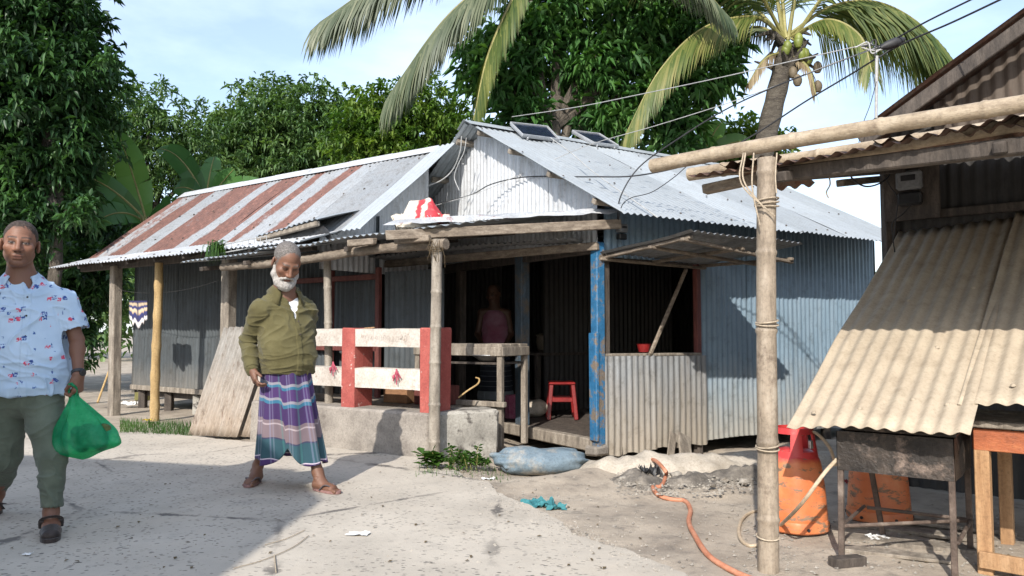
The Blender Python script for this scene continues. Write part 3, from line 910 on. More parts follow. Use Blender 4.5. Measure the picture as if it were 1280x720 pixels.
    for q in np.arange(Q0 + 0.3, Q1 - 0.1, 0.62):
        a = o + EX * q + NX * 0.05 + Z * 1.965; b = o + EX * q + NX * 1.2 + Z * 2.36
        MB().beam(a, b, 0.05, 0.05).build('rafter', M['wood_dark'], t)
    pl = onplane(147, 530, o + NX * 0.42, NX)
    for px, pw, m, ro in ((143, 0.135, 'wood_old', 0), (283, 0.135, 'wood_old', 0)):
        b = onplane(px, 505, o + NX * 0.40, NX); b.z = 0
        lean = EX * (0.06 if px == 143 else 0.0)
        mb = MB().beam(b - Z * 0.2, b + lean + Z * 1.99, pw, pw * 0.9, NX, bevel=0.012, jit=0.006)
        mb.build('veranda_post', M[m], t)
    b = onplane(194, 500, o + NX * 0.36, NX); b.z = 0
    pts = [b + Z * (z) + EX * (0.012 * math.sin(z * 3)) for z in np.linspace(-0.2, 1.97, 24)]
    rad = [0.055 - 0.006 * i / 23 + (0.008 if i % 4 == 0 else 0) for i in range(24)]
    MB().tube(pts, rad, 12).build('veranda_post', M['bamboo_yellow'], t, smooth=True)
    return t
rusty = make_rusty_house()
# ---------------------------------------------------------------- shop porch
def bamboo(name, a, b, r, mat, parent, seg=12, node=0.32, bend=0.0, flat=1.0, hollow=True):
    a = Vector(a); b = Vector(b); L = (b - a).length
    d = (b - a).normalized(); s, t_ = frame_from(d)
    n = max(6, int(L / 0.04)); pts = []; rad = []
    nxt = random.uniform(0.05, node); nodes = []
    x = nxt
    while x < L:
        nodes.append(x); x += node * random.uniform(0.8, 1.25)
    xs = sorted(set([0, L] + [q + e for q in nodes for e in (-0.02, -0.006, 0.004, 0.012, 0.03) if 0 < q + e < L] + list(np.linspace(0, L, int(L / 0.15) + 2))))
    ph = random.uniform(0, 6)
    for x in xs:
        rr = r * (1 - 0.10 * x / L)
        k = min([abs(x - q) for q in nodes] + [9])
        rr *= 1 + (0.10 if k < 0.007 else (0.02 if k < 0.015 else (-0.02 if k < 0.025 else 0)))
        off = bend * math.sin(math.pi * x / L) + 0.004 * math.sin(x * 2.3 + ph)
        pts.append(a + d * x + s * off + t_ * 0.003 * math.sin(x * 3.1 + ph)); rad.append(rr)
    return MB().tube(pts, rad, seg).build(name, M[mat], parent, smooth=True)

BX = H(-0.85, 0.526)                    # along the balustrade and the porch eave
MX = H(0.526, 0.85)                     # into the porch
PF = Vector((-0.66, 6.60, 0))
def make_porch():
    t = thing('shop_porch', 'low lean-to porch with lapped tin roof on bamboo posts before the tea shop', 'porch', PF)
    z0, z1 = 2.00, 2.26
    run = 1.75
    dv = (MX * run + Z * (z1 - z0)).normalized()
    Lr = run / (dv.dot(MX))
    def lo(s):                                   # s along BX from 1.05 m right of the post
        q = s - 1.05
        return 0.0 if q >= 0 else -q * 1.20
    o = PF - BX * 1.05 - MX * 0.10 + Z * z0
    # slightly sunken towards the left end
    ax = (BX - Z * 0.045).normalized()
    corr_run('roof_sheet', o + Z * 0.05, ax, dv, 4.45, lo, lambda s: min(1.32 + 0.47 * s, 3.2), M['tin_roof'], t, n=Z, nl=8, dent=0.02, rag=0.0)
    # rake board rising to the house corner, and the stub beams over the post
    MB().beam(PF + Vector((-0.42, -0.07, 1.925)), HC + Vector((0.19, -0.16, 2.08)), 0.05, 0.085, jit=0.006).build('rake_board', M['wood_beam'], t)
    MB().beam(PF + BX * 0.35 - MX * 0.12 + Z * 1.90, PF + BX * 0.02 - MX * 0.05 + Z * 1.905, 0.07, 0.06, jit=0.006).build('stub_beam', M['wood_beam'], t)
    MB().beam(PF + BX * 0.62 - MX * 0.08 + Z * 1.915, PF + BX * 0.92 - MX * 0.10 + Z * 1.905, 0.06, 0.06, jit=0.006).build('stub_beam', M['wood_beam'], t)
    # log laid along the eave
    a = PF - BX * 0.10 + MX * 0.02 + Z * 1.855; b = PF + BX * 2.9 + MX * 0.06 + Z * 1.79
    pts = catmull([a, a.lerp(b, .3) + Z * .02, a.lerp(b, .65) - Z * .015, b], 8)
    MB().tube(pts, [0.048 - 0.008 * i / len(pts) + 0.003 * math.sin(i * 1.7) for i in range(len(pts))], 10).build('eave_log', M['wood_beam'], t, smooth=True)
    # inner beam from the house corner
    MB().beam(HC - UX * 0.05 + Z * 1.885 - GX * 0.06, HC + EX * 2.9 + Z * 1.87, 0.06, 0.075, jit=0.006).build('inner_beam', M['wood_beam'], t)
    corr('ceiling_sheet', HC + EX * 0.15 + Z * 1.945, EX, -MX, 2.6, 0.0, 0.30, M['tin_panel'], t, n=Z, nl=2, dent=0.03)
    for s in (-0.45, 0.25, 1.0, 1.7, 2.4, 3.1):
        a = PF + BX * s - MX * 0.06 + Z * (1.955 - 0.045 * (s + 1)); b = a + MX * run + Z * (z1 - z0)
        if s < 0: a = a.lerp(b, min(1, -s * 1.25 / run))
        MB().beam(a, b, 0.05, 0.045).build('rafter', M['wood_dark'], t)
    # posts
    bamboo('bamboo_post', PF - Z * 0.05 + Vector((0, -0.02, 0)), PF + Vector((0.01, 0, 1.90)), 0.050, 'bamboo_grey', t, node=0.36, bend=0.012)
    p2 = onplane(413, 412, PF + MX * 0.28, MX); p2.z = 0.3
    q2 = onplane(409, 312, PF + MX * 0.24, MX); q2.z = 1.9
    bamboo('bamboo_post', p2, q2, 0.042, 'bamboo_grey', t, node=0.4, bend=-0.01)
    # tie of dry grass and cord at the head of the post
    mb = MB()
    for k in range(16):
        a = PF + Vector((random.uniform(-.05, .06), -0.055, 1.87 + random.uniform(-.05, .05)))
        b = a + Vector((random.uniform(-.04, .05), random.uniform(-.03, .01), -random.uniform(.05, .2)))
        mb.tube([a, a.lerp(b, .5) + Vector((random.uniform(-.02, .02), -.015, 0)), b], 0.0022, 4)
    for z in (1.80, 1.815, 1.835):
        mb.tube([PF + Vector((0.062 * math.cos(q), 0.062 * math.sin(q), z + 0.01 * math.sin(q))) for q in np.linspace(0, 6.28, 14)], 0.0035, 5)
    tag(mb.build('lashing', M['leaf_dry'], t), kind='stuff')
    # raised second layer of tin and torn black sheeting above the left part
    a0 = onplane(322, 299, PF + MX * 0.35, MX); a1 = onplane(398, 279, PF + MX * 0.35, MX)
    MB().beam(a0, a1, 0.05, 0.05).build('upper_rail', M['wood_old'], t)
    ax2 = (a1 - a0).normalized()
    corr('upper_sheet', a0 + Z * 0.035, ax2, (MX + Z * 0.30).normalized(), (a1 - a0).length + 0.04, -0.04, 1.1, M['tin_roof'], t, n=Z, nl=4, dent=0.02)
    mb = MB()
    f0 = a0 + Z * 0.0 + MX * 0.05; f1 = a1 + MX * 0.05
    n = 14
    top = [f0.lerp(f1, i / n) - Z * 0.01 for i in range(n + 1)] + [f1 + ax2 * 0.08 - Z * 0.07, f1 + ax2 * 0.14 - Z * 0.15]
    vs_ = []
    for i, p in enumerate(top):
        hang = 0.06 + 0.05 * i / n + 0.02 * math.sin(i * 2.1)
        vs_ += [p, p - Z * hang * 0.5 - MX * (0.015 * math.sin(i)), p - Z * hang + MX * 0.02 * math.cos(i * 1.3)]
    fs = []
    for i in range(len(top) - 1):
        for k in range(2):
            fs.append((i * 3 + k, i * 3 + 3 + k, i * 3 + 4 + k, i * 3 + 1 + k))
    mb.add(vs_, fs)
    mb.build('black_sheeting', M['black_plastic'], t, smooth=True)
    # torn plastic spread over the right part of the roof
    nxx, nyy = 26, 6
    vs_, fs = [], []
    r0 = PF + Vector((-0.45, -0.06, 2.02)); r1 = HC + Vector((0.15, -0.22, 2.185))
    for i in range(nxx + 1):
        for j in range(nyy + 1):
            p = r0.lerp(r1, i / nxx) + MX * (j / nyy * 0.55) + Z * (0.085 * j / nyy)
            p += Z * (0.030 + 0.022 * fbm((i * 0.31, j * 0.7, 2.0)))
            if j == 0: p -= Z * (0.035 + 0.02 * fbm((i * 0.5, 0, 8)))
            vs_.append(p)
    for i in range(nxx):
        for j in range(nyy):
            k = i * (nyy + 1) + j
            fs.append((k, k + nyy + 1, k + nyy + 2, k + 1))
    MB().add(vs_, fs).build('plastic_cover', M['tarp_grey'], t, smooth=True)
    return t
simple('tarp_grey', [(0.3, (0.30, 0.31, 0.32)), (0.55, (0.46, 0.47, 0.48)), (0.8, (0.60, 0.60, 0.59))], 5, 0.55, 0.4, 25, spots=(6, 0.60, 0.68, (0.22, 0.06, 0.045)))
porch = make_porch()

# ---------------------------------------------------------------- painted concrete balustrade
KB = Vector((-0.717, 6.68, 0))
def make_balustrade():
    t = thing('concrete_balustrade', 'red and white painted concrete balustrade on a raw concrete plinth', 'railing', KB)
    ax = (BX, MX, Z)
    L = 2.30
    c = KB + BX * (L / 2) + MX * 0.15 + Z * 0.165
    mb = MB().box(c, (L, 0.30, 0.47), ax, bevel=0.02, jit=0.008)
    mb.build('plinth', M['raw_concrete'], t)
    def rail(s0, s1, z0_, z1_, dz=0.0):
        n = 10; mb = MB()
        vs_, fs = [], []
        for i in range(n + 1):
            s = s0 + (s1 - s0) * i / n
            for (m, z) in ((0.06, z0_), (0.058, z1_), (0.19, z1_ + 0.004), (0.19, z0_)):
                w = 0.004 * fbm((s * 6, m * 9, z * 5))
                vs_.append(KB + BX * s + MX * (m + w) + Z * (z + w * 1.2 + dz * (i / n)))
        for i in range(n):
            for k in range(4):
                fs.append((i * 4 + k, i * 4 + (k + 1) % 4, i * 4 + 4 + (k + 1) % 4, i * 4 + 4 + k))
        return mb.add(vs_, fs).build('rail', M['white_concrete'], t)
    for s0, s1 in ((0.145, 0.925), (1.085, 1.86), (2.02, 2.26)):
        rail(s0, s1, 0.965, 1.128); rail(s0, s1, 0.585, 0.765)
    def post(s, w, name='post', dpt=0.27):
        MB().box(KB + BX * (s + w / 2) + MX * (dpt / 2 + 0.045) + Z * 0.76, (w, dpt, 0.76), ax, bevel=0.012, jit=0.004).build(name, M['red_concrete'], t)
    post(-0.01, 0.16); post(0.922, 0.165); post(1.858, 0.165)
    # painted panel at the corner facing the shop
    return t
balus = make_balustrade()

def scratch_number():
    cu = bpy.data.curves.new('scratched_number', 'FONT')
    cu.body = "01990081040"
    cu.size = 0.088
    cu.extrude = 0.0006
    cu.space_character = 1.12
    cu.shear = 0.1
    cu.offset = -0.0032
    o = bpy.data.objects.new('scratched_number', cu)
    link(o)
    dg = bpy.context.evaluated_depsgraph_get()
    me = bpy.data.meshes.new_from_object(o.evaluated_get(dg))
    bpy.data.objects.remove(o)
    ob = bpy.data.objects.new('scratched_number', me)
    me.materials.append(M['scratch'])
    link(ob, balus)
    ob['kind'] = 'stuff'
    # lettering reads left to right for someone standing in the lane
    rot = Matrix((Vector((-BX.x, -BX.y, 0)), Z, -MX)).transposed()
    for i, v in enumerate(me.vertices):
        w = rot @ v.co
        v.co = w + Vector((0, 0, 0.004 * math.sin(v.co.x * 30)))
    ob.location = BX * 0.83 + MX * 0.052 + Z * 1.012
    return ob
simple('scratch', [(0.3, (0.34, 0.29, 0.25)), (0.7, (0.52, 0.46, 0.40))], 30, 0.9, 0)
scratch_number()

# concrete end block that turns the corner beside the balustrade
def make_block():
    rx = H(0.91, 0.41); ry = H(-0.41, 0.91)
    p = KB + rx * 0.02 - MX * 0.005
    mb = MB().box(p + rx * 0.33 + ry * 0.17 + Z * 0.15, (0.62, 0.34, 0.50), (rx, ry, Z), bevel=0.025, jit=0.016)
    o = mb.build('concrete_block', M['old_block'], None)
    tag(o, 'stained grey concrete block at the end of the red balustrade', 'block')
make_block()

# ---------------------------------------------------------------- tin sheets leaning on the balustrade
def make_lean_boards():
    a = atZ(236, 546); b = atZ(292, 549)
    ax = (b - a).normalized()
    w = 0.60
    bk = Vector((-ax.y, ax.x, 0)); bk = bk if bk.y > 0 else -bk
    top = (bk * 0.34 + Z * 1.12).normalized()
    o = a + Z * 0.02
    t = corr('leaning_tin_sheet', o + ax * 0.0, (ax + Z * 0.0), top + ax * 0.13, w + 0.02, 0.0, 1.19, M['tin_board'], None, n=-bk, nl=10, dent=0.012, rag=0.01, amp=0.013, thick=0.003)
    tag(t, 'front tin sheet with brown stain leaning against the balustrade end', 'tin sheet')
    t2 = corr('leaning_tin_sheet', o + ax * 0.16 + bk * 0.06, ax, top + ax * 0.16, 0.62, 0.0, 1.17, M['tin_board'], None, n=-bk, nl=10, dent=0.012, rag=0.01, amp=0.013, thick=0.003, seed=4)
    tag(t2, 'rear tin sheet half hidden behind the stained leaning sheet', 'tin sheet')
make_lean_boards()

# ---------------------------------------------------------------- bits on the porch roof
def make_rack():
    a = onplane(268, 318, PF + MX * 0.12, MX); b = onplane(333, 306, PF + MX * 0.12, MX)
    t = thing('wire_rack', 'bent grey wire rack lying on the porch roof edge', 'rack', (a.x, a.y, a.z))
    mb = MB(); d = (b - a); n = 9
    for k in range(2):
        for z in (0.0, 0.09):
            mb = MB().tube([a + MX * 0.18 * k + Z * z, b + MX * 0.18 * k + Z * z], 0.006, 6)
            mb.build('rail', M['wire_grey'], t)
    for i in range(n + 1):
        p = a + d * i / n
        MB().tube([p + Z * 0.09, p, p + MX * 0.18, p + MX * 0.18 + Z * 0.09], 0.004, 5).build('bar', M['wire_grey'], t)
    g = thing('grass_bundle', 'withered green grass bundle hanging over the porch roof edge', 'grass bundle', (a.x, a.y, a.z))
    mb = MB()
    for k in range(150):
        c = random.random() < 0.5
        s = a + d.normalized() * random.uniform(-0.05, 0.17) + MX * random.uniform(-.05, .05) + Z * random.uniform(0.05, 0.13)
        dn_ = random.uniform(0.08, 0.22)
        e = s - Z * dn_ - MX * random.uniform(0.0, 0.09) + d.normalized() * random.uniform(-.05, .05)
        w = d.normalized() * random.uniform(.004, .01)
        m_ = s.lerp(e, .4) + Z * 0.05 - MX * 0.03
        mb.add([s - w, s + w, m_ + w, m_ - w, e], [(0, 1, 2, 3), (3, 2, 4)])
    tag(mb.build('blade', M['leaf_weed'], g), kind='stuff')
make_rack()
# ---------------------------------------------------------------- food stall on the right
KX = H(0.65, 0.76)                      # into the stall
FX = H(0.76, -0.65)                     # along its front, towards the lane
SP = Vector((1.19, 3.64, 0))            # foot of the tall bamboo post
def make_stall():
    t = thing('food_stall', 'dark roadside stall with bamboo front and rusty tin roof', 'stall', SP)
    # tall post
    bamboo('bamboo_post', SP - Z * 0.1, SP + Vector((0.03, 0.0, 1.93)), 0.049, 'bamboo', t, node=0.44, bend=0.006, seg=16)
    # two long bamboos carrying the roof front
    a = atY(815, 207, 4.17); b = atY(1290, 128, 3.0)
    d = (b - a)
    bamboo('roof_bamboo', a, a + d * 1.55, 0.038, 'bamboo_h', t, node=0.42, bend=0.02, seg=16)
    a2 = atY(862, 219, 4.22); b2 = atY(1285, 152, 3.12)
    bamboo('roof_bamboo', a2, a2 + (b2 - a2) * 1.55, 0.036, 'bamboo_h', t, node=0.42, bend=-0.02, seg=16)
    MB().beam(atY(880, 237, 4.1), atY(962, 220, 3.86), 0.05, 0.05, jit=0.004).build('roof_beam', M['wood_beam'], t)
    MB().beam(atY(962, 220, 3.86), atY(962, 220, 3.86) + (b2 - a2) * 1.25 - Z * 0.05, 0.06, 0.07).build('roof_beam', M['wood_dark'], t)
    # roof sheets of the lean-to: up towards the back
    fo = SP - FX * 0.44 + KX * 0.10 + Z * 1.90
    dv = (KX * 2.35 + Z * 0.42).normalized()
    axf = (FX + Z * 0.03).normalized()
    corr_run('roof_sheet', fo, axf, dv, 3.3, 0.0, 2.36, M['tin_rusty'], t, n=Z, nl=8, dent=0.03, rag=0.04, sheet=0.72)
    # loose curled rusty sheet ends poking out between the bamboos
    for (px, py, Y, w, rot) in ((905, 214, 4.0, 0.30, 0.5), (1095, 176, 3.55, 0.42, 0.25), (1200, 160, 3.3, 0.34, 0.35)):
        c = atY(px, py, Y)
        corr('loose_sheet', c, axf, (-KX + Z * rot * 0.2).normalized(), w, -0.5, 0.06, M['tin_rusty'], t, n=Z, nl=4, dent=0.05, rag=0.05, amp=0.012, seed=int(px))
    for s in (0.5, 1.4, 2.3):
        p = fo + FX * s - Z * 0.05
        MB().beam(p, p + dv * 2.3, 0.05, 0.05).build('rafter', M['wood_dark'], t)
    MB().beam(atY(1050, 229, 5.35), atY(1085, 210, 5.55) + KX * 0.5, 0.06, 0.05).build('rafter', M['wood_beam'], t)
    # lashings on the post
    for (z, r_, n_) in ((1.70, 0.055, 3), (1.135, 0.051, 2), (0.555, 0.052, 2), (0.15, 0.051, 1)):
        mb = MB()
        for k in range(n_):
            mb.tube([SP + Vector((0.03 * z / 1.93 + r_ * math.cos(q), r_ * math.sin(q), z + 0.014 * k + 0.008 * math.sin(q + k))) for q in np.linspace(0, 6.3, 18)], 0.004, 5)
        tag(mb.build('lashing', M['rope'], t), kind='stuff')
    pt = SP + Vector((0.02, -0.03, 1.9))
    for (x0, x1, h) in ((-0.10, -0.03, 0.22), (-0.11, 0.02, 0.26), (0.05, 0.03, 0.15), (-0.06, -0.05, 0.30)):
        MB().tube(catmull([pt + Vector((x0, 0, 0.05)), pt + Vector((x0 - .02, -.03, -h * .4)), pt + Vector((x1, -.04, -h))], 6), 0.004, 5).build('cord_end', M['rope'], t, smooth=True)
    e = atY(1035, 215, 3.72)
    MB().tube(catmull([e, e + Vector((0.005, -.01, -.06)), e + Vector((-.012, -.005, -.1)), e + Vector((.0, 0, -.13))], 5), 0.0035, 5).build('cord_end', M['rope'], t, smooth=True)
    return t
stall = make_stall()

WC = Vector((2.80, 5.60, 0))            # left corner of the stall house wall
def make_stall_house():
    t = thing('stall_house', 'dark sooty tin house behind the bamboo stall', 'house', WC)
    sl = 0.60
    def rz(s): return 2.55 + sl * s if s < 2.1 else 2.55 + sl * (4.2 - s)
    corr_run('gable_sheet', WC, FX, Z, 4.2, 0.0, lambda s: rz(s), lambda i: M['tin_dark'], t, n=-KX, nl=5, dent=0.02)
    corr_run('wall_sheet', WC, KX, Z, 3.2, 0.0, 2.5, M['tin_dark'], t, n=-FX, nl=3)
    # lit strip of brown tin in the gable top
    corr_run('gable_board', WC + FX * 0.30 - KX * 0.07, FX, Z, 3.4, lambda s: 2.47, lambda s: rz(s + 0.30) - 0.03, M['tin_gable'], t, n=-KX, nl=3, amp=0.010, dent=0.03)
    # roof slopes
    top = WC + FX * 2.1 + Z * (2.55 + sl * 2.1) - KX * 0.35
    for sgn in (-1, 1):
        d = (FX * sgn - Z * sl).normalized()
        n = d.cross(KX); n = n if n.z > 0 else -n
        corr_run('roof_sheet', top + n * 0.05, KX, d, 3.7, 0.0, 2.1 / abs(d.dot(FX)) + 0.15, M['tin_rusty'], t, n=n, nl=4)
        e0 = top - n * 0.03; e1 = top + d * (2.1 / abs(d.dot(FX)) + 0.15) - n * 0.03
        MB().beam(e0 + KX * 0.02, e1 + KX * 0.02, 0.035, 0.09, n).build('barge_board', M['wood_dark'], t)
    MB().beam(WC - KX * 0.06 + Z * 1.93, WC - KX * 0.06 + FX * 3 + Z * 1.93, 0.05, 0.06).build('wall_rail', M['wood_dark'], t)
    MB().beam(WC - KX * 0.05 - FX * 0.02, WC - KX * 0.05 - FX * 0.02 + Z * 2.5, 0.08, 0.08).build('corner_post', M['wood_dark'], t)
    return t
stall_house = make_stall_house()

def make_meter(name, c, nx, fx, s, lab, board=True):
    t = thing(name, lab, 'meter box', c)
    if board:
        MB().box(Vector(c), (0.27 * s, 0.03, 0.34 * s), (fx, nx, Z), bevel=0.004).build('board', M['wood_dark'], t)
    b = Vector(c) - nx * 0.05
    MB().box(b + Z * 0.035 * s, (0.125 * s, 0.07, 0.10 * s), (fx, nx, Z), bevel=0.012 * s).build('case', M['grey_plastic'], t)
    MB().box(b + Z * 0.045 * s - nx * 0.037, (0.07 * s, 0.006, 0.03 * s), (fx, nx, Z), bevel=0.002).build('window', M['black_plastic'], t)
    MB().box(b - Z * 0.062 * s + nx * 0.005, (0.115 * s, 0.06, 0.07 * s), (fx, nx, Z), bevel=0.01 * s).build('terminal_cover', M['black_plastic'], t)
    return t
mc = onplane(1139, 235, WC - KX * 0.10, KX)
make_meter('electric_meter', mc, KX, FX, 1.35, 'grey electric meter on dark board beside the stall roof')
mc2 = onplane(773, 290, HC - GX * 0.04 - UX * 0, GX)
make_meter('electric_meter', mc2, GX, UX, 0.8, 'small grey electric meter above the blue corner post', board=False)

# the big dusty sheet that leans over the stove
SH0 = onplane(985, 532, Vector((1.385, 3.86, 0)), KX)
def make_lean_awning():
    t = thing('stove_awning', 'large dusty corrugated sheet sloping down over the sooty stove', 'awning', SH0)
    dv = (KX + Z * 0.545).normalized()
    o = SH0
    axr = (FX + Z * 0.055).normalized()
    corr('awning_sheet', o, axr, dv, 0.80, lambda s: 0.02 * math.sin(s * 7) - 0.02, 2.50, M['tin_lean'], t, n=Z, nl=20, dent=0.02, amp=0.0075, pitch=0.0762, spw=10, thick=0.003, seed=2)
    corr('awning_sheet', o + axr * 0.72 + Z * 0.012, axr, dv, 0.80, lambda s: 0.16 + 0.025 * math.sin(s * 5 + 1), 2.52, M['tin_lean'], t, n=Z, nl=20, dent=0.02, amp=0.0075, pitch=0.0762, spw=10, thick=0.003, seed=7)
    corr('awning_sheet', o + axr * 1.44 + Z * 0.004, axr, dv, 0.80, 0.05, 2.48, M['tin_lean'], t, n=Z, nl=10, dent=0.02, amp=0.0075, pitch=0.0762, spw=8, seed=9)
    mb = MB(); nn = dv.cross(axr); nn = nn if nn.z > 0 else -nn
    for s, r_ in ((0.10, 0.10), (0.31, 0.14), (0.53, 0.22), (0.68, 0.18), (0.22, 0.75), (0.55, 0.72), (0.92, 0.34), (1.12, 0.30), (0.30, 1.3), (0.62, 1.4), (0.95, 1.0), (1.2, 1.6), (0.4, 2.0)):
        mb.lathe(o + axr * s + dv * r_ + nn * 0.014, [(0.013, 0), (0.011, 0.003), (0.005, 0.008), (0.001, 0.009)], 8, nn)
    tag(mb.build('washer', M['tin_lean'], t), kind='stuff')
    for r_ in (0.5, 1.3, 2.2):
        MB().beam(o + dv * r_ - nn * 0.045, o + dv * r_ + axr * 2.1 - nn * 0.045, 0.05, 0.04, nn).build('batten', M['wood_dark'], t)
    # legs that carry the sheet, out of sight under it
    for s, r_ in ((0.10, 1.3), (1.9, 0.5), (1.9, 1.3)):
        p = o + dv * r_ + axr * s - nn * 0.07
        MB().beam(Vector((p.x, p.y, 0)), p, 0.05, 0.05).build('leg', M['wood_dark'], t)
    return t
awning = make_lean_awning()

# ---------------------------------------------------------------- sooty stove on legs
def make_stove():
    fa = atZ(1050, 697); fb = atZ(1197, 722)
    ax = (fb - fa); ax.z = 0; w = ax.length; ax.normalize()
    ay = Vector((-ax.y, ax.x, 0)); ay = ay if ay.y > 0 else -ay
    t = thing('steel_stove', 'soot blackened steel box stove standing on thin legs', 'stove', (fa.x, fa.y, 0))
    zt, zb = 0.615, 0.425
    dp = 0.52
    def P(i, j, z): return fa + ax * (w * i) + ay * (dp * j) + Z * z
    # body as open box: four plates and a bottom
    for a, b in (((0, 0), (1, 0)), ((0, 1), (1, 1)), ((0, 0), (0, 1)), ((1, 0), (1, 1))):
        p, q = P(*a, 0), P(*b, 0)
        mb = MB(); n = 6; vs_, fs = [], []
        d = (q - p)
        nn = Vector((-d.y, d.x, 0)).normalized()
        for side in (0.004, -0.004):
            for i in range(n + 1):
                for z in (zb, (zb + zt) / 2, zt):
                    wv = 0.006 * fbm((i * 0.7 + a[0] * 3, z * 7, 1.5 + a[1])) if 0 < i < n else 0
                    vs_.append(p.lerp(q, i / n) + Z * z + nn * (side + wv))
        k = 3 * (n + 1)
        for i in range(n):
            for j in range(2):
                m_ = i * 3 + j
                fs += [(m_, m_ + 3, m_ + 4, m_ + 1), (k + m_, k + m_ + 1, k + m_ + 4, k + m_ + 3)]
            fs += [(i * 3, k + i * 3, k + i * 3 + 3, i * 3 + 3), (i * 3 + 2, i * 3 + 5, k + i * 3 + 5, k + i * 3 + 2)]
        mb.add(vs_, fs).build('side_plate', M['soot'], t)
    MB().box(P(.5, .5, zb + 0.01), (w - 0.02, dp - 0.02, 0.012), (ax, ay, Z)).build('bottom_plate', M['soot'], t)
    for i, j in ((0, 0), (1, 0), (0, 1), (1, 1)):
        ft = P(i, j, 0) - ax * (0.0 if i == 0 else 0.01)
        if (i, j) == (0, 1): ft = atZ(1123, 667)
        hd = P(i, j, zb + 0.10) + (ax * 0.012 if i == 0 else -ax * 0.012) + (ay * 0.012 if j == 0 else -ay * 0.012)
        ft = Vector((hd.x, hd.y, 0.0)).lerp(Vector((ft.x, ft.y, 0)), 0.5)
        MB().beam(ft - Z * 0.01, hd, 0.026, 0.026, ay, bevel=0.003).build('leg', M['soot_leg'], t)
    for a, b in (((0, 0), (0, 1)), ((0, 1), (1, 1)), ((1, 0), (1, 1)), ((0, 0.02), (1, 0.98))):
        MB().beam(P(*a, 0.15) + ax * 0.005, P(*b, 0.155) - ax * 0.005, 0.018, 0.018).build('brace', M['soot_leg'], t)
    # flat griddle lying on top
    g = thing('griddle', 'flat black griddle plate lying across the stove', 'griddle', P(.5, .5, zt))
    MB().box(P(.55, .48, zt + 0.015), (w * 0.95, dp * 0.98, 0.016), (ax, ay, Z), bevel=0.004).build('plate', M['soot'], g)
    MB().box(P(.55, .0, zt + 0.027), (w * 0.95, 0.014, 0.016), (ax, ay, Z), bevel=0.003).build('rim', M['soot'], g)
    bl = MB()
    n = 10; vs_, fs = [], []
    for i in range(n + 1):
        for j in range(5):
            p = P(.06 + .52 * i / n, .02 + .6 * j / 4, zt + 0.036 + 0.035 * math.sin(math.pi * i / n) * (0.4 + 0.6 * math.sin(math.pi * j / 4)) + 0.008 * fbm((i * .6, j * .9, 3)))
            vs_.append(p)
    for i in range(n):
        for j in range(4):
            k = i * 5 + j; fs.append((k, k + 5, k + 6, k + 1))
    o = bl.add(vs_, fs).build('plastic_sheet', M['plastic_blue'], None, smooth=True)
    tag(o, 'crumpled blue plastic sheet on top of the stove', 'plastic sheet')
    pc = P(.42, .45, zt + 0.03)
    pn = thing('round_pan', 'round black iron pan resting on the stove griddle', 'pan', tuple(pc))
    MB().lathe(pc, [(0.05, 0.0), (0.14, 0.012), (0.19, 0.035), (0.20, 0.045), (0.196, 0.047), (0.135, 0.02), (0.05, 0.008)], 28).build('pan_dish', M['soot'], pn, smooth=True)
    for sg in (-1, 1):
        h_ = pc + ax * 0.2 * sg + Z * 0.045
        MB().tube(catmull([h_ - ay * 0.03, h_ + ax * 0.03 * sg - ay * 0.02 + Z * 0.01, h_ + ax * 0.03 * sg + ay * 0.02 + Z * 0.01, h_ + ay * 0.03], 4), 0.005, 6).build('handle', M['soot'], pn, smooth=True)
    return t, P, ax, ay
simple('plastic_blue', [(0.3, (0.04, 0.11, 0.24)), (0.7, (0.12, 0.25, 0.42))], 9, 0.35, 0.2)
stove, STP, STX, STY = make_stove()

# ---------------------------------------------------------------- work table at the right edge
def make_work_table():
    ft = atZ(1233, 712)
    ax = FX.copy(); ay = KX.copy()
    t = thing('work_table', 'rough wooden work table with red-brown apron beside the stove', 'table', (ft.x, ft.y, 0))
    zt = 0.655
    MB().beam(ft - Z * 0.02, ft + Z * (zt - 0.02), 0.062, 0.062, ay, bevel=0.004).build('leg', M['wood_new'], t)
    for i, j in ((1.3, 0), (0, 0.62), (1.3, 0.62)):
        p = ft + ax * i + ay * j
        MB().beam(p - Z * 0.02, p + Z * (zt - 0.02), 0.06, 0.06, ay, bevel=0.004).build('leg', M['wood_new'], t)
    MB().beam(ft - ax * 0.03 + Z * (zt - 0.055) - ay * 0.02, ft + ax * 1.35 + Z * (zt - 0.055) - ay * 0.02, 0.025, 0.10, bevel=0.003).build('apron', M['wood_red'], t)
    MB().beam(ft - ax * 0.03 + Z * (zt - 0.055) + ay * 0.0, ft - ax * 0.03 + ay * 0.65 + Z * (zt - 0.055), 0.025, 0.10, bevel=0.003).build('apron', M['wood_red_dark'], t)
    for k in range(4):
        MB().box(ft + ax * 0.62 + ay * (0.02 + 0.165 * k) + Z * (zt + 0.018 + 0.002 * (k % 2)), (1.52 + random.uniform(-.03, .03), 0.155, 0.032), (ax, ay, Z), bevel=0.004, jit=0.003).build('top_board', M['wood_old'], t)
    MB().beam(ft - ax * 0.02 - ay * 0.045 + Z * 0.055, ft + ax * 1.35 - ay * 0.045 + Z * 0.035, 0.025, 0.075, bevel=0.003).build('foot_rail', M['wood_new'], t)
    return t
make_work_table()

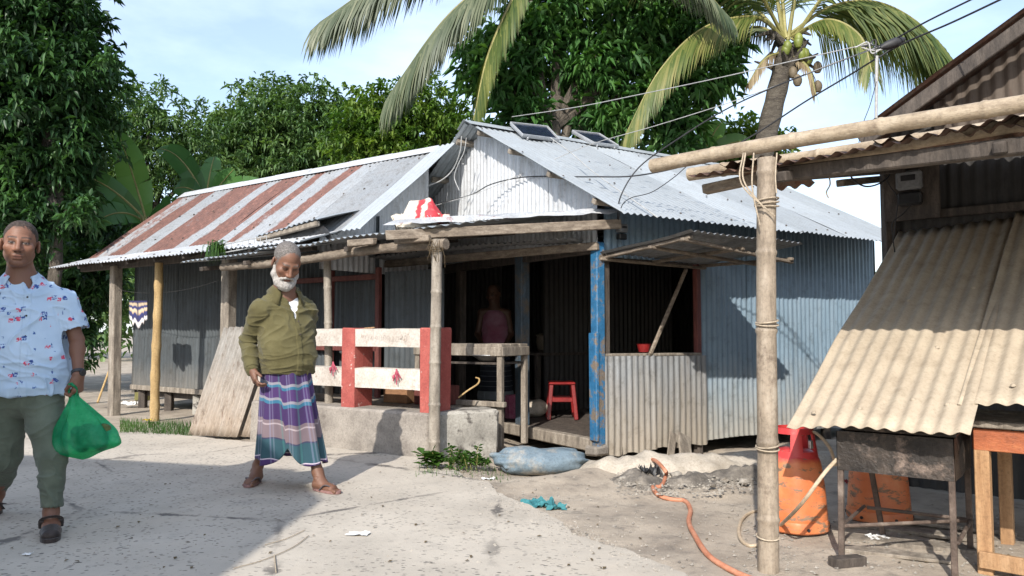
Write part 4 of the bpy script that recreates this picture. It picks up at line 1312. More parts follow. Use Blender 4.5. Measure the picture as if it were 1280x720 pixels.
# ---------------------------------------------------------------- gas cylinders
def cyl_mat():
    t = NT('cylinder_orange')
    p = t.pos((1, 1, 1), 'obj')
    z = t.sep(p)[2]
    zz = t.math('ADD', z, t.math('MULTIPLY', t.math('SUBTRACT', t.noise(p, 8, 5, .7), .5), 0.07))
    c = t.ramp(t.noise(p, 5, 6, .65), [(0.3, (0.50, 0.125, 0.040)), (0.55, (0.60, 0.19, 0.07)), (0.8, (0.64, 0.29, 0.13))])
    f = t.n("ShaderNodeMapRange"); f.inputs[1].default_value = 0.375; f.inputs[2].default_value = 0.405
    t.l(zz, f.inputs[0])
    c = t.mix(c, t.ramp(t.noise(p, 7, 5, .6), [(0.3, (0.42, 0.025, 0.03)), (0.7, (0.58, 0.065, 0.06))]), f.outputs[0])
    st = t.noise(t.pos((2.4, 2.4, 7), 'obj'), 3.2, 7, .7)
    c = t.mix(c, t.ramp(t.noise(p, 30, 5), [(0.3, (0.10, 0.075, 0.05)), (0.7, (0.24, 0.19, 0.13))]), t.ramp(st, [(0.55, 0), (0.60, 0.9)]))
    c = t.mix(c, (0.13, 0.08, 0.05), t.ramp(t.noise(p, 24, 5, .7), [(0.64, 0), (0.70, 0.8)]))
    t.color(c); t.rough(t.ramp(st, [(0.5, 0.42), (0.62, 0.8)]))
    t.bump(t.noise(p, 40, 5), 0.15, 0.01)
    M['cyl'] = t.m
    t = NT('cylinder_red')
    p = t.pos((1, 1, 1), 'obj')
    c = t.ramp(t.noise(p, 7, 5, .6), [(0.3, (0.42, 0.022, 0.028)), (0.7, (0.60, 0.06, 0.055))])
    c = t.mix(c, (0.28, 0.16, 0.12), t.ramp(t.noise(p, 18, 6, .7), [(0.62, 0), (0.70, 0.8)]))
    t.color(c); t.rough(0.42)
    M['cyl_red'] = t.m
cyl_mat()
def make_cylinder(base, rot, label, mirror=False):
    t = thing('gas_cylinder', label, 'gas cylinder', base, 'gas cylinders at the stall')
    t.rotation_euler = (0, 0, rot)
    def bld(mb, name, mat, smooth=True, par=None):
        o = mesh_obj(name, mb.v, mb.f, mat, None, smooth); o.parent = par or t
        if smooth:
            o.data.set_sharp_from_angle(angle=R(38))
        return o
    # body: pear shaped, slightly faceted shell with a foot ring
    prof = [(0.168, 0.055), (0.172, 0.075), (0.170, 0.10), (0.166, 0.16), (0.160, 0.24), (0.152, 0.30), (0.146, 0.345), (0.138, 0.385), (0.122, 0.415), (0.095, 0.435), (0.05, 0.445)]
    mb = MB()
    seg = 40
    def fac(a): return 1 + 0.018 * math.cos(6 * a)
    for r, z in prof:
        for k in range(seg):
            a = 2 * math.pi * k / seg
            q = r * fac(a)
            mb.v.append(Vector((q * math.cos(a), q * math.sin(a), z)))
    for i in range(len(prof) - 1):
        for k in range(seg):
            a = i * seg + k; b = i * seg + (k + 1) % seg
            mb.f.append((a, b, b + seg, a + seg))
    mb.f.append(tuple(reversed(range(seg)))); mb.f.append(tuple((len(prof) - 1) * seg + k for k in range(seg)))
    bld(mb, 'body', M['cyl'])
    # foot ring, slightly wider, with drain holes
    mb = MB()
    rr = [(0.170, 0.0), (0.178, 0.008), (0.180, 0.045), (0.174, 0.062), (0.160, 0.064), (0.160, 0.0)]
    for r, z in rr:
        for k in range(seg):
            a = 2 * math.pi * k / seg
            q = r * fac(a)
            mb.v.append(Vector((q * math.cos(a), q * math.sin(a), z)))
    for i in range(len(rr)):
        for k in range(seg):
            a = i * seg + k; b = i * seg + (k + 1) % seg; j = ((i + 1) % len(rr)) * seg
            mb.f.append((a, b, j + (k + 1) % seg, j + k))
    fr = bld(mb, 'foot_ring', M['cyl'])
    for k in range(6):
        a = math.pi * 2 * k / 6 + 0.25
        d = Vector((math.cos(a), math.sin(a), 0))
        mb = MB().lathe(d * 0.172 * fac(a) + Z * 0.028, [(0.009, 0.0), (0.009, 0.012)], 10, d)
        bld(mb, 'drain_hole', M['black_plastic'], False, fr)
    # shroud with cut-outs: three uprights and a hooped grip
    sh = MB()
    def arc(r0, r1, z0, z1, a0, a1, n=10):
        b = len(sh.v)
        for i in range(n + 1):
            a = a0 + (a1 - a0) * i / n
            for r, z in ((r0, z0), (r1, z1), (r1 - 0.012, z1), (r0 - 0.012, z0)):
                sh.v.append(Vector((r * math.cos(a), r * math.sin(a), z)))
        for i in range(n):
            for k in range(4):
                sh.f.append((b + i * 4 + k, b + i * 4 + (k + 1) % 4, b + i * 4 + 4 + (k + 1) % 4, b + i * 4 + 4 + k))
        sh.f.append((b, b + 1, b + 2, b + 3)); sh.f.append((b + n * 4 + 3, b + n * 4 + 2, b + n * 4 + 1, b + n * 4))
    for a in (0.2, 2.1, 3.9, 5.2):
        arc(0.128, 0.108, 0.40, 0.535, a, a + 0.55, 6)
    arc(0.130, 0.122, 0.39, 0.435, 0, 2 * math.pi, 30)
    arc(0.110, 0.104, 0.53, 0.562, 0, 2 * math.pi, 30)
    bld(sh, 'shroud', M['cyl_red'])
    v = MB().lathe((0, 0, 0.44), [(0.02, 0), (0.02, 0.06), (0.016, 0.062), (0.016, 0.09)], 12)
    bld(v, 'valve', M['steel'])
    v = MB().lathe((0, 0, 0.53), [(0.026, 0), (0.027, 0.05), (0.022, 0.056)], 14)
    bld(v, 'regulator', M['black_plastic'])
    v = MB().box((0.03 * (1 if not mirror else -1), -0.105, 0.475), (0.022, 0.02, 0.045), bevel=0.003)
    bld(v, 'tap', M['steel'], False)
    return t
c1 = atZ(1003, 665, 0.0)
CYL1 = Vector((c1.x, c1.y + 0.10, 0.0))
make_cylinder(CYL1, 0.3, 'red topped orange gas cylinder next to the tall bamboo post')
c2 = atZ(1107, 652, 0.0)
CYL2 = Vector((c2.x, c2.y + 0.08, 0.0))
make_cylinder(CYL2, 1.4, 'scuffed orange gas cylinder standing under the stove')
# ---------------------------------------------------------------- unseen house added left of the camera to cast shade across the concrete
def make_shade_house():
    zc = 3.6
    k = 1.43 * zc
    def lift(x, y): return Vector((x - SUN_DIR.x * k, y - SUN_DIR.y * k, zc))
    c = lift(-1.72, 6.15); e1 = lift(-1.50, 3.4); e2 = lift(-6.0, 7.35)
    ax = (e2 - c).normalized(); ay = -Vector((-ax.y, ax.x, 0)); ay = ay if ay.y < 0 else -ay
    t = thing('shade_house', 'unseen tin roofed house added to shade the lane', 'house', (c.x, c.y, 0))
    W = 7.5
    sk = (e1 - c).normalized()
    dv = (sk * 2.2 + Z * 0.8).normalized()
    n = dv.cross(ax); n = n if n.z > 0 else -n
    # eave on the lane side, gable end skewed to shape the edge of the shadow
    corr_run('roof_sheet', c, ax, dv, W, 0.0, 2.4, M['tin_roof'], t, n=n, nl=3)
    rdg = c + sk * 2.25 + Z * 0.82
    dv2 = (sk * 2.2 - Z * 0.8).normalized(); n2 = dv2.cross(ax); n2 = n2 if n2.z > 0 else -n2
    corr_run('roof_sheet', rdg, ax, dv2, W, 0.0, 2.4, M['tin_roof'], t, n=n2, nl=3)
    w0 = Vector((c.x, c.y, 0)) + ax * 0.35 + ay * 0.35
    corr_run('wall_sheet', w0, ax, Z, W - 0.7, 0.0, 3.6, M['tin_grey'], t, n=-ay, nl=3)
    corr_run('wall_sheet', w0, ay, Z, 3.9, 0.0, 3.6, M['tin_grey'], t, n=-ax, nl=3)
    corr_run('wall_sheet', w0 + ay * 3.9, ax, Z, W - 0.7, 0.0, 3.6, M['tin_grey'], t, n=ay, nl=3)
    MB().box(w0 + ax * 1.6 - ay * 0.03 + Z * 1.0, (0.9, 0.05, 2.0), (ax, ay, Z), bevel=0.01).build('door', M['wood_dark'], t)
make_shade_house()

# ---------------------------------------------------------------- foliage
def leaf_mesh(name, P, D, L, W, mat, parent, tint=None, droop=0.25, fold=0.25):
    """one diamond, gently folded leaf for every P, pointing along D"""
    N = len(P)
    D = D / np.maximum(1e-6, np.linalg.norm(D, axis=1, keepdims=True))
    up = np.tile(np.array([[0, 0, 1.0]]), (N, 1)) + rng.normal(0, 0.35, (N, 3))
    S = np.cross(D, up); S /= np.maximum(1e-6, np.linalg.norm(S, axis=1, keepdims=True))
    T = np.cross(S, D)
    L = L[:, None]; W = W[:, None]
    mid = P + D * L * 0.48 + T * L * 0.04
    tip = P + D * L - np.array([[0, 0, 1.0]]) * L * droop
    v = np.stack([P, mid + S * W * 0.5 + T * W * fold, tip, mid - S * W * 0.5 + T * W * fold], 1).reshape(-1, 3)
    b = np.arange(N)[:, None] * 4
    f = np.concatenate([b + np.array([[0, 1, 2]]), b + np.array([[0, 2, 3]])], 0)
    o = mesh_obj(name, v, f, mat, parent)
    if tint is None: tint = rng.random(N)
    at = o.data.attributes.new("tint", 'FLOAT', 'POINT')
    at.data.foreach_set("value", np.repeat(tint, 4).astype(np.float32))
    return o
def crown_points(blobs, tips, seed):
    r = np.random.default_rng(seed)
    vol = np.array([b[1][0] * b[1][1] * b[1][2] for b in blobs]) ** 0.72
    cnt = np.maximum(8, (tips * vol / vol.sum())).astype(int)
    out, nor = [], []
    for (c, rad), n in zip(blobs, cnt):
        d = r.normal(0, 1, (n, 3)); d /= np.linalg.norm(d, axis=1, keepdims=True)
        rr = r.random(n) ** 0.42
        # lumpy: sub clumps push the shell in and out
        lump = 1 + 0.42 * vnoise(d * 2.6 + seed, seed)
        out.append(np.array(c) + d * rr[:, None] * lump[:, None] * np.array(rad)); nor.append(d)
    return np.concatenate(out), np.concatenate(nor)
def make_tree(name, label, base, h_trunk, blobs, tips, per, leaf, mat, seed, trunk_r=0.14, group=None, lean=(0, 0), droop=0.3, bark='bark', limbs=True):
    """blobs in world coordinates: (centre, radii)"""
    base = Vector(base)
    t = thing(name, label, 'tree', base, group)
    r = np.random.default_rng(seed)
    C, Nn = crown_points(blobs, tips, seed)
    N = len(C) * per
    P = np.repeat(C, per, 0) + r.normal(0, leaf[0] * 0.30, (N, 3))
    D = r.normal(0, 1, (N, 3)) * 0.9 + np.repeat(Nn, per, 0) * 0.55
    D[:, 2] -= droop
    L = leaf[0] * r.uniform(0.65, 1.25, N); W = leaf[1] * r.uniform(0.75, 1.25, N)
    tint = np.clip(np.repeat(r.random(len(C)), per) * 0.7 + r.random(N) * 0.35, 0, 1)
    leaf_mesh('crown', P, D, L, W, M[mat], t, tint)
    # trunk with limbs reaching into the blobs
    top = base + Vector((lean[0], lean[1], h_trunk))
    n = 10
    pts = [base.lerp(top, i / n) + Vector((0.05 * math.sin(i * 1.1 + seed), 0.05 * math.cos(i * 0.9 + seed), 0)) for i in range(n + 1)]
    MB().tube(pts, [trunk_r * (1.25 if i == 0 else 1 - 0.45 * i / n) for i in range(n + 1)], 12).build('trunk', M[bark], t, smooth=True)
    if limbs:
        for i, (c, rad) in enumerate(blobs):
            s = pts[min(n, 5 + (i * 2) % 6)]
            e = Vector(c) + Vector((0, 0, rad[2] * 0.2))
            m_ = s.lerp(e, 0.5) + Vector((0, 0, 0.15 * (e - s).length))
            cp = catmull([s, m_, e], 6)
            MB().tube(cp, [trunk_r * 0.5 * (1 - 0.8 * k / len(cp)) for k in range(len(cp))], 7).build('limb', M[bark], t, smooth=True)
    return t
def bl(px, py, Y, r, rz=None, ry=None):
    p = atY(px, py, Y)
    return (tuple(p), (r, ry or r, rz or r * 0.85))
def gbase(px, Y): 
    return Vector(((px - 640) / 960 * Y, Y, 0.0))

make_tree('broadleaf_tree', 'big dark leafed tree towering left of the rusty roof', gbase(62, 11.2), 5.2,
    [bl(10, 30, 11.2, 1.3), bl(82, 22, 11.4, 0.55), bl(78, 95, 11.2, 0.85), bl(10, 130, 11.0, 1.0), bl(60, 185, 11.3, 0.75), bl(10, 235, 11.2, 0.75), bl(-60, 90, 11.3, 1.6), bl(15, -70, 11.4, 1.4), bl(100, 80, 11.3, 0.42), bl(95, 140, 11.3, 0.55), bl(90, 215, 11.4, 0.40), bl(40, 275, 11.0, 0.42), bl(95, 262, 11.0, 0.30), bl(15, 330, 11.1, 0.40)],
    2700, 19, (0.165, 0.055), 'leaf_dark', 3, 0.11)
make_tree('broadleaf_tree', 'thin crowned grey-green tree behind the upright banana leaf', gbase(185, 17), 4.0,
    [bl(185, 145, 17, 1.1), bl(140, 160, 17, 0.8), bl(225, 180, 17, 0.9), bl(170, 215, 17, 1.2), bl(120, 235, 17, 1.2), bl(240, 240, 17, 1.1)],
    1000, 12, (0.16, 0.05), 'leaf_mid', 5, 0.13)
make_tree('mango_tree', 'round topped blue-green tree beyond the middle of the rusty roof', gbase(350, 21), 4.0,
    [bl(340, 150, 21, 1.3), bl(385, 140, 21, 1.1), bl(300, 175, 21, 1.2), bl(420, 175, 21, 1.2), bl(350, 205, 21, 1.7), bl(275, 210, 21, 1.2), bl(410, 215, 21, 1.4)],
    1900, 14, (0.20, 0.058), 'leaf_mid', 8, 0.2)
make_tree('broadleaf_tree', 'bright green tree between the rusty roof ridge and the white gable', gbase(505, 15.5), 3.6,
    [bl(470, 145, 15.5, 0.85), bl(525, 140, 15.5, 0.9), bl(500, 180, 15.5, 1.1), bl(450, 180, 15.5, 0.8), bl(560, 170, 15.5, 0.8), bl(490, 215, 15.5, 1.0)],
    1200, 14, (0.14, 0.055), 'leaf_light', 13, 0.13)
make_tree('mango_tree', 'large dense mango tree rising behind the gabled tin house', gbase(692, 12.6), 5.0,
    [bl(628, 95, 12.6, 0.60), bl(662, 45, 12.6, 0.62), bl(700, 5, 12.6, 0.7), bl(660, 150, 12.6, 0.50), bl(745, 70, 12.8, 0.75), bl(800, 30, 12.8, 0.75), bl(860, 20, 12.9, 0.65), bl(830, 100, 12.8, 0.70), bl(885, 95, 13.0, 0.5), bl(760, 145, 12.8, 0.6), bl(845, 160, 12.9, 0.5), bl(900, 45, 13, 0.5), bl(800, -50, 12.8, 1.0), bl(700, -70, 12.8, 1.0), bl(600, 60, 12.6, 0.36), bl(716, 118, 13.2, .5)],
    1500, 13, (0.25, 0.072), 'leaf_mango', 21, 0.19, lean=(0.05, 0))
make_tree('broadleaf_tree', 'low shady tree under the big tree left of the rusty roof', gbase(30, 16), 2.0,
    [bl(20, 290, 15, 1.2), bl(95, 275, 15, 0.9), bl(60, 335, 14, 0.9), bl(-50, 300, 15, 1.6), bl(130, 290, 15, 0.7), bl(20, 370, 14, 0.8), bl(90, 370, 14, 0.7), bl(120, 340, 14, .6), bl(-40, 400, 14, .9), bl(40, 420, 14, .6), bl(95, 425, 14, .5)],
    2000, 13, (0.16, 0.06), 'leaf_dark', 31, 0.12)
make_tree('broadleaf_tree', 'small green tree showing past the foot of the coconut palm', gbase(935, 15), 2.6,
    [bl(930, 175, 15, 0.55), bl(905, 195, 15, 0.6), bl(965, 185, 15, 0.45)],
    260, 10, (0.2, 0.06), 'leaf_light', 37, 0.09)

# far wood that closes the view between the trunks
def make_far_wood():
    r = np.random.default_rng(5)
    C = []
    for i in range(46):
        x = -32 + i * 1.45 + r.uniform(-.6, .6); y = 32 + r.uniform(-3, 3)
        h = r.uniform(5.2, 7.4) if x < -4 else r.uniform(3.5, 4.8)
        n = 170
        d = r.normal(0, 1, (n, 3)); d /= np.linalg.norm(d, axis=1, keepdims=True)
        C.append(np.array([x, y, h * 0.52]) + d * (r.random((n, 1)) ** 0.4) * np.array([1.5, 1.3, h * 0.5]))
    C = np.concatenate(C); per = 4
    P = np.repeat(C, per, 0) + r.normal(0, .15, (len(C) * per, 3))
    D = r.normal(0, 1, P.shape); D[:, 2] -= .2
    o = leaf_mesh('far_wood', P, D, r.uniform(.3, .5, len(P)), r.uniform(.14, .24, len(P)), M['leaf_mid'], None)
    tag(o, 'distant belt of mixed trees behind the village', 'trees', kind='stuff')
make_far_wood()

# ---------------------------------------------------------------- coconut palms
def frond(parent, pts, n_leaf, ll, mat, hang=0.75, side=0.6, seed=0, taper=True):
    """pts: rachis control points in world space"""
    r = np.random.default_rng(seed)
    c = catmull(pts, 10)
    cum = [0]
    for i in range(1, len(c)): cum.append(cum[-1] + (c[i] - c[i - 1]).length)
    L = cum[-1]
    def at(s):
        x = s * L
        for i in range(1, len(c)):
            if cum[i] >= x:
                k = (x - cum[i - 1]) / max(1e-6, cum[i] - cum[i - 1])
                return c[i - 1].lerp(c[i], k), (c[i] - c[i - 1]).normalized()
        return c[-1], (c[-1] - c[-2]).normalized()
    V, F = [], []
    n_leaf = int(n_leaf * 1.45)
    for i in range(n_leaf):
        s = 0.14 + 0.86 * (i + r.uniform(-.3, .3)) / n_leaf
        s = min(max(s, 0.12), 1)
        p, d = at(s)
        sd = d.cross(Z)
        if sd.length < 0.15: sd = Vector((1, 0, 0))
        sd.normalize()
        l = ll * (0.45 + 0.75 * math.sin(math.pi * min(1, 0.14 + s * 0.78))) * r.uniform(.85, 1.12)
        for sg in (-1, 1):
            out = (sd * sg * side + d * 0.55 - Z * hang * r.uniform(.5, 1.0)).normalized()
            a = p + sd * sg * 0.012
            m1 = a + (sd * sg * side * 1.1 + d * 0.6 - Z * hang * 0.25).normalized() * l * 0.35
            m2 = m1 + out * l * 0.35
            e = m2 + (out - Z * 0.6 * hang).normalized() * l * 0.34
            w = Vector((out.y, -out.x, 0))
            wd = (d - out * d.dot(out)).normalized() * 0.015
            b = len(V)
            V += [a - wd * .6, a + wd * .6, m1 + wd, m1 - wd, m2 + wd * .8, m2 - wd * .8, e]
            F += [(b, b + 1, b + 2, b + 3), (b + 3, b + 2, b + 4, b + 5), (b + 5, b + 4, b + 6)]
    o = mesh_obj('frond', np.array([tuple(v) for v in V]), F, M[mat], parent)
    tn = np.repeat(r.random(len(V) // 7), 7)
    at_ = o.data.attributes.new("tint", 'FLOAT', 'POINT'); at_.data.foreach_set("value", tn.astype(np.float32))
    rach = MB().tube(c, [0.032 * (1 - 0.85 * i / len(c)) + 0.004 for i in range(len(c))], 6).build('rachis', M['palm_stalk'], o, smooth=True)
    return o
simple('palm_stalk', [(0.3, (0.14, 0.13, 0.035)), (0.7, (0.30, 0.27, 0.09))], 5, 0.6, 0.1)
def make_palm(label, crown, base, fronds, nuts=True, r0=0.20, r1=0.15, seed=0):
    crown = Vector(crown); base = Vector(base)
    t = thing('coconut_palm', label, 'palm', base)
    n = 26
    pts = []
    for i in range(n + 1):
        k = i / n
        pts.append(base.lerp(crown, k) + Vector((-0.35 * math.sin(math.pi * k) * 0.6, 0, 0)))
    MB().tube(pts, [(r0 + (r1 - r0) * i / n) * (1.05 if i % 2 else 0.97) for i in range(n + 1)], 14).build('trunk', M['palm_bark'], t, smooth=True)
    for i, (cp, nl, ll, mat, hang, side) in enumerate(fronds):
        frond(t, cp, nl, ll, mat, hang, side, seed + i)
    # fibrous crown base: old stalks and husk
    mb = MB()
    rr = random.Random(seed)
    for k in range(22):
        a = rr.uniform(0, 6.28); z = rr.uniform(-0.45, 0.25)
        d = Vector((math.cos(a), math.sin(a), 0))
        p = crown + d * 0.10 + Z * z
        mb.tube([p, p + d * 0.16 + Z * 0.12, p + d * rr.uniform(.25, .42) + Z * rr.uniform(-.1, .25)], [0.06, 0.045, 0.012], 6)
    mb.build('stalk_base', M['palm_bark'], t, smooth=True)
    if nuts:
        for k in range(11):
            a = rr.uniform(0, 6.28)
            c = crown + Vector((0.20 * math.cos(a) + 0.08, -0.16 - 0.10 * abs(math.sin(a)), rr.uniform(-0.28, 0.10)))
            m = 'coconut' if k < 7 else 'coconut_old'
            if k >= 7: c += Vector((0.12, -.05, -0.42))
            prof = [(0.001, -0.10), (0.042, -0.088), (0.068, -0.04), (0.072, 0.01), (0.056, 0.06), (0.022, 0.095), (0.001, 0.10)]
            MB().lathe(c, prof, 12, caps=False).build('coconut', M[m], t, smooth=True)
    return t
PY = 12.3
def q(px, py, Y=PY): return atY(px, py, Y)
make_palm('coconut palm with green nuts and yellowing fronds behind the tin roof', q(984, 62), Vector(((925 - 640) / 960 * PY, PY, 0)), [
    ([q(980, 48), q(945, 22, 12.0), q(880, 35, 11.7), q(825, 88, 11.5), q(782, 168, 11.4)], 100, 0.85, 'leaf_palm_yellow', 1.0, 0.25),
    ([q(988, 42), q(1040, 8, 12.3), q(1100, 4, 12.2), q(1160, 40, 12.2), q(1205, 110, 12.2)], 110, 1.45, 'leaf_palm', 1.35, 0.22),
    ([q(990, 45), q(1050, 20, 12.8), q(1110, 25, 13.4), q(1165, 65, 13.8)], 84, 1.35, 'leaf_palm_yellow', 1.3, 0.25),
    ([q(985, 50), q(1000, -30, 12.2), q(1035, -120, 12.0), q(1110, -170, 11.8)], 60, 0.8, 'leaf_palm', 0.5, 0.6),
    ([q(980, 48), q(960, -40, 12.3), q(900, -130, 12.3), q(800, -150, 12.2)], 60, 0.8, 'leaf_palm', 0.6, 0.6),
    ([q(982, 48), q(975, -50, 12.7), q(975, -150, 13.2)], 50, 0.8, 'leaf_palm', 0.5, 0.6),
    ([q(990, 50), q(1060, -40, 12.0), q(1150, -90, 11.7), q(1230, -60, 11.5)], 60, 0.8, 'leaf_palm', 0.8, 0.5),
    ([q(980, 48), q(930, 0, 12.9), q(870, -15, 13.3), q(800, 40, 13.6)], 60, 0.75, 'leaf_palm_grey', 0.9, 0.35),
    ([q(980, 46), q(940, -20, 11.9), q(880, -60, 11.6), q(810, -30, 11.4)], 70, 0.8, 'leaf_palm', 0.8, 0.4),
    ([q(990, 46), q(1035, 25, 11.7), q(1075, 45, 11.3), q(1090, 90, 11.1)], 50, 0.6, 'leaf_palm_yellow', 0.9, 0.4),
    ([q(978, 46), q(940, 35, 12.9), q(905, 70, 13.4), q(885, 130, 13.6)], 50, 0.6, 'leaf_palm_grey', 0.9, 0.4),
    ([q(985, 66), q(1010, 85, 12.0), q(1020, 120, 11.9)], 10, 0.28, 'leaf_dry', 1.0, 0.3),
    ([q(975, 66), q(955, 75, 12.1), q(935, 105, 12.0)], 12, 0.30, 'leaf_dry', 1.0, 0.3),
], seed=40)
P2 = 11.6
def q2(px, py, Y=P2): return atY(px, py, Y)
make_palm('tall coconut palm whose long grey fronds hang into the sky above the gable', q2(672, -60, 12.6), Vector((0.62, 13.4, 0)), [
    ([q2(668, -65), q2(600, -75, 11.3), q2(510, -45, 11.0), q2(400, 28, 10.8)], 120, 0.95, 'leaf_palm_grey', 1.15, 0.22),
    ([q2(668, -60), q2(620, -30, 11.2), q2(555, 25, 11.0), q2(487, 118, 10.9)], 125, 0.95, 'leaf_palm_grey', 1.2, 0.25),
    ([q2(670, -60), q2(640, 0, 11.3), q2(610, 70, 11.1), q2(592, 150, 11.0)], 70, 0.7, 'leaf_palm', 0.9, 0.4),
    ([q2(675, -62), q2(760, -75, 11.4), q2(850, -40, 11.2), q2(910, 20, 11.1)], 80, 0.75, 'leaf_palm_grey', 1.0, 0.3),
    ([q2(672, -65), q2(690, -170, 11.5), q2(770, -230, 11.4)], 60, 0.8, 'leaf_palm', 0.5, 0.6),
    ([q2(672, -65), q2(640, -160, 11.5), q2(540, -200, 11.4)], 60, 0.8, 'leaf_palm', 0.6, 0.6),
], nuts=False, r0=0.14, r1=0.11, seed=70)

# ---------------------------------------------------------------- banana plants
def banana_leaf(parent, p0, p1, width, bulge, mat='leaf_banana', seed=0, face=None, slits=0.25):
    r = random.Random(seed)
    p0 = Vector(p0); p1 = Vector(p1)
    d = p1 - p0; L = d.length
    view = (face or Vector((0.1, -1, 0.15))).normalized()
    s = d.normalized().cross(view).normalized()
    nrm = s.cross(d.normalized())
    n = 26
    V, F = [], []
    for side in (-1, 1):
        i = 0
        while i < n:
            seg = r.choice((2, 3, 4, 6)) if r.random() < slits else 6
            j = min(n, i + seg)
            ang = r.uniform(-0.25, 0.25)
            rows = []
            for k in range(i, j + 1):
                t_ = k / n
                c = p0.lerp(p1, t_) + Z * bulge * 4 * t_ * (1 - t_) * L
                w = width * 0.5 * (math.sin(math.pi * min(1, 0.06 + t_ * 0.93)) ** 0.55)
                row = []
                for m_ in (0, 0.5, 1.0):
                    p = c + s * side * w * m_ + nrm * (0.16 * w * m_ - (0.12 + ang) * w * m_ * m_) + d.normalized() * (0.12 * w * m_)
                    row.append(p)
                rows.append(row)
            for row in rows: V += row
            b = len(V) - 3 * len(rows)
            for k in range(len(rows) - 1):
                for m_ in range(2):
                    a = b + k * 3 + m_
                    F.append((a, a + 1, a + 4, a + 3))
            i = j
    o = mesh_obj('leaf', np.array([tuple(v) for v in V]), F, M[mat], parent, smooth=True)
    at_ = o.data.attributes.new("tint", 'FLOAT', 'POINT'); at_.data.foreach_set("value", np.full(len(V), r.random(), np.float32))
    mid = [p0.lerp(p1, t_) + Z * bulge * 4 * t_ * (1 - t_) * L - nrm * -0.006 for t_ in np.linspace(0, 1, 12)]
    MB().tube(mid, [0.02 * (1 - 0.8 * k / 11) for k in range(12)], 6).build('midrib', M['palm_stalk'], o, smooth=True)
    return o
def make_banana(label, px, Y, leaves, stem_to):
    b = gbase(px, Y)
    t = thing('banana_plant', label, 'banana plant', b, 'banana plants behind the rusty roof')
    MB().tube([b, b.lerp(stem_to, .5) + Vector((0.03, 0, 0)), stem_to], [0.13, 0.11, 0.07], 12).build('stem', M['palm_stalk'], t, smooth=True)
    for i, (a, e, w, bu) in enumerate(leaves):
        MB().tube([stem_to, a.lerp(stem_to, .4) + Z * .04, a], [0.04, 0.03, 0.02], 6).build('leaf_stalk', M['palm_stalk'], t, smooth=True)
        banana_leaf(t, a, e, w, bu, seed=i + int(px), slits=0.2 if i == 0 else 0.6)
    return t
Yb = 12.6
make_banana('banana plant with one tall upright leaf behind the rusty roof', 182, Yb, [
    (q(182, 272, Yb), q(148, 166, Yb + .1), 0.52, 0.03), (q(175, 268, Yb), q(82, 215, Yb - .5), 0.36, 0.12), (q(176, 275, Yb), q(112, 285, Yb - .7), 0.42, 0.2),
    (q(186, 275, Yb), q(232, 262, Yb - .2), 0.36, 0.15), (q(178, 278, Yb), q(60, 290, Yb - .3), 0.34, 0.22)], q(183, 285, Yb))
make_banana('banana plant with spreading leaves above the rusty roof ridge', 262, 14.2, [
    (q(258, 250, 14.2), q(325, 226, 14.0), 0.34, 0.06), (q(262, 250, 14.2), q(292, 212, 14.1), 0.40, 0.03), (q(256, 248, 14.2), q(198, 186, 14.3), 0.42, 0.18),
    (q(258, 245, 14.2), q(268, 196, 14.6), 0.38, 0.1), (q(255, 250, 14.2), q(218, 236, 13.9), 0.40, 0.2)], q(259, 262, 14.2))
make_banana('banana plant with torn leaves beside the coconut palm foot', 880, 13.6, [
    (q(872, 195, 13.6), q(838, 150, 13.5), 0.40, 0.05), (q(878, 195, 13.6), q(905, 150, 13.8), 0.36, 0.08), (q(885, 198, 13.6), q(940, 178, 13.4), 0.36, 0.15)], q(878, 205, 13.6))
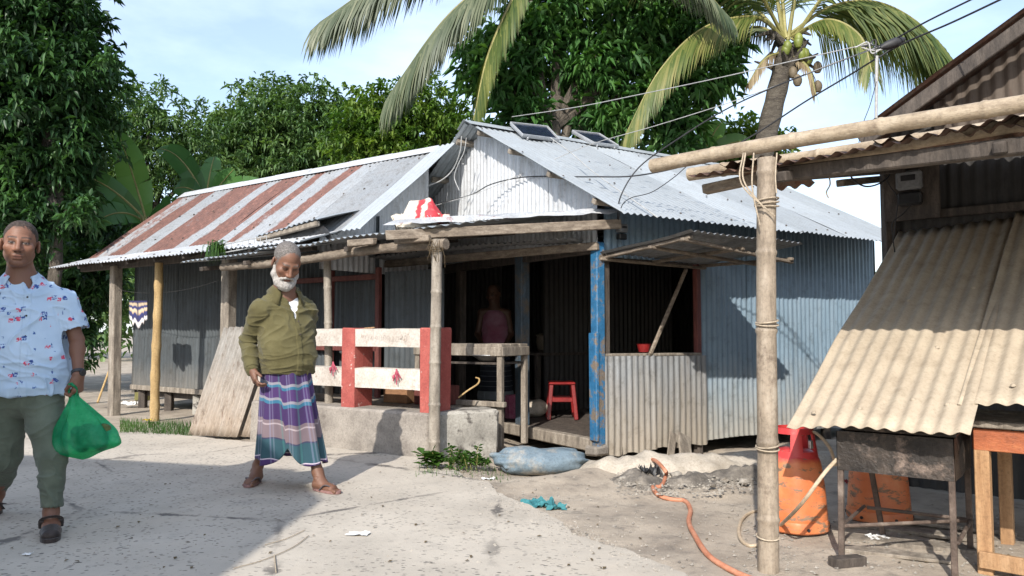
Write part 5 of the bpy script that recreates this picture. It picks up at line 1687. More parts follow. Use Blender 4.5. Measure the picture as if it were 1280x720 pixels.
# ---------------------------------------------------------------- soft bodies: signed distance fields meshed with OpenVDB
import openvdb as vdb
def arr(v): return np.array([v[0], v[1], v[2]], dtype=np.float64)
class Sdf:
    def __init__(self, lo, hi, h):
        self.lo = arr(lo); self.h = h
        self.n = np.ceil((arr(hi) - self.lo) / h).astype(int) + 1
        self.BIG = 0.06
        self.f = np.full(tuple(self.n), self.BIG, dtype=np.float32)
    def sub(self, lo, hi):
        a = np.clip(np.floor((lo - self.lo) / self.h).astype(int), 0, self.n - 1)
        b = np.clip(np.ceil((hi - self.lo) / self.h).astype(int) + 1, 1, self.n)
        if np.any(b <= a): return None
        ax = [self.lo[i] + np.arange(a[i], b[i]) * self.h for i in range(3)]
        sl = tuple(slice(a[i], b[i]) for i in range(3))
        return sl, ax[0][:, None, None], ax[1][None, :, None], ax[2][None, None, :]
    def comb(self, sl, d, k, op):
        f = self.f[sl]
        d = d.astype(np.float32)
        if op == 'add':
            if k > 0:
                hh = np.maximum(k - np.abs(f - d), 0) / k
                self.f[sl] = np.minimum(f, d) - hh * hh * k * 0.25
            else: self.f[sl] = np.minimum(f, d)
        elif op == 'cut':
            d = -d
            if k > 0:
                hh = np.maximum(k - np.abs(f - d), 0) / k
                self.f[sl] = np.maximum(f, d) + hh * hh * k * 0.25
            else: self.f[sl] = np.maximum(f, d)
    def cone(self, a, b, ra, rb, k=0.02, op='add', wax=None, wr=1.0):
        a = arr(a); b = arr(b)
        m = max(ra, rb) * max(1, wr) + k + 3 * self.h
        s = self.sub(np.minimum(a, b) - m, np.maximum(a, b) + m)
        if s is None: return self
        sl, X, Y, Zz = s
        ab = b - a; L2 = max(1e-9, ab @ ab)
        px, py, pz = X - a[0], Y - a[1], Zz - a[2]
        t = np.clip((px * ab[0] + py * ab[1] + pz * ab[2]) / L2, 0, 1)
        dx, dy, dz = px - t * ab[0], py - t * ab[1], pz - t * ab[2]
        d2 = dx * dx + dy * dy + dz * dz
        if wax is not None:
            w = arr(Vector(wax).normalized())
            c = dx * w[0] + dy * w[1] + dz * w[2]
            d2 = d2 - c * c + (c / wr) ** 2
        d = np.sqrt(np.maximum(d2, 0)) - (ra + (rb - ra) * t)
        self.comb(sl, d, k, op); return self
    def chain(self, pts, rad, k=0.02, **kw):
        for i in range(len(pts) - 1): self.cone(pts[i], pts[i + 1], rad[i], rad[i + 1], k, **kw)
        return self
    def ell(self, c, r, k=0.02, op='add', rot=None):
        c = arr(c); r = np.array(r, float)
        m = r.max() + k + 3 * self.h
        s = self.sub(c - m, c + m)
        if s is None: return self
        sl, X, Y, Zz = s
        px, py, pz = X - c[0], Y - c[1], Zz - c[2]
        if rot is not None:
            Rm = np.array(rot.to_3x3() if hasattr(rot, 'to_3x3') else rot)   # columns = local axes
            qx = px * Rm[0, 0] + py * Rm[1, 0] + pz * Rm[2, 0]
            qy = px * Rm[0, 1] + py * Rm[1, 1] + pz * Rm[2, 1]
            qz = px * Rm[0, 2] + py * Rm[1, 2] + pz * Rm[2, 2]
        else: qx, qy, qz = px, py, pz
        k0 = np.sqrt((qx / r[0]) ** 2 + (qy / r[1]) ** 2 + (qz / r[2]) ** 2)
        k1 = np.sqrt((qx / r[0] ** 2) ** 2 + (qy / r[1] ** 2) ** 2 + (qz / r[2] ** 2) ** 2)
        d = np.where(k1 > 1e-6, k0 * (k0 - 1) / np.maximum(k1, 1e-6), -r.min())
        self.comb(sl, d, k, op); return self
    def loft(self, rows, yaw=0.0, k=0.02, op='add', sup=2.4):
        """rows: (z, cx, cy, rx, ry), rising z"""
        R_ = np.array(rows, float)
        m = R_[:, 3:].max() + k + 3 * self.h
        lo = np.array([R_[:, 1].min() - m, R_[:, 2].min() - m, R_[0, 0] - k - 2 * self.h]); hi = np.array([R_[:, 1].max() + m, R_[:, 2].max() + m, R_[-1, 0] + k + 2 * self.h])
        sl, X, Y, Zz = self.sub(lo, hi)
        z = Zz.ravel()
        def ip(i):
            return np.interp(z, R_[:, 0], R_[:, i])[None, None, :]
        cx, cy, rx, ry = ip(1), ip(2), ip(3), ip(4)
        c, s = math.cos(yaw), math.sin(yaw)
        u = (X - cx) * c + (Y - cy) * s
        v = -(X - cx) * s + (Y - cy) * c
        e = (np.abs(u / rx) ** sup + np.abs(v / ry) ** sup) ** (1 / sup)
        d = (e - 1) * np.minimum(rx, ry)
        d = np.maximum(d, np.maximum(R_[0, 0] - Zz, Zz - R_[-1, 0]))
        self.comb(sl, d, k, op); return self
    def func(self, lo, hi, fn, k=0.0, op='cut'):
        s = self.sub(arr(lo), arr(hi))
        if s is None: return self
        sl, X, Y, Zz = s
        self.comb(sl, fn(X, Y, Zz) + 0 * (X + Y + Zz), k, op); return self
    def mesh(self, keep_largest=False):
        g = vdb.FloatGrid(self.BIG)
        g.copyFromArray(np.ascontiguousarray(self.f), tolerance=0.0)
        p, qd = g.convertToQuads(0.0)
        p = np.asarray(p, dtype=np.float64) * self.h + self.lo
        qd = np.asarray(qd, dtype=np.int64)
        return p, qd
def vnormals(v, f):
    a, b, c, d = v[f[:, 0]], v[f[:, 1]], v[f[:, 2]], v[f[:, 3]]
    n = np.cross(c - a, d - b)
    vn = np.zeros_like(v)
    for i in range(4): np.add.at(vn, f[:, i], n)
    vn /= np.maximum(1e-12, np.linalg.norm(vn, axis=1, keepdims=True))
    return vn
def sdf_obj(s, name, mat, parent, vcol=None, disp=None, uv=None):
    v, f = s.mesh()
    f = f[:, ::-1]
    n = vnormals(v, f)
    # outward check
    if len(v) and np.mean(np.einsum('ij,ij->i', n, v - v.mean(0))) < 0:
        f = f[:, ::-1]; n = -n
    vc = vcol(v, n) if vcol else None
    if disp is not None: v = v + n * disp(v, n)[:, None]
    u = uv(v) if uv else None
    return mesh_obj(name, v, f, mat, parent, smooth=True, vcol=vc, uv=u)

def skinmat(name, rough=0.58):
    t = NT(name)
    c = t.attr()
    p = t.pos((1, 1, 1), 'obj')
    c = t.mix(c, (0.80, 0.72, 0.68), t.math('MULTIPLY', t.noise(p, 45, 4), 0.5), 'MULTIPLY')
    t.color(c); t.rough(rough)
    t.b.inputs['Subsurface Weight'].default_value = 0.08
    t.b.inputs['Subsurface Radius'].default_value = (0.02, 0.008, 0.004)
    t.bump(t.noise(p, 220, 3), 0.12, 0.002)
    M[name] = t.m
skinmat('skin')
def clothmat(name, stops, scale=9, rough=0.85, weave=400, attr=False):
    t = NT(name)
    p = t.pos((1, 1, 1), 'obj')
    c = t.ramp(t.noise(p, scale, 5, .6), stops)
    t.color(c); t.rough(rough)
    t.b.inputs['Sheen Weight'].default_value = 0.0 if 'hair' in name or 'beard' in name else 0.1
    t.b.inputs['Specular IOR Level'].default_value = 0.25
    t.bump(t.math('ADD', t.math('MULTIPLY', t.noise(p, weave, 2), 0.3), t.noise(p, 14, 4, .6, 0.6)), 0.45, 0.012)
    M[name] = t.m
clothmat('cloth_olive', [(0.3, (0.072, 0.062, 0.024)), (0.7, (0.118, 0.104, 0.046))])
clothmat('cloth_white', [(0.3, (0.68, 0.68, 0.68)), (0.7, (0.80, 0.80, 0.79))])
clothmat('cloth_pants', [(0.3, (0.082, 0.098, 0.072)), (0.7, (0.125, 0.148, 0.112))])
clothmat('hair_dark', [(0.3, (0.020, 0.014, 0.011)), (0.7, (0.075, 0.055, 0.045))], 60, 0.7, 260)
clothmat('hair_grey', [(0.3, (0.055, 0.048, 0.044)), (0.7, (0.21, 0.19, 0.175))], 110, 0.7, 300)
clothmat('beard_white', [(0.3, (0.22, 0.20, 0.185)), (0.7, (0.47, 0.445, 0.41))], 110, 0.8, 300)
clothmat('leather_dark', [(0.3, (0.022, 0.016, 0.014)), (0.7, (0.05, 0.038, 0.034))], 30, 0.5, 200)

def printed_shirt():
    t = NT('shirt_print')
    p = t.pos((1, 1, 1), 'obj')
    base = t.ramp(t.noise(p, 5, 4), [(0.3, (0.34, 0.46, 0.60)), (0.7, (0.45, 0.57, 0.70))])
    def motifs(off, scale, thr, col, c):
        mp = t.n("ShaderNodeMapping"); mp.inputs['Location'].default_value = off
        mp.inputs['Scale'].default_value = (scale, scale, scale * 1.0)
        g = t.n("ShaderNodeTexCoord"); t.l(g.outputs['Object'], mp.inputs[0])
        v = t.n("ShaderNodeTexVoronoi"); v.distance = 'CHEBYCHEV'; v.inputs['Scale'].default_value = 1.0; v.inputs['Randomness'].default_value = 0.75
        t.l(mp.outputs[0], v.inputs['Vector'])
        f = t.ramp(v.outputs['Distance'], [(thr, 1), (thr + 0.03, 0)])
        n = t.ramp(t.noise(t.pos((1, 1, 1), 'obj'), 95, 2), [(0.44, 0), (0.5, 1)])
        return t.mix(c, col, t.math('MULTIPLY', f, n))
    c = motifs((0, 0, 0), 15.0, 0.17, (0.015, 0.055, 0.24), base)
    c = motifs((0.30, 0.1, 0.12), 15.0, 0.15, (0.55, 0.05, 0.10), c)
    c = motifs((3.1, 1.7, 5.3), 15.0, 0.10, (0.02, 0.08, 0.28), c)
    t.color(c); t.rough(0.8)
    t.bump(t.noise(p, 14, 4, .6, 0.6), 0.3, 0.008)
    M['shirt_print'] = t.m
printed_shirt()

def lungi_mat():
    t = NT('lungi_check')
    g = t.n("ShaderNodeTexCoord")
    s = t.sep(g.outputs['UV'])
    u, v = s[0], s[1]
    n = t.noise(t.pos((1, 1, 1), 'obj'), 9, 3)
    P1 = (0.036, 0.012, 0.078); P2 = (0.048, 0.017, 0.098)
    W_ = (0.21, 0.20, 0.235); CY = (0.022, 0.12, 0.20); PK = (0.155, 0.112, 0.125); TL = (0.018, 0.065, 0.085); NV = (0.03, 0.035, 0.075)
    c = t.ramp(v, [(0.0, P1), (0.165, W_), (0.192, CY), (0.222, P2), (0.335, W_), (0.362, CY), (0.395, P1), (0.565, PK), (0.60, (0.32, 0.26, 0.27)), (0.615, PK), (0.745, NV), (0.76, TL), (0.955, (0.5, 0.42, 0.5)), (0.965, P2)], 'CONSTANT')
    # lengthwise stripes of the check
    uu = t.math('FRACT', t.math('MULTIPLY', u, 9.0))
    st = t.ramp(uu, [(0.0, 0), (0.10, 1), (0.17, 0), (0.24, 0.6), (0.30, 0), (0.55, 0.0), (0.60, 1), (0.70, 0)], 'CONSTANT')
    sc = t.ramp(uu, [(0.0, (0.22, 0.24, 0.36)), (0.2, (0.30, 0.32, 0.42)), (0.5, (0.05, 0.22, 0.20))], 'CONSTANT')
    c = t.mix(c, sc, t.math('MULTIPLY', st, 0.28))
    t.color(c); t.rough(0.8)
    t.b.inputs['Sheen Weight'].default_value = 0.15
    t.bump(t.math('ADD', n, t.math('MULTIPLY', t.noise(t.pos((1, 1, 1), 'obj'), 300, 2), 0.15)), 0.25, 0.01)
    M['lungi'] = t.m
lungi_mat()
# ---------------------------------------------------------------- people
def rotm(yaw=0, pitch=0, roll=0):
    return Matrix.Rotation(yaw, 3, 'Z') @ Matrix.Rotation(pitch, 3, 'X') @ Matrix.Rotation(roll, 3, 'Y')
def add_head(s, c, Rm, sc, neck_base):
    c = Vector(c)
    def P(x, y, z): return c + Rm @ (Vector((x, y, z)) * sc)
    def E(x, y, z, r, k=0.015, op='add', rr=None): s.ell(P(x, y, z), [q_ * sc for q_ in r], k, op, Rm if rr is None else Rm @ rr)
    E(0, 0.012, 0.040, (0.074, 0.094, 0.083))
    E(0, -0.022, -0.030, (0.065, 0.072, 0.082), 0.03)
    E(0, -0.066, -0.097, (0.026, 0.020, 0.018), 0.02)
    for sx in (-1, 1):
        s.cone(P(sx * 0.048, 0.0, -0.05), P(sx * 0.020, -0.058, -0.092), 0.018 * sc, 0.016 * sc, 0.025)
        E(sx * 0.044, -0.062, -0.018, (0.022, 0.020, 0.020), 0.02)
        E(sx * 0.030, -0.100, 0.006, (0.019, 0.016, 0.012), 0.012, 'cut')
    s.cone(P(-0.036, -0.077, 0.026), P(0.036, -0.077, 0.026), 0.012 * sc, 0.012 * sc, 0.014)
    s.cone(P(0, -0.086, 0.018), P(0, -0.110, -0.026), 0.0085 * sc, 0.0125 * sc, 0.012)
    for sx in (-1, 1):
        E(sx * 0.014, -0.099, -0.031, (0.010, 0.012, 0.009), 0.008)
        E(sx * 0.030, -0.0745, 0.005, (0.0150, 0.0140, 0.0120), 0.005)
    s.cone(P(-0.019, -0.084, -0.058), P(0.019, -0.084, -0.058), 0.0065 * sc, 0.0065 * sc, 0.006)
    s.cone(P(-0.012, -0.091, -0.059), P(0.012, -0.091, -0.059), 0.006 * sc, 0.006 * sc, 0.006)
    s.cone(P(-0.014, -0.087, -0.071), P(0.014, -0.087, -0.071), 0.0075 * sc, 0.0075 * sc, 0.006)
    for sx in (-1, 1):
        rr = Matrix.Rotation(sx * 0.35, 3, 'Z')
        E(sx * 0.080, 0.012, -0.004, (0.009, 0.021, 0.033), 0.008, rr=rr)
        E(sx * 0.0925, 0.006, 0.002, (0.006, 0.010, 0.018), 0.004, 'cut', rr=rr)
    s.cone(P(0, 0.026, -0.060), neck_base, 0.055 * sc, 0.064 * sc, 0.025)
def head_paint(c, Rm, sc, skin, stubble=0.0, brow=(0.03, 0.02, 0.016), eyes=1.0, hairfn=None, haircol=(0.03, 0.024, 0.02)):
    Ri = np.array(Rm.inverted()); cc = arr(c)
    skin = np.array(skin)
    def fn(v, n):
        q_ = ((v - cc) @ Ri.T) / sc
        x, y, z = q_[:, 0], q_[:, 1], q_[:, 2]
        col = np.tile(skin, (len(v), 1))
        var = vfbm(v * 22, 3, 3)
        col *= (1 + 0.14 * var)[:, None]
        head = np.abs(x) < 0.1
        face = (y < -0.03) & (np.abs(z) < 0.14) & (np.abs(x) < 0.09)
        def blend(mask, c2, a=1.0):
            m = (np.clip(mask, 0, 1) * a)[:, None]
            col[:] = col * (1 - m) + np.array(c2) * m
        ax_ = np.abs(x)
        # lips, brows, lids, eyes, beard shadow
        blend(np.where(face, 1 - ((ax_ / 0.024) ** 2 + ((z + 0.064) / 0.011) ** 2), 0) * 2, (skin[0] * 0.72, skin[1] * 0.50, skin[2] * 0.52), 0.8)
        blend(np.where(face & (ax_ < 0.021), 1 - np.abs(z + 0.0645) / 0.0028, 0) * 2, skin * 0.22, 0.8)
        if stubble > 0:
            m = np.where((y < 0.0) & (z < -0.035) & (z > -0.125), np.clip((-0.035 - z) / 0.03, 0, 1), 0)
            m = m * (1 - np.clip(1.3 - ((ax_ / 0.03) ** 2 + ((z + 0.064) / 0.015) ** 2), 0, 1))
            blend(m, skin * 0.5, stubble)
            blend(np.where(face, 1 - ((ax_ / 0.03) ** 2 + ((z + 0.049) / 0.008) ** 2), 0) * 1.5, brow, 0.45 * stubble * 2)
        arch = 0.030 + 0.004 * np.cos((ax_ - 0.03) * 60)
        blend(np.where(face & (ax_ > 0.010) & (ax_ < 0.052), 1 - np.abs(z - arch) / 0.0055, 0) * 1.8, brow, 0.85)
        eye = np.where(face, 1 - (((ax_ - 0.030) / 0.0145) ** 2 + ((z - 0.0035) / 0.0052) ** 2), 0)
        blend(np.where(face, 1 - (((ax_ - 0.030) / 0.021) ** 2 + ((z - 0.004) / 0.014) ** 2), 0) * 2, skin * 0.42, 0.65)
        blend(eye * 4, (0.20, 0.165, 0.145), eyes)
        blend(np.where(face, 1 - (((ax_ - 0.030) / 0.0072) ** 2 + ((z - 0.0045) / 0.0060) ** 2), 0) * 4, (0.012, 0.008, 0.006), eyes)
        blend(np.where(face & (ax_ > 0.014) & (ax_ < 0.047), 1 - np.abs(z - 0.0090) / 0.0035, 0) * 2, skin * 0.12, 0.9)
        blend(np.where((y < -0.09) & (ax_ < 0.02), 1 - (((ax_ - 0.010) / 0.006) ** 2 + ((z + 0.040) / 0.004) ** 2), 0) * 2, skin * 0.15, 0.8)
        # laugh lines, forehead creases, bags under the eyes
        fold = np.abs((ax_ - 0.022) - (-0.030 - z) * 0.45)
        blend(np.where(face & (z < -0.028) & (z > -0.078), 1 - fold / 0.0035, 0) * 1.5, skin * 0.45, 0.6)
        for zf in (0.052, 0.064, 0.075):
            blend(np.where(face & (ax_ < 0.045), 1 - np.abs(z - zf - 0.004 * np.cos(ax_ * 70)) / 0.0022, 0), skin * 0.5, 0.45)
        blend(np.where(face, 1 - np.abs(np.sqrt(((ax_ - 0.030) / 0.020) ** 2 + ((z - 0.004) / 0.017) ** 2) - 1) / 0.12, 0) * (z < 0.0), skin * 0.5, 0.45)
        blend(np.where((y < 0.05) & (z < -0.105), np.clip((-0.105 - z) / 0.02, 0, 1), 0), skin * 0.72, 0.6)
        if hairfn is not None:
            hm = hairfn(x, y, z) + 0.010 * vnoise(v * 130, 8)
            blend(np.clip(0.5 + hm / 0.014, 0, 1) * (z > -0.05) * (ax_ < 0.0705), haircol, 0.9)
        # warm ruddier nose and cheeks, darker neck folds
        blend(np.where(face, 1 - (((ax_ - 0.03) / 0.03) ** 2 + ((z + 0.02) / 0.025) ** 2), 0), skin * np.array([1.25, 1.1, 1.05]), 0.5)
        return np.clip(col, 0, 1)
    return fn
def add_hand(s, wrist, d, palm, thumb, curl=(0.5, 0.6, 0.7, 0.8), sc=1.0, thumb_curl=0.3):
    """d: along the hand, palm: towards the palm side, thumb: towards the thumb side"""
    w = Vector(wrist); d = Vector(d).normalized(); th = Vector(thumb); th = (th - d * th.dot(d)).normalized()
    pn = Vector(palm); pn = (pn - d * pn.dot(d) - th * pn.dot(th)).normalized()
    tips = []
    for i, (o, L, r0) in enumerate(((0.030, 0.074, 0.0092), (0.010, 0.082, 0.0095), (-0.010, 0.076, 0.0090), (-0.029, 0.060, 0.0080))):
        b = w + (d * (0.088 - 0.004 * abs(i - 1)) + th * o) * sc
        s.cone(w + th * o * 0.45 * sc + d * 0.005, b, 0.019 * sc, 0.0135 * sc, 0.018)
        p = b; ang = curl[i] * 0.55
        for seg, k in ((0.45, 1.0), (0.32, 1.1), (0.26, 0.8)):
            dd = d * math.cos(ang) + pn * math.sin(ang) + th * o * 0.8
            dd.normalize()
            q_ = p + dd * L * seg * sc
            s.cone(p, q_, r0 * sc, r0 * 0.92 * sc, 0.005)
            p = q_; r0 *= 0.93; ang += curl[i] * k
        tips.append(p)
    tb = w + (d * 0.028 + th * 0.024 + pn * 0.010) * sc
    s.cone(w + d * 0.01, tb, 0.020 * sc, 0.0155 * sc, 0.015)
    t1 = tb + (th * 0.55 + d * 0.75 + pn * 0.25).normalized() * 0.036 * sc
    t2 = t1 + (th * (0.35 - thumb_curl) + d * 0.85 + pn * (0.25 + thumb_curl)).normalized() * 0.030 * sc
    s.cone(tb, t1, 0.0135 * sc, 0.011 * sc, 0.008); s.cone(t1, t2, 0.0105 * sc, 0.0088 * sc, 0.005)
    return tips
def add_foot(s, heel, toe, ankle, sc=1.0):
    """heel and toe: points on the sole plane"""
    h = Vector(heel); t = Vector(toe); d = (t - h).normalized()
    sd = d.cross(Z).normalized()
    L = (t - h).length
    s.ell(h + d * 0.035 + Z * 0.034, (0.034, 0.040, 0.034), 0.02, rot=Matrix((sd, d, Z)).transposed())
    s.cone(h + d * 0.05 + Z * 0.040, h + d * (L * 0.72) + Z * 0.024, 0.034, 0.026, 0.02, wax=sd, wr=1.25)
    s.cone(h + d * (L * 0.55) + sd * 0.016 + Z * 0.022, h + d * (L * 0.75) + sd * 0.02 + Z * 0.020, 0.022, 0.020, 0.02)
    s.cone(h + d * (L * 0.55) - sd * 0.018 + Z * 0.022, h + d * (L * 0.70) - sd * 0.024 + Z * 0.018, 0.022, 0.017, 0.02)
    s.cone(Vector(ankle), h + d * 0.075 + Z * 0.055, 0.036, 0.036, 0.03)
    s.ell(h + d * 0.06 + sd * 0.030 + Z * 0.082, (0.014, 0.014, 0.014), 0.012)
    s.ell(h + d * 0.06 - sd * 0.030 + Z * 0.076, (0.014, 0.014, 0.014), 0.012)
    return d, sd, L
def add_toes(s, h, d, sd, L, inner):
    """inner: +1 if the big toe lies towards +sd"""
    for i, (o, l, r) in enumerate(((0.030, 1.0, 0.0125), (0.011, 0.985, 0.0088), (-0.005, 0.955, 0.0085), (-0.020, 0.915, 0.008), (-0.033, 0.865, 0.0078))):
        b = h + d * L * 0.74 + sd * inner * o * 0.9 + Z * 0.018
        e = h + d * (L * l - r) + sd * inner * o * 1.12 + Z * (r * 0.95 + 0.001)
        s.cone(b, e, r * 1.1, r, 0.006)
def foot_outline(L, w=0.048, n=28, inner=1):
    pts = []
    for i in range(n):
        a = 2 * math.pi * i / n
        x = math.cos(a); y = math.sin(a)
        ww = w * (0.86 + 0.20 * (x * 0.5 + 0.5)) * (1 - 0.12 * math.exp(-((x + 0.05) / 0.3) ** 2))
        pts.append((L / 2 + (L / 2 + 0.008) * (abs(x) ** 0.9) * (1 if x > 0 else -1), ww * (abs(y) ** 0.85) * (1 if y > 0 else -1) + inner * 0.008 * x))
    return pts
def flipflop(parent, heel, d, sd, L, inner):
    t = bpy.data.objects.new('flip_flop', None); link(t, parent)
    base = Vector(heel)
    pts = [base + d * x + sd * y for x, y in foot_outline(L, 0.050, 28, inner)]
    MB().prism([p + Z * 0.0015 for p in pts], Z * 0.017).build('sole', M['rubber_sole'], t)
    post = base + d * L * 0.80 + sd * inner * 0.016 + Z * 0.035
    for sg in (-1, 1):
        e = base + d * L * 0.42 + sd * sg * 0.046 + Z * 0.016
        m_ = base + d * L * 0.63 + sd * (sg * 0.040 + inner * 0.006) + Z * 0.054
        MB().tube(catmull([e, m_, post], 6), [0.008, 0.0085, 0.009, 0.009, 0.009, 0.009, 0.009, 0.008, 0.008, 0.008, 0.007, 0.006, 0.005], 8, ell=0.5).build('strap', M['strap_grey'], t, smooth=True)
    MB().tube([post, post - Z * 0.025], 0.004, 6).build('toe_post', M['strap_grey'], t)
    return t
def collar(parent, nb, front, side, mat, spread=0.055, h=0.055, open_=0.05, tip=0.085, r=0.072):
    """two folded collar leaves round the neck; front, side: unit vectors"""
    for sg in (-1, 1):
        n = 12; V, F = [], []
        for i in range(n + 1):
            a = math.pi * (1 - i / n * 0.80)                 # from nape round to the throat
            dirv = front * math.cos(a) + side * sg * math.sin(a)
            k = i / n
            drop = 0.045 * k ** 1.4
            top = nb + dirv * (r - 0.004 + 0.010 * k) + Z * (h * (1 - 0.25 * k) - drop)
            fall = 0.040 + tip * 0.55 * max(0, k - 0.45) ** 1.2 * 2
            low = nb + dirv * (r + 0.026 + 0.020 * k) + Z * (h * (1 - 0.25 * k) - drop - fall) + side * sg * 0.018 * k
            inn = nb + dirv * (r - 0.010 + 0.006 * k) + Z * (-0.012 - drop)
            V += [inn, top, low]
        for i in range(n):
            for k in range(2):
                a = i * 3 + k; F.append((a, a + 3, a + 4, a + 1))
        o = MB().add(V, F).build('collar', M[mat], parent, smooth=True)
        m = o.modifiers.new('thickness', 'SOLIDIFY'); m.thickness = 0.004
def wrinkle(amp, sx, sy, sz, seed, warp=0.4):
    def fn(v, n):
        w = vnoise(v * 5.0, seed + 40)
        q_ = v * np.array([sx, sy, sz]) + w[:, None] * warp
        r = (1 - np.abs(vnoise(q_, seed))) ** 5
        q2_ = v * np.array([sx * 1.9, sy * 1.9, sz * 1.6]) + w[:, None] * warp * 1.5 + v[:, 2:3] * 4
        r2 = (1 - np.abs(vnoise(q2_, seed + 90))) ** 6
        return amp * (1.5 * r + 0.8 * r2 - 0.5 + 0.5 * vfbm(v * 9.0, 3, seed + 7))
    return fn

# ============================================================ man in olive shirt and lungi
def make_lungi_man():
    Y0 = 5.33
    def w(px, py, dy=0.0): return atY(px, py, Y0 + dy)
    base = w(362, 613); base.z = 0
    t = thing('person', 'grey bearded man in olive shirt and purple checked lungi walking', 'person', (base.x, base.y, 0))
    yaw = 0.72
    fr = Vector((math.sin(yaw), -math.cos(yaw), 0)); sd = Vector((math.cos(yaw), math.sin(yaw), 0))   # sd: his left
    hc = w(358, 329, -0.08)
    Rh = rotm(0.62, 0.62, 0.06)
    nb = w(356, 366, 0.02)
    sc = 1.12
    shR, shL = w(325, 389, -0.10), w(384, 388, 0.13)
    elR, wrR = w(310, 428, 0.0), w(315, 462, -0.13)
    elL, wrL = w(384, 432, 0.34), w(372, 470, 0.36)
    hd_R = (w(321, 482, -0.17) - wrR).normalized()
    heR = w(324, 598, 0.33); heR.z = 0.036; toR = heR + Vector((-0.02, -1, 0)).normalized() * 0.255
    heL = w(392, 611, 0.02); heL.z = 0.036; toL = heL + Vector((0.83, -0.56, 0)).normalized() * 0.255
    anR = heR + Vector((0.0, -0.03, 0.10)); anL = heL + Vector((0.03, -0.01, 0.10))
    knR, knL = w(336, 535, 0.13), w(383, 538, 0.02)
    s = Sdf(Vector((-2.15, 4.85, 0.0)), Vector((-0.95, 5.95, 1.80)), 0.0040)
    add_head(s, hc, Rh, sc, nb)
    chest = w(357, 405, 0.02); belly = w(358, 445, 0.0); pel = w(356, 466, 0.03)
    s.cone(nb, chest, 0.065, 0.095, 0.05); s.cone(chest, belly, 0.095, 0.10, 0.05); s.cone(belly, pel, 0.10, 0.10, 0.04)
    s.cone(nb + Z * -0.03, shR, 0.05, 0.05, 0.04); s.cone(nb + Z * -0.03, shL, 0.05, 0.05, 0.04)
    s.chain([shR, elR, wrR], [0.048, 0.038, 0.027], 0.02); s.chain([shL, elL, wrL], [0.048, 0.038, 0.027], 0.02)
    add_hand(s, wrR, hd_R, Vector((0.75, 0.45, 0)), Vector((0.45, -0.9, 0.1)), (0.55, 0.65, 0.7, 0.75), 1.02, 0.25)
    add_hand(s, wrL, Vector((0.0, 0.1, -1)), Vector((-1, 0, 0)), Vector((0, -1, 0)), (0.4, 0.5, 0.5, 0.6), 1.02)
    s.cone(pel, knR, 0.09, 0.045, 0.03); s.cone(pel, knL, 0.09, 0.045, 0.03)
    for k_, a_ in ((knR, anR), (knL, anL)):
        m_ = k_.lerp(a_, 0.35) + Vector((0, 0.015, 0))
        s.chain([k_, m_, a_], [0.045, 0.046, 0.033], 0.02)
    skin = (0.190, 0.092, 0.056)
    feet = []
    for he, to, an, inn in ((heR, toR, anR, None), (heL, toL, anL, None)):
        d, sdd, L = add_foot(s, he - Z * 0.014, to - Z * 0.014, an)
        feet.append((he, d, sdd, L))
    # big toes lie towards the other foot
    inR = 1 if feet[0][2].dot(sd) > 0 else -1
    inL = -1 if feet[1][2].dot(sd) > 0 else 1
    add_toes(s, heR - Z * 0.014, *feet[0][1:], inR); add_toes(s, heL - Z * 0.014, *feet[1][1:], inL)
    body = sdf_obj(s, 'body', M['skin'], t, head_paint(hc, Rh, sc, skin, 0.0, (0.10, 0.075, 0.062), 0.0, hairfn=lambda x, y, z: np.minimum(y - (-0.050 + 0.2475 * np.maximum(0, 0.095 - z) + 10 * np.maximum(0, np.abs(x) - 0.05) ** 2), z + 0.055), haircol=(0.13, 0.118, 0.108)))
    for (he, d, sdd, L), inn in ((feet[0], inR), (feet[1], inL)):
        flipflop(t, Vector((he.x, he.y, 0.019)), d, sdd, L, inn)
    # hair: short and grey, thin on top, full at the sides
    def HP(x, y, z): return hc + Rh @ (Vector((x, y, z)) * sc)
    s = Sdf(hc - Vector((0.17, 0.17, 0.17)), hc + Vector((0.17, 0.17, 0.17)), 0.0032)
    s.ell(HP(0, 0.020, 0.046), [x * sc for x in (0.0770, 0.0950, 0.0848)], 0.01, rot=Rh)
    Ri = np.array(Rh.inverted())
    def hl(X, Y, Zz):
        qx = ((X - hc.x) * Ri[0, 0] + (Y - hc.y) * Ri[0, 1] + (Zz - hc.z) * Ri[0, 2]) / sc
        qy = ((X - hc.x) * Ri[1, 0] + (Y - hc.y) * Ri[1, 1] + (Zz - hc.z) * Ri[1, 2]) / sc
        qz = ((X - hc.x) * Ri[2, 0] + (Y - hc.y) * Ri[2, 1] + (Zz - hc.z) * Ri[2, 2]) / sc
        # cut away the face: negative inside the cut
        line = np.where(np.abs(qx) > 0.052, -0.030 + 0.4 * np.maximum(0, 0.06 - np.abs(qz + 0.0)) * 0, -0.045)
        front = qy - (-0.050 + 0.55 * np.maximum(0, 0.095 - qz) * 0.45 + 10 * np.maximum(0, np.abs(qx) - 0.05) ** 2)
        low = qz - (-0.055 + 0.0 * qy) 
        return np.maximum(-0 + front, -1) * 0 + np.minimum(np.minimum(front, low), 1) if False else np.minimum(front, low) * 1.0
    s.func(hc - Vector((0.17,) * 3), hc + Vector((0.17,) * 3), lambda X, Y, Zz: hl(X, Y, Zz), 0.006, 'cut')
    sdf_obj(s, 'hair', M['hair_grey'], t, disp=lambda v, n: 0.0025 * vfbm(v * np.array([90, 90, 40]), 3, 3))
    # beard: full white, along the jaw from ear to ear
    s = Sdf(hc - Vector((0.17, 0.19, 0.22)), hc + Vector((0.17, 0.17, 0.12)), 0.0032)
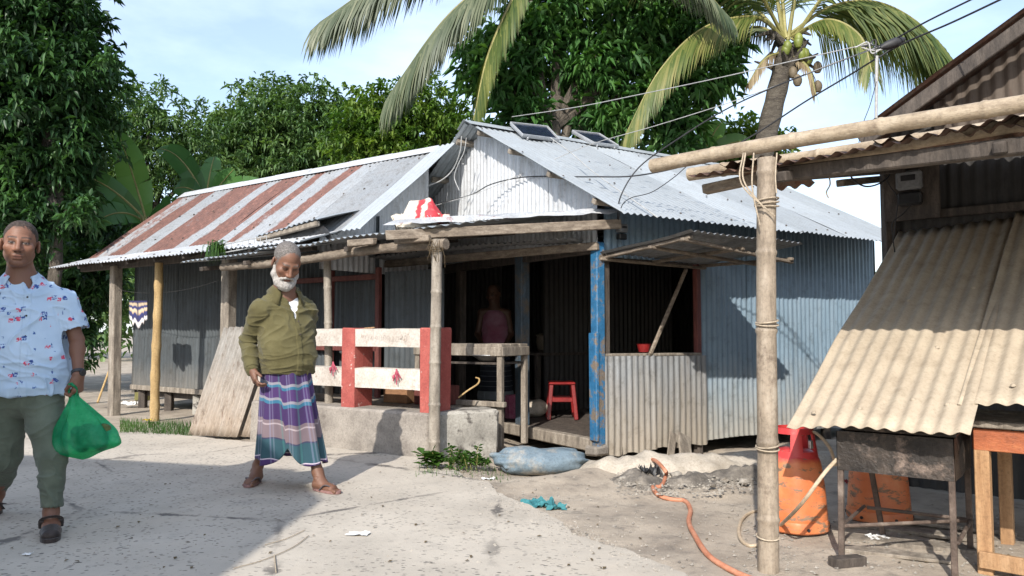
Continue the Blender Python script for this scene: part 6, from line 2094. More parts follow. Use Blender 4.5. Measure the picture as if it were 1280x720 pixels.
    pts = [HP(-0.070, -0.012, -0.020), HP(-0.066, -0.030, -0.065), HP(-0.040, -0.066, -0.102), HP(0, -0.086, -0.115), HP(0.040, -0.066, -0.102), HP(0.066, -0.030, -0.065), HP(0.070, -0.012, -0.020)]
    s.chain(pts, [0.010, 0.020, 0.026, 0.030, 0.026, 0.020, 0.010], 0.02)
    s.cone(HP(-0.015, -0.082, -0.108), HP(0.015, -0.080, -0.108), 0.034, 0.034, 0.02)
    s.chain([HP(-0.036, -0.080, -0.066), HP(-0.016, -0.098, -0.049), HP(0, -0.101, -0.047), HP(0.016, -0.098, -0.049), HP(0.036, -0.080, -0.066)], [0.008, 0.008, 0.007, 0.008, 0.008], 0.006)
    s.cone(HP(0.036, -0.080, -0.066), HP(0.040, -0.062, -0.100), 0.010, 0.02, 0.012)
    s.cone(HP(-0.036, -0.080, -0.066), HP(-0.040, -0.062, -0.100), 0.010, 0.02, 0.012)
    sdf_obj(s, 'beard', M['beard_white'], t, disp=lambda v, n: 0.004 * vfbm(v * np.array([90, 90, 45]), 3, 9))
    # white vest under the shirt
    s = Sdf(Vector((-2.0, 5.0, 0.85)), Vector((-1.1, 5.75, 1.50)), 0.006)
    cz = [(w(357, y).z) for y in (470, 450, 425, 400, 386, 372)]
    cyy = Y0 + 0.03
    s.loft([(cz[0], pel.x, cyy, 0.165, 0.135), (cz[1], belly.x, cyy - .01, 0.175, 0.150), (cz[2], belly.x, cyy - .01, 0.180, 0.145), (cz[3], chest.x, cyy, 0.175, 0.118), (cz[4], chest.x, cyy + .01, 0.140, 0.100), (cz[5], nb.x, cyy + .012, 0.085, 0.088)], yaw)
    sdf_obj(s, 'vest', M['cloth_white'], t)
    # shirt
    s = Sdf(Vector((-2.15, 4.85, 0.78)), Vector((-0.95, 5.95, 1.56)), 0.0050)
    zz = lambda y: w(357, y).z
    s.loft([(zz(467), w(357, 467).x, cyy - .005, 0.182, 0.155), (zz(455), w(359, 455).x, cyy - .015, 0.190, 0.168), (zz(440), w(360, 440).x, cyy - .02, 0.192, 0.170), (zz(420), w(357, 420).x, cyy - .012, 0.190, 0.150), (zz(400), w(355, 400).x, cyy, 0.196, 0.130),
            (zz(388), w(356, 388).x, cyy + .008, 0.180, 0.118), (zz(378), w(356, 378).x, cyy + .012, 0.140, 0.105), (zz(368), w(356, 368).x, cyy + .015, 0.095, 0.090), (zz(360), w(356, 360).x, cyy + .018, 0.078, 0.080)], yaw, 0.02, sup=2.2)
    for sh, el, wr, cuff in ((shR, elR, wrR, 0.046), (shL, elL, wrL, 0.046)):
        s.cone(sh, sh.lerp(el, .3), 0.066, 0.064, 0.03)
        s.chain([sh.lerp(el, .3), sh.lerp(el, .6), el, el.lerp(wr, .6), wr - (wr - el).normalized() * 0.01], [0.064, 0.061, 0.058, 0.052, cuff], 0.010)
        s.cone(nb + Z * 0.0, sh, 0.052, 0.064, 0.035)
    # open neck: cut a V down the front
    vb = w(375, 402).z
    ctr = Vector((w(357, 385).x, cyy, 0))
    def vcut(X, Y, Zz):
        u = (X - ctr.x) * sd.x + (Y - ctr.y) * sd.y
        f_ = (X - ctr.x) * fr.x + (Y - ctr.y) * fr.y
        wd = np.clip((Zz - vb) * 0.27, 0, 0.062)
        dd = np.maximum(np.abs(u - 0.01) - wd, 0.02 - f_)
        return np.where(Zz > vb, dd, np.maximum(dd, vb - Zz))
    s.func((-2.15, 4.85, vb - .02), (-0.95, 5.95, 1.56), vcut, 0.006, 'cut')
    s.cone(nb - Z * 0.02, nb + Z * 0.12, 0.062, 0.066, 0.01, 'cut')
    def front_wr(v, n):
        a = wrinkle(0.0085, 6, 6, 11, 3, 1.0)(v, n)
        # placket ridge down the front
        u = (v[:, 0] - ctr.x) * sd.x + (v[:, 1] - ctr.y) * sd.y
        f_ = (v[:, 0] - ctr.x) * fr.x + (v[:, 1] - ctr.y) * fr.y
        r = np.where((np.abs(u - 0.012) < 0.018) & (f_ > 0.05) & (v[:, 2] < vb + 0.02), 0.005, 0.0)
        # gathers pulled towards the belly button line
        g = 0.006 * np.sin((v[:, 2] * 60 + np.abs(u) * 55)) * np.clip(1 - np.abs(u) / 0.12, 0, 1) * (f_ > 0.04) * np.clip(1 - np.abs(v[:, 2] - 1.10) / 0.12, 0, 1)
        return a + r + g * 0.6
    sh_o = sdf_obj(s, 'shirt', M['cloth_olive'], t, disp=front_wr)
    collar(t, nb + Z * 0.022, fr, sd, 'cloth_olive', r=0.078, tip=0.13)
    for k, y in enumerate((402, 418, 434, 450)):
        p = ctr + Z * zz(y) + sd * 0.012 + fr * (0.15 + (0.028 if k else 0.0))
        # buttons lie on the placket
        MB().lathe(p + fr * 0.006, [(0.006, 0), (0.006, 0.003), (0.003, 0.004)], 10, fr).build('button', M['wood_dark'], sh_o)
    # cuff
    ax_ = (wrR - elR).normalized()
    s1, t1 = frame_from(ax_)
    MB().tube([wrR - ax_ * 0.055, wrR - ax_ * 0.008], [0.050, 0.047], 18, caps=False).build('cuff', M['cloth_olive'], sh_o, smooth=True)
    # lungi: wrapped cloth, pleated in front, swung by the stride
    top_z = zz(456)
    na, nv = 120, 46
    V, UV = [], []
    for j in range(nv + 1):
        vv = j / nv
        for i in range(na):
            a = 2 * math.pi * i / na                        # 0 = his left, going to his back
            da = Vector((math.cos(a), math.sin(a), 0))
            frontness = max(0, -math.sin(a))
            cx = w(356, 456).x + (w(361, 578).x - w(356, 456).x) * vv
            cy = Y0 + 0.02 + 0.05 * vv
            rx = 0.158 + 0.072 * vv ** 1.1
            ry = 0.150 + 0.060 * vv
            # concave between the legs low down
            dent = 0.15 * vv ** 1.5 * math.exp(-((a - 4.85) / 0.36) ** 2)
            pl = 0.020 * (0.35 + 0.65 * vv) * math.sin(a * 9 + 1.8 * math.sin(a * 2) + vv * 1.2) + 0.006 * vv * math.sin(a * 17 + 2)
            pl += 0.010 * math.exp(-((a - 4.9 + 0.35 * vv) / 0.10) ** 2) * (1 - 0.3 * vv)
            k = 1 - dent / 0.25
            x = cx + da.x * (rx * k + pl); y = cy + da.y * (ry * (1 - dent * 2.2) + pl)
            # lower hem: his left leg leads
            hem = w(361, 578).z - 0.012 * math.cos(a) + 0.10 * math.exp(-((a - 4.85) / 0.30) ** 2) * 1.0 - 0.01 * math.sin(a * 5)
            z = top_z + (hem - top_z) * vv
            z += 0.006 * math.sin(a * 7 + vv * 9) * vv
            V.append((x, y, z)); vz = (top_z - z) / (top_z - w(361, 578).z)
            UV.append((i / na, min(0.999, vz * 0.985 + 0.020 * math.sin(a * 2.0 + 0.9) + (0.035 if a < 4.72 else -0.01) * min(1, vz * 2) + 0.008 * math.sin(a * 11 + vz * 5))))
    F = []
    for j in range(nv):
        for i in range(na):
            a = j * na + i; b = j * na + (i + 1) % na
            F.append((a, a + na, b + na, b))
    lo = mesh_obj('lungi', np.array(V), np.array(F), M['lungi'], t, smooth=True, uv=np.array(UV))
    md = lo.modifiers.new('thickness', 'SOLIDIFY'); md.thickness = 0.003
    # small phone-like purple packet in the closed hand is omitted: only the cloth shows there
    return t
make_lungi_man()

# ============================================================ man with the green bag
def make_shirt_man():
    Y0 = 4.30
    def w(px, py, dy=0.0): return atY(px, py, Y0 + dy)
    base = w(30, 655); base.z = 0
    t = thing('person', 'man in pale blue printed short sleeve shirt carrying a green bag', 'person', (base.x, base.y, 0))
    yaw = 0.46
    fr = Vector((math.sin(yaw), -math.cos(yaw), 0)); sd = Vector((math.cos(yaw), math.sin(yaw), 0))
    hc = w(25, 306, -0.02)
    Rh = rotm(0.50, 0.05, 0.05)
    sc = 1.10
    nb = w(27, 350, 0.03)
    shL, elL, wrL = w(80, 378, 0.09), w(96, 425, 0.10), w(98, 468, 0.0)
    shR, elR, wrR = w(-28, 378, -0.09), w(-46, 428, 0.0), w(-44, 472, -0.08)
    hdL = Vector((0.02, -0.06, -1)).normalized()
    heL = w(64, 655, -0.06); heL.z = 0.030; toL = heL + Vector((0.50, -0.86, 0)).normalized() * 0.255
    heR = w(0, 636, 0.38); heR.z = 0.030; toR = heR + Vector((-0.10, -1, 0)).normalized() * 0.255
    anL = heL + Vector((0.015, -0.03, 0.10)); anR = heR + Vector((0, -0.03, 0.10))
    hipL, hipR = w(52, 492, 0.03), w(8, 492, 0.03)
    knL, knR = w(66, 572, -0.06), w(8, 572, 0.10)
    s = Sdf(Vector((-3.25, 3.75, 0.0)), Vector((-2.15, 4.95, 1.80)), 0.0040)
    add_head(s, hc, Rh, sc, nb)
    chest = w(28, 410, 0.03); pel = w(29, 490, 0.03)
    s.cone(nb, chest, 0.068, 0.10, 0.05); s.cone(chest, pel, 0.10, 0.10, 0.05)
    s.cone(nb - Z * .03, shR, .05, .05, .04); s.cone(nb - Z * .03, shL, .05, .05, .04)
    s.chain([shL, elL, wrL], [0.048, 0.037, 0.027], 0.02); s.chain([shR, elR, wrR], [0.048, 0.037, 0.027], 0.02)
    s.ell(elL.lerp(wrL, 0.3), (0.039, 0.039, 0.055), 0.02)
    add_hand(s, wrL, hdL, Vector((-1, 0.15, 0)), Vector((0.0, -1, 0)), (1.25, 1.3, 1.35, 1.4), 1.05, 0.5)
    add_hand(s, wrR, Vector((0.0, -0.1, -1)), Vector((1, 0, 0)), Vector((0, -1, 0)), (0.5, 0.6, 0.6, 0.7), 1.05)
    s.cone(hipL, knL, 0.085, 0.056, 0.03); s.cone(hipR, knR, 0.085, 0.056, 0.03)
    s.cone(knL, anL, 0.05, 0.034, 0.02); s.cone(knR, anR, 0.05, 0.034, 0.02)
    skin = (0.200, 0.095, 0.057)
    ft = []
    for he, to, an in ((heL, toL, anL), (heR, toR, anR)):
        d, sdd, L = add_foot(s, he - Z * 0.010, to - Z * 0.010, an); ft.append((he, d, sdd, L, an))
    sdf_obj(s, 'body', M['skin'], t, head_paint(hc, Rh, sc, skin, 0.45, hairfn=lambda x, y, z: z - (0.088 - np.maximum(0, np.abs(x) - 0.030) * 1.1 - np.maximum(0, y + 0.035) * 1.25)))
    # cropped dark hair with a high hairline
    def HP(x, y, z): return hc + Rh @ (Vector((x, y, z)) * sc)
    Ri = np.array(Rh.inverted())
    s = Sdf(hc - Vector((0.16,) * 3), hc + Vector((0.16,) * 3), 0.003)
    s.ell(HP(0, 0.014, 0.041), [x * sc for x in (0.0762, 0.0955, 0.0845)], 0.01, rot=Rh)
    def hl(X, Y, Zz):
        qx = ((X - hc.x) * Ri[0, 0] + (Y - hc.y) * Ri[0, 1] + (Zz - hc.z) * Ri[0, 2]) / sc
        qy = ((X - hc.x) * Ri[1, 0] + (Y - hc.y) * Ri[1, 1] + (Zz - hc.z) * Ri[1, 2]) / sc
        qz = ((X - hc.x) * Ri[2, 0] + (Y - hc.y) * Ri[2, 1] + (Zz - hc.z) * Ri[2, 2]) / sc
        front = qz - (0.088 - np.maximum(0, np.abs(qx) - 0.030) * 1.1 - np.maximum(0, qy + 0.035) * 1.25)
        return np.minimum(front, qz + 0.055)
    s.func(hc - Vector((0.16,) * 3), hc + Vector((0.16,) * 3), lambda X, Y, Zz: hl(X, Y, Zz), 0.004, 'cut')
    sdf_obj(s, 'hair', M['hair_dark'], t, disp=lambda v, n: 0.002 * vfbm(v * 90, 3, 3))
    # shirt
    zz = lambda y: w(28, y).z
    cy = Y0 + 0.035
    s = Sdf(Vector((-3.30, 3.75, 0.70)), Vector((-2.10, 4.95, 1.56)), 0.0050)
    s.loft([(zz(493), w(32, 493).x, cy - .005, 0.226, 0.158), (zz(470), w(33, 470).x, cy - .015, 0.224, 0.158), (zz(440), w(32, 440).x, cy - .02, 0.222, 0.155), (zz(410), w(30, 410).x, cy - .01, 0.220, 0.140), (zz(385), w(28, 385).x, cy, 0.222, 0.125),
            (zz(368), w(28, 368).x, cy + .008, 0.165, 0.112), (zz(356), w(27, 356).x, cy + .012, 0.110, 0.096), (zz(343), nb.x, cy + .016, 0.080, 0.080)], yaw, 0.02, sup=2.2)
    for sh, el in ((shL, elL), (shR, elR)):
        e = sh.lerp(el, 0.72)
        s.cone(sh, sh.lerp(el, .3), 0.068, 0.070, 0.03)
        s.chain([sh.lerp(el, .3), sh.lerp(el, .5), e], [0.070, 0.074, 0.078], 0.010)
        s.cone(nb, sh, 0.052, 0.066, 0.035)
        dv_ = (el - sh).normalized()
        # open, square sleeve end
        s.cone(e + dv_ * 0.05, e + dv_ * 0.30, 0.088, 0.10, 0.0, 'cut')
        s.cone(e + dv_ * 0.00, e + dv_ * 0.25, 0.058, 0.058, 0.004, 'cut')
    vb = zz(364); ctr = Vector((w(29, 385).x, cy, 0))
    def vcut(X, Y, Zz):
        u = (X - ctr.x) * sd.x + (Y - ctr.y) * sd.y
        f_ = (X - ctr.x) * fr.x + (Y - ctr.y) * fr.y
        wd = np.clip((Zz - vb) * 0.45, 0, 0.05)
        return np.where(Zz > vb, np.maximum(np.abs(u - 0.012) - wd, 0.02 - f_), np.maximum(np.maximum(np.abs(u) - wd, 0.02 - f_), vb - Zz))
    s.func((-3.3, 3.75, vb - .02), (-2.1, 4.95, 1.56), vcut, 0.006, 'cut')
    s.cone(nb - Z * 0.02, nb + Z * 0.12, 0.062, 0.066, 0.01, 'cut')
    def wr_(v, n):
        a = wrinkle(0.008, 7, 7, 8, 12, 1.0)(v, n)
        u = (v[:, 0] - ctr.x) * sd.x + (v[:, 1] - ctr.y) * sd.y
        f_ = (v[:, 0] - ctr.x) * fr.x + (v[:, 1] - ctr.y) * fr.y
        return a + np.where((np.abs(u - 0.012) < 0.017) & (f_ > 0.05) & (v[:, 2] < vb + 0.01), 0.004, 0)
    so = sdf_obj(s, 'shirt', M['shirt_print'], t, disp=wr_)
    collar(t, nb + Z * 0.020, fr, sd, 'shirt_print', r=0.077, tip=0.13)
    for y, o_ in ((372, 0.118), (395, 0.142), (420, 0.158), (445, 0.170), (468, 0.172)):
        MB().lathe(ctr + Z * zz(y) + sd * 0.012 + fr * o_, [(0.0055, 0), (0.0055, 0.003), (0.003, 0.004)], 10, fr).build('button', M['black_plastic'], so)
    pk = ctr + Z * zz(400) + sd * 0.115 + fr * 0.122
    # trousers
    s = Sdf(Vector((-3.25, 3.75, 0.0)), Vector((-2.15, 4.95, 1.02)), 0.0050)
    s.cone(w(14, 489, .03), w(48, 489, .03), 0.108, 0.108, 0.03); s.cone(hipL + Z * -0.03, hipR + Z * -0.03, 0.105, 0.105, 0.04)
    endL, endR = anL + Vector((0, 0, 0.045)), anR + Vector((0, 0, 0.04))
    s.chain([hipL, hipL.lerp(knL, .5), knL, knL.lerp(endL, .5), endL], [0.102, 0.093, 0.073, 0.063, 0.053], 0.022)
    s.chain([hipR, hipR.lerp(knR, .5), knR, knR.lerp(endR, .5), endR], [0.102, 0.093, 0.073, 0.063, 0.053], 0.022)
    for e, k_ in ((endL, knL), (endR, knR)):
        dv_ = (e - k_).normalized()
        s.cone(e + dv_ * 0.072, e + dv_ * 0.25, 0.07, 0.08, 0.0, 'cut')
        s.cone(e + dv_ * 0.01, e + dv_ * 0.16, 0.047, 0.047, 0.004, 'cut')
    sdf_obj(s, 'trousers', M['cloth_pants'], t, disp=wrinkle(0.006, 7, 7, 9, 22, 1.2))
    # watch on the left wrist
    wa = (wrL - elL).normalized()
    wt = bpy.data.objects.new('wrist_watch', None); link(wt, t)
    wc = wrL - wa * 0.012
    MB().tube([wc - wa * 0.011, wc - wa * 0.009, wc + wa * 0.009, wc + wa * 0.011], [0.033, 0.036, 0.036, 0.033], 20).build('strap', M['black_plastic'], wt, smooth=True)
    MB().lathe(wc + Vector((0.030, -0.014, 0)), [(0.019, 0), (0.019, 0.008), (0.015, 0.010)], 18, Vector((0.9, -0.42, 0)).normalized()).build('watch_face', M['black_plastic'], wt)
    # closed toe sandals with a heel strap
    for he, d, sdd, L, an in ft:
        sn = bpy.data.objects.new('sandal', None); link(sn, t)
        b0 = Vector((he.x, he.y, 0.019))
        pts = [b0 + d * x + sdd * y for x, y in foot_outline(L + 0.012, 0.052, 28, 0)]
        MB().prism(pts, Z * 0.020).build('sole', M['leather_dark'], sn)
        ss = Sdf(b0 - Vector((0.35, 0.35, 0.02)), b0 + Vector((0.35, 0.35, 0.16)), 0.004)
        ss.cone(b0 + d * L * 0.60 + Z * 0.036, b0 + d * (L * 0.86) + Z * 0.028, 0.038, 0.032, 0.02, wax=sdd, wr=1.38)
        ss.func(b0 - Vector((0.35, 0.35, 0.02)), b0 + Vector((0.35, 0.35, 0.16)), lambda X, Y, Zz: ((X - b0.x) * d.x + (Y - b0.y) * d.y) - L * 0.60, 0.004, 'cut')
        ss.func(b0 - Vector((0.35, 0.35, 0.02)), b0 + Vector((0.35, 0.35, 0.16)), lambda X, Y, Zz: Zz - (b0.z + 0.003), 0.0, 'cut')
        sdf_obj(ss, 'toe_cap', M['leather_dark'], sn)
        st = [b0 + d * 0.03 + sdd * 0.046 + Z * 0.03, b0 + d * 0.085 + sdd * 0.043 + Z * 0.085, b0 + d * 0.115 + Z * 0.102, b0 + d * 0.085 - sdd * 0.043 + Z * 0.085, b0 + d * 0.03 - sdd * 0.046 + Z * 0.03]
        MB().tube(catmull(st, 5), 0.013, 8, ell=0.35).build('strap', M['leather_dark'], sn, smooth=True)
        st = [b0 + d * 0.085 + sdd * 0.045 + Z * 0.075, b0 + d * 0.01 + sdd * 0.034 + Z * 0.055, b0 - d * 0.012 + Z * 0.05, b0 + d * 0.01 - sdd * 0.034 + Z * 0.055, b0 + d * 0.085 - sdd * 0.045 + Z * 0.075]
        MB().tube(catmull(st, 5), 0.013, 8, ell=0.35).build('strap', M['leather_dark'], sn, smooth=True)
    # ---------------- green carrier bag held in the left hand
    grip = wrL + hdL * 0.105 + Vector((-0.012, -0.02, 0))
    b = thing('carrier_bag', 'thin green plastic carrier bag hanging from the man\'s hand', 'bag', tuple(w(115, 580)))
    n, m_ = 64, 26
    V, F = [], []
    top = grip
    botc = w(116, 558, -0.05)
    for j in range(m_ + 1):
        k = j / m_
        c = top.lerp(w(114, 568, -0.06), k)
        prof = 0.018 + 0.142 * (math.sin(min(1, k * 1.08) * math.pi * 0.56) ** 1.45)
        if k > 0.86: prof *= math.sqrt(max(0.0, 1 - ((k - 0.86) / 0.145) ** 2)) * 0.9 + 0.1
        for i in range(n):
            a = 2 * math.pi * i / n
            rip = 1 + (0.16 * (1 - k) + 0.05) * math.sin(a * 7 + 3 * k + 1.3 * math.sin(a * 3)) + 0.06 * fbm((math.cos(a) * 2, math.sin(a) * 2, k * 4))
            x = math.cos(a) * prof * rip * 1.05; y = math.sin(a) * prof * rip * 0.62
            z = -0.028 * k * math.cos(a) * -1.0
            V.append(c + Vector((x, y, -0.05 * k * math.cos(a + 0.4) * -0.6)))
    for j in range(m_):
        for i in range(n):
            a = j * n + i; q_ = j * n + (i + 1) % n
            F.append((a, a + n, q_ + n, q_))
    F.append(tuple(m_ * n + i for i in range(n)))
    MB().add(V, F).build('bag_film', M['bag_green'], b, smooth=True)
    # what is inside, a bundle of leafy greens
    ss = Sdf(w(114, 550, -.06) - Vector((0.25,) * 3), w(114, 550, -.06) + Vector((0.25,) * 3), 0.006)
    rr = random.Random(4)
    for k in range(16):
        c = w(114, 560, -0.06) + Vector((rr.uniform(-.075, .075), rr.uniform(-.04, .04), rr.uniform(0.02, .11)))
        ss.ell(c, (rr.uniform(.025, .05), rr.uniform(.025, .04), rr.uniform(.025, .05)), 0.012)
    sdf_obj(ss, 'bundle', M['greens'], b, disp=lambda v, n: 0.006 * vfbm(v * 40, 3, 2))
    for dx in (-0.016, 0.018):
        hp = catmull([grip + Vector((dx, 0.0, -0.03)), grip + Vector((dx * 1.2, -0.012, 0.03)), grip + Vector((dx * 0.3, -0.03, 0.055)), grip + Vector((-dx * 0.4, 0.03, 0.05)), grip + Vector((dx, 0.02, -0.03))], 5)
        MB().tube(hp, 0.007, 6).build('handle', M['bag_green'], b, smooth=True)
    return t
def bag_mat():
    t = NT('bag_green')
    p = t.pos()
    c = t.ramp(t.noise(p, 9, 5, .6), [(0.3, (0.012, 0.30, 0.13)), (0.55, (0.035, 0.48, 0.23)), (0.8, (0.24, 0.66, 0.42))])
    t.color(c); t.rough(0.28)
    t.bump(t.noise(p, 24, 5, .6, .8), 0.6, 0.02)
    tr = t.n("ShaderNodeBsdfTranslucent"); t.l(c, tr.inputs[0])
    tp = t.n("ShaderNodeBsdfTransparent"); tp.inputs[0].default_value = (0.25, 0.85, 0.5, 1)
    m1 = t.n("ShaderNodeMixShader"); m1.inputs[0].default_value = 0.45
    t.l(t.b.outputs[0], m1.inputs[1]); t.l(tr.outputs[0], m1.inputs[2])
    m2 = t.n("ShaderNodeMixShader"); m2.inputs[0].default_value = 0.38
    t.l(m1.outputs[0], m2.inputs[1]); t.l(tp.outputs[0], m2.inputs[2])
    t.l(m2.outputs[0], t.out.inputs[0])
    M['bag_green'] = t.m
bag_mat()
simple('greens', [(0.3, (0.03, 0.07, 0.015)), (0.55, (0.09, 0.12, 0.03)), (0.8, (0.20, 0.19, 0.07))], 18, 0.8, 0.4)
make_shirt_man()
def gp(px, py, up=0.012):
    p = atZ(px, py, 0.0); p.z = max(gz(p.x, p.y), 0.018 if p.x < -0.2 else -1) + up
    return p
simple('wrapper_yellow', [(0.3, (0.55, 0.38, 0.02)), (0.7, (0.7, 0.5, 0.05))], 9, 0.5, 0)
simple('pink_card', [(0.3, (0.38, 0.07, 0.16)), (0.7, (0.50, 0.20, 0.27))], 14, 0.7, 0)
simple('cloth_red', [(0.3, (0.30, 0.03, 0.07)), (0.7, (0.50, 0.12, 0.16))], 30, 0.9, 0.2)
simple('sack_ink', [(0.3, (0.40, 0.40, 0.48)), (0.7, (0.62, 0.62, 0.66))], 30, 0.7, 0)
simple('solar_cell', [(0.3, (0.010, 0.014, 0.030)), (0.7, (0.020, 0.028, 0.055))], 9, 0.18, 0)
simple('old_steel', [(0.3, (0.16, 0.13, 0.10)), (0.7, (0.34, 0.29, 0.22))], 9, 0.5, 0.2, metal=0.5)
# ---------------------------------------------------------------- solar panels on the near slope
def make_solar(quad, lab):
    dn = (-GX * (HALF + EAVE_O) + Z * (EZ - RZ)).normalized()
    up_n = dn.cross(UX); up_n = up_n if up_n.z > 0 else -up_n
    top = HC + GX * HALF + Z * RZ
    # ridge-side edge lies low on the roof, the lower edge is propped up
    hs = (0.035, 0.035, 0.05, 0.05)
    # lower edge rests on the roof, upper edge stands a little clear of the ridge
    C_, D = [onplane(px, py, top + up_n * 0.045, up_n) for (px, py) in quad[2:]]
    A, B = [onplane(px, py, D + GX * 0.40, GX) for (px, py) in quad[:2]]
    t = thing('solar_panel', lab, 'solar panel', tuple((A + B + C_ + D) / 4), 'solar panels on the tin roof')
    n = (B - A).cross(D - A).normalized(); n = n if n.z > 0 else -n
    MB().prism([A, B, C_, D], -n * 0.025).build('back_plate', M['aluminium'], t)
    for p, q_ in ((A, B), (B, C_), (C_, D), (D, A)):
        MB().beam(p + n * 0.004, q_ + n * 0.004, 0.014, 0.03, n, bevel=0.003).build('frame_bar', M['aluminium'], t)
    nx, ny = 6, 4
    def P(u, v): return A.lerp(B, u).lerp(D.lerp(C_, u), v)
    for i in range(nx):
        for j in range(ny):
            e = 0.006
            u0, u1 = 0.03 + 0.94 * i / nx + e, 0.03 + 0.94 * (i + 1) / nx - e
            v0, v1 = 0.04 + 0.92 * j / ny + e, 0.04 + 0.92 * (j + 1) / ny - e
            MB().prism([P(u0, v0) + n * 0.006, P(u1, v0) + n * 0.006, P(u1, v1) + n * 0.006, P(u0, v1) + n * 0.006], -n * 0.004).build('cell', M['solar_cell'], t)
    for u in (0.15, 0.85):
        a = P(u, 1.0)
        MB().beam(a - n * 0.01, a - n * 0.05, 0.025, 0.025).build('foot', M['aluminium'], t)
make_solar([(638, 154), (684, 159), (699, 175), (653, 169)], 'dark solar panel nearer the gable peak on the tin roof')
make_solar([(715, 164), (749, 168), (773, 183), (742, 179)], 'dark solar panel further from the gable peak on the tin roof')

# ---------------------------------------------------------------- wires
def wire(label, pts, r, mat, name='power_cable', n=8, group=None):
    o = MB().tube(catmull(pts, n), r, 6).build(name, M[mat], None, smooth=True)
    return tag(o, label, 'cable', group)
q = lambda px, py, Y: atY(px, py, Y)
wire('thick black cable from the upper sky through the dark splice to the gable wall', [q(1262, -6, 4.3), q(1190, 28, 4.9), q(1122, 58, 5.3), q(1060, 95, 5.7), q(1005, 128, 6.0), q(940, 170, 6.3), q(880, 200, 6.5), q(800, 219, 6.9), q(738, 221, 7.2), q(660, 221, 8.0), q(615, 230, 8.4), q(590, 243, 8.5), q(552, 254, 8.7)], 0.0065, 'wire_black')
wire('black cable above the thick one running down to the house corner', [q(1225, -6, 4.6), q(1160, 26, 5.0), q(1105, 55, 5.4), q(1030, 84, 5.8), q(960, 112, 6.1), q(905, 138, 6.4), q(850, 172, 6.6), q(800, 208, 6.8), q(776, 245, 6.75), q(772, 275, 6.95)], 0.006, 'wire_black')
wire('thin pale wire crossing the mango tree towards the splice', [q(640, 146, 9.0), q(720, 134, 8.0), q(800, 118, 7.2), q(900, 97, 6.4), q(1000, 74, 5.8), q(1090, 54, 5.4)], 0.004, 'wire_grey')
wire('thin grey wire running from the splice down over the solar panels', [q(1118, 52, 5.3), q(1040, 80, 5.7), q(930, 122, 6.4), q(820, 157, 7.0), q(740, 180, 7.6), q(680, 205, 8.0), q(600, 240, 8.4), q(540, 258, 8.8)], 0.0035, 'wire_grey')
wire('loose black wire on the tin roof near the house corner', [q(858, 208, 6.9), q(842, 222, 6.8), q(815, 240, 6.7), q(790, 247, 6.6), q(778, 256, 6.55), q(773, 275, 6.9)], 0.004, 'wire_black')
wire('white flex lying down the tin roof slope', [q(688, 172, 8.05), q(715, 192, 7.75), q(738, 212, 7.45), q(765, 232, 7.1), q(800, 256, 6.75), q(822, 272, 6.6)], 0.005, 'wire_grey')
wire('thin black wire hanging between the splice and the stall roof', [q(1096, 100, 5.3), q(1088, 130, 5.2), q(1077, 160, 5.1), q(1072, 190, 5.0)], 0.003, 'wire_black')
wire('looping black flex beside the stall meter board', [q(1060, 208, 5.3), q(1066, 224, 5.3), q(1082, 233, 5.3), q(1100, 229, 5.3), q(1112, 218, 5.35), q(1104, 210, 5.35)], 0.006, 'wire_black')
wire('tangled flex dropping along the stall corner', [q(1100, 210, 5.35), q(1112, 232, 5.35), q(1122, 248, 5.3), q(1120, 272, 5.3), q(1117, 300, 5.35)], 0.004, 'wire_black')
wire('long flex below the stall meter', [q(1140, 255, 5.2), q(1128, 268, 5.2), q(1116, 278, 5.2), q(1116, 296, 5.2), q(1119, 318, 5.3)], 0.004, 'wire_black')
wire('grey twisted flex below the white gable peak', [q(577, 170, 8.55), q(575, 190, 8.6), q(566, 212, 8.7), q(552, 225, 8.75), q(536, 232, 8.8)], 0.007, 'wire_grey')
wire('second grey flex hanging from the gable peak', [q(583, 172, 8.5), q(580, 190, 8.55), q(572, 207, 8.6), q(568, 222, 8.65), q(574, 238, 8.6)], 0.005, 'wire_grey')
def make_splice():
    c = q(1117, 54, 5.3)
    t = thing('cable_splice', 'dark taped cable splice hanging in the sky before the palm', 'splice', tuple(c))
    d = (q(1138, 46, 5.3) - q(1095, 62, 5.3)).normalized()
    MB().tube([c - d * 0.10, c - d * 0.06, c, c + d * 0.05, c + d * 0.085], [0.012, 0.03, 0.036, 0.03, 0.012], 10).build('taped_joint', M['wire_black'], t, smooth=True)
    for k in range(4):
        a = c + Vector((random.uniform(-.06, .06), 0, random.uniform(-.02, .02)))
        MB().tube(catmull([a, a + Vector((-.05 - .03 * k, 0, -.03 - .02 * k)), a + Vector((-.14, 0, -.05 + .03 * k)), a + Vector((-.22, 0.02, -.02))], 6), 0.005, 6).build('loop', M['wire_black' if k % 2 else 'wire_grey'], t, smooth=True)
    MB().tube([q(1096, 70, 5.3), q(1095, 148, 5.3)], 0.011, 8).build('support_rod', M['wire_grey'], t)
make_splice()

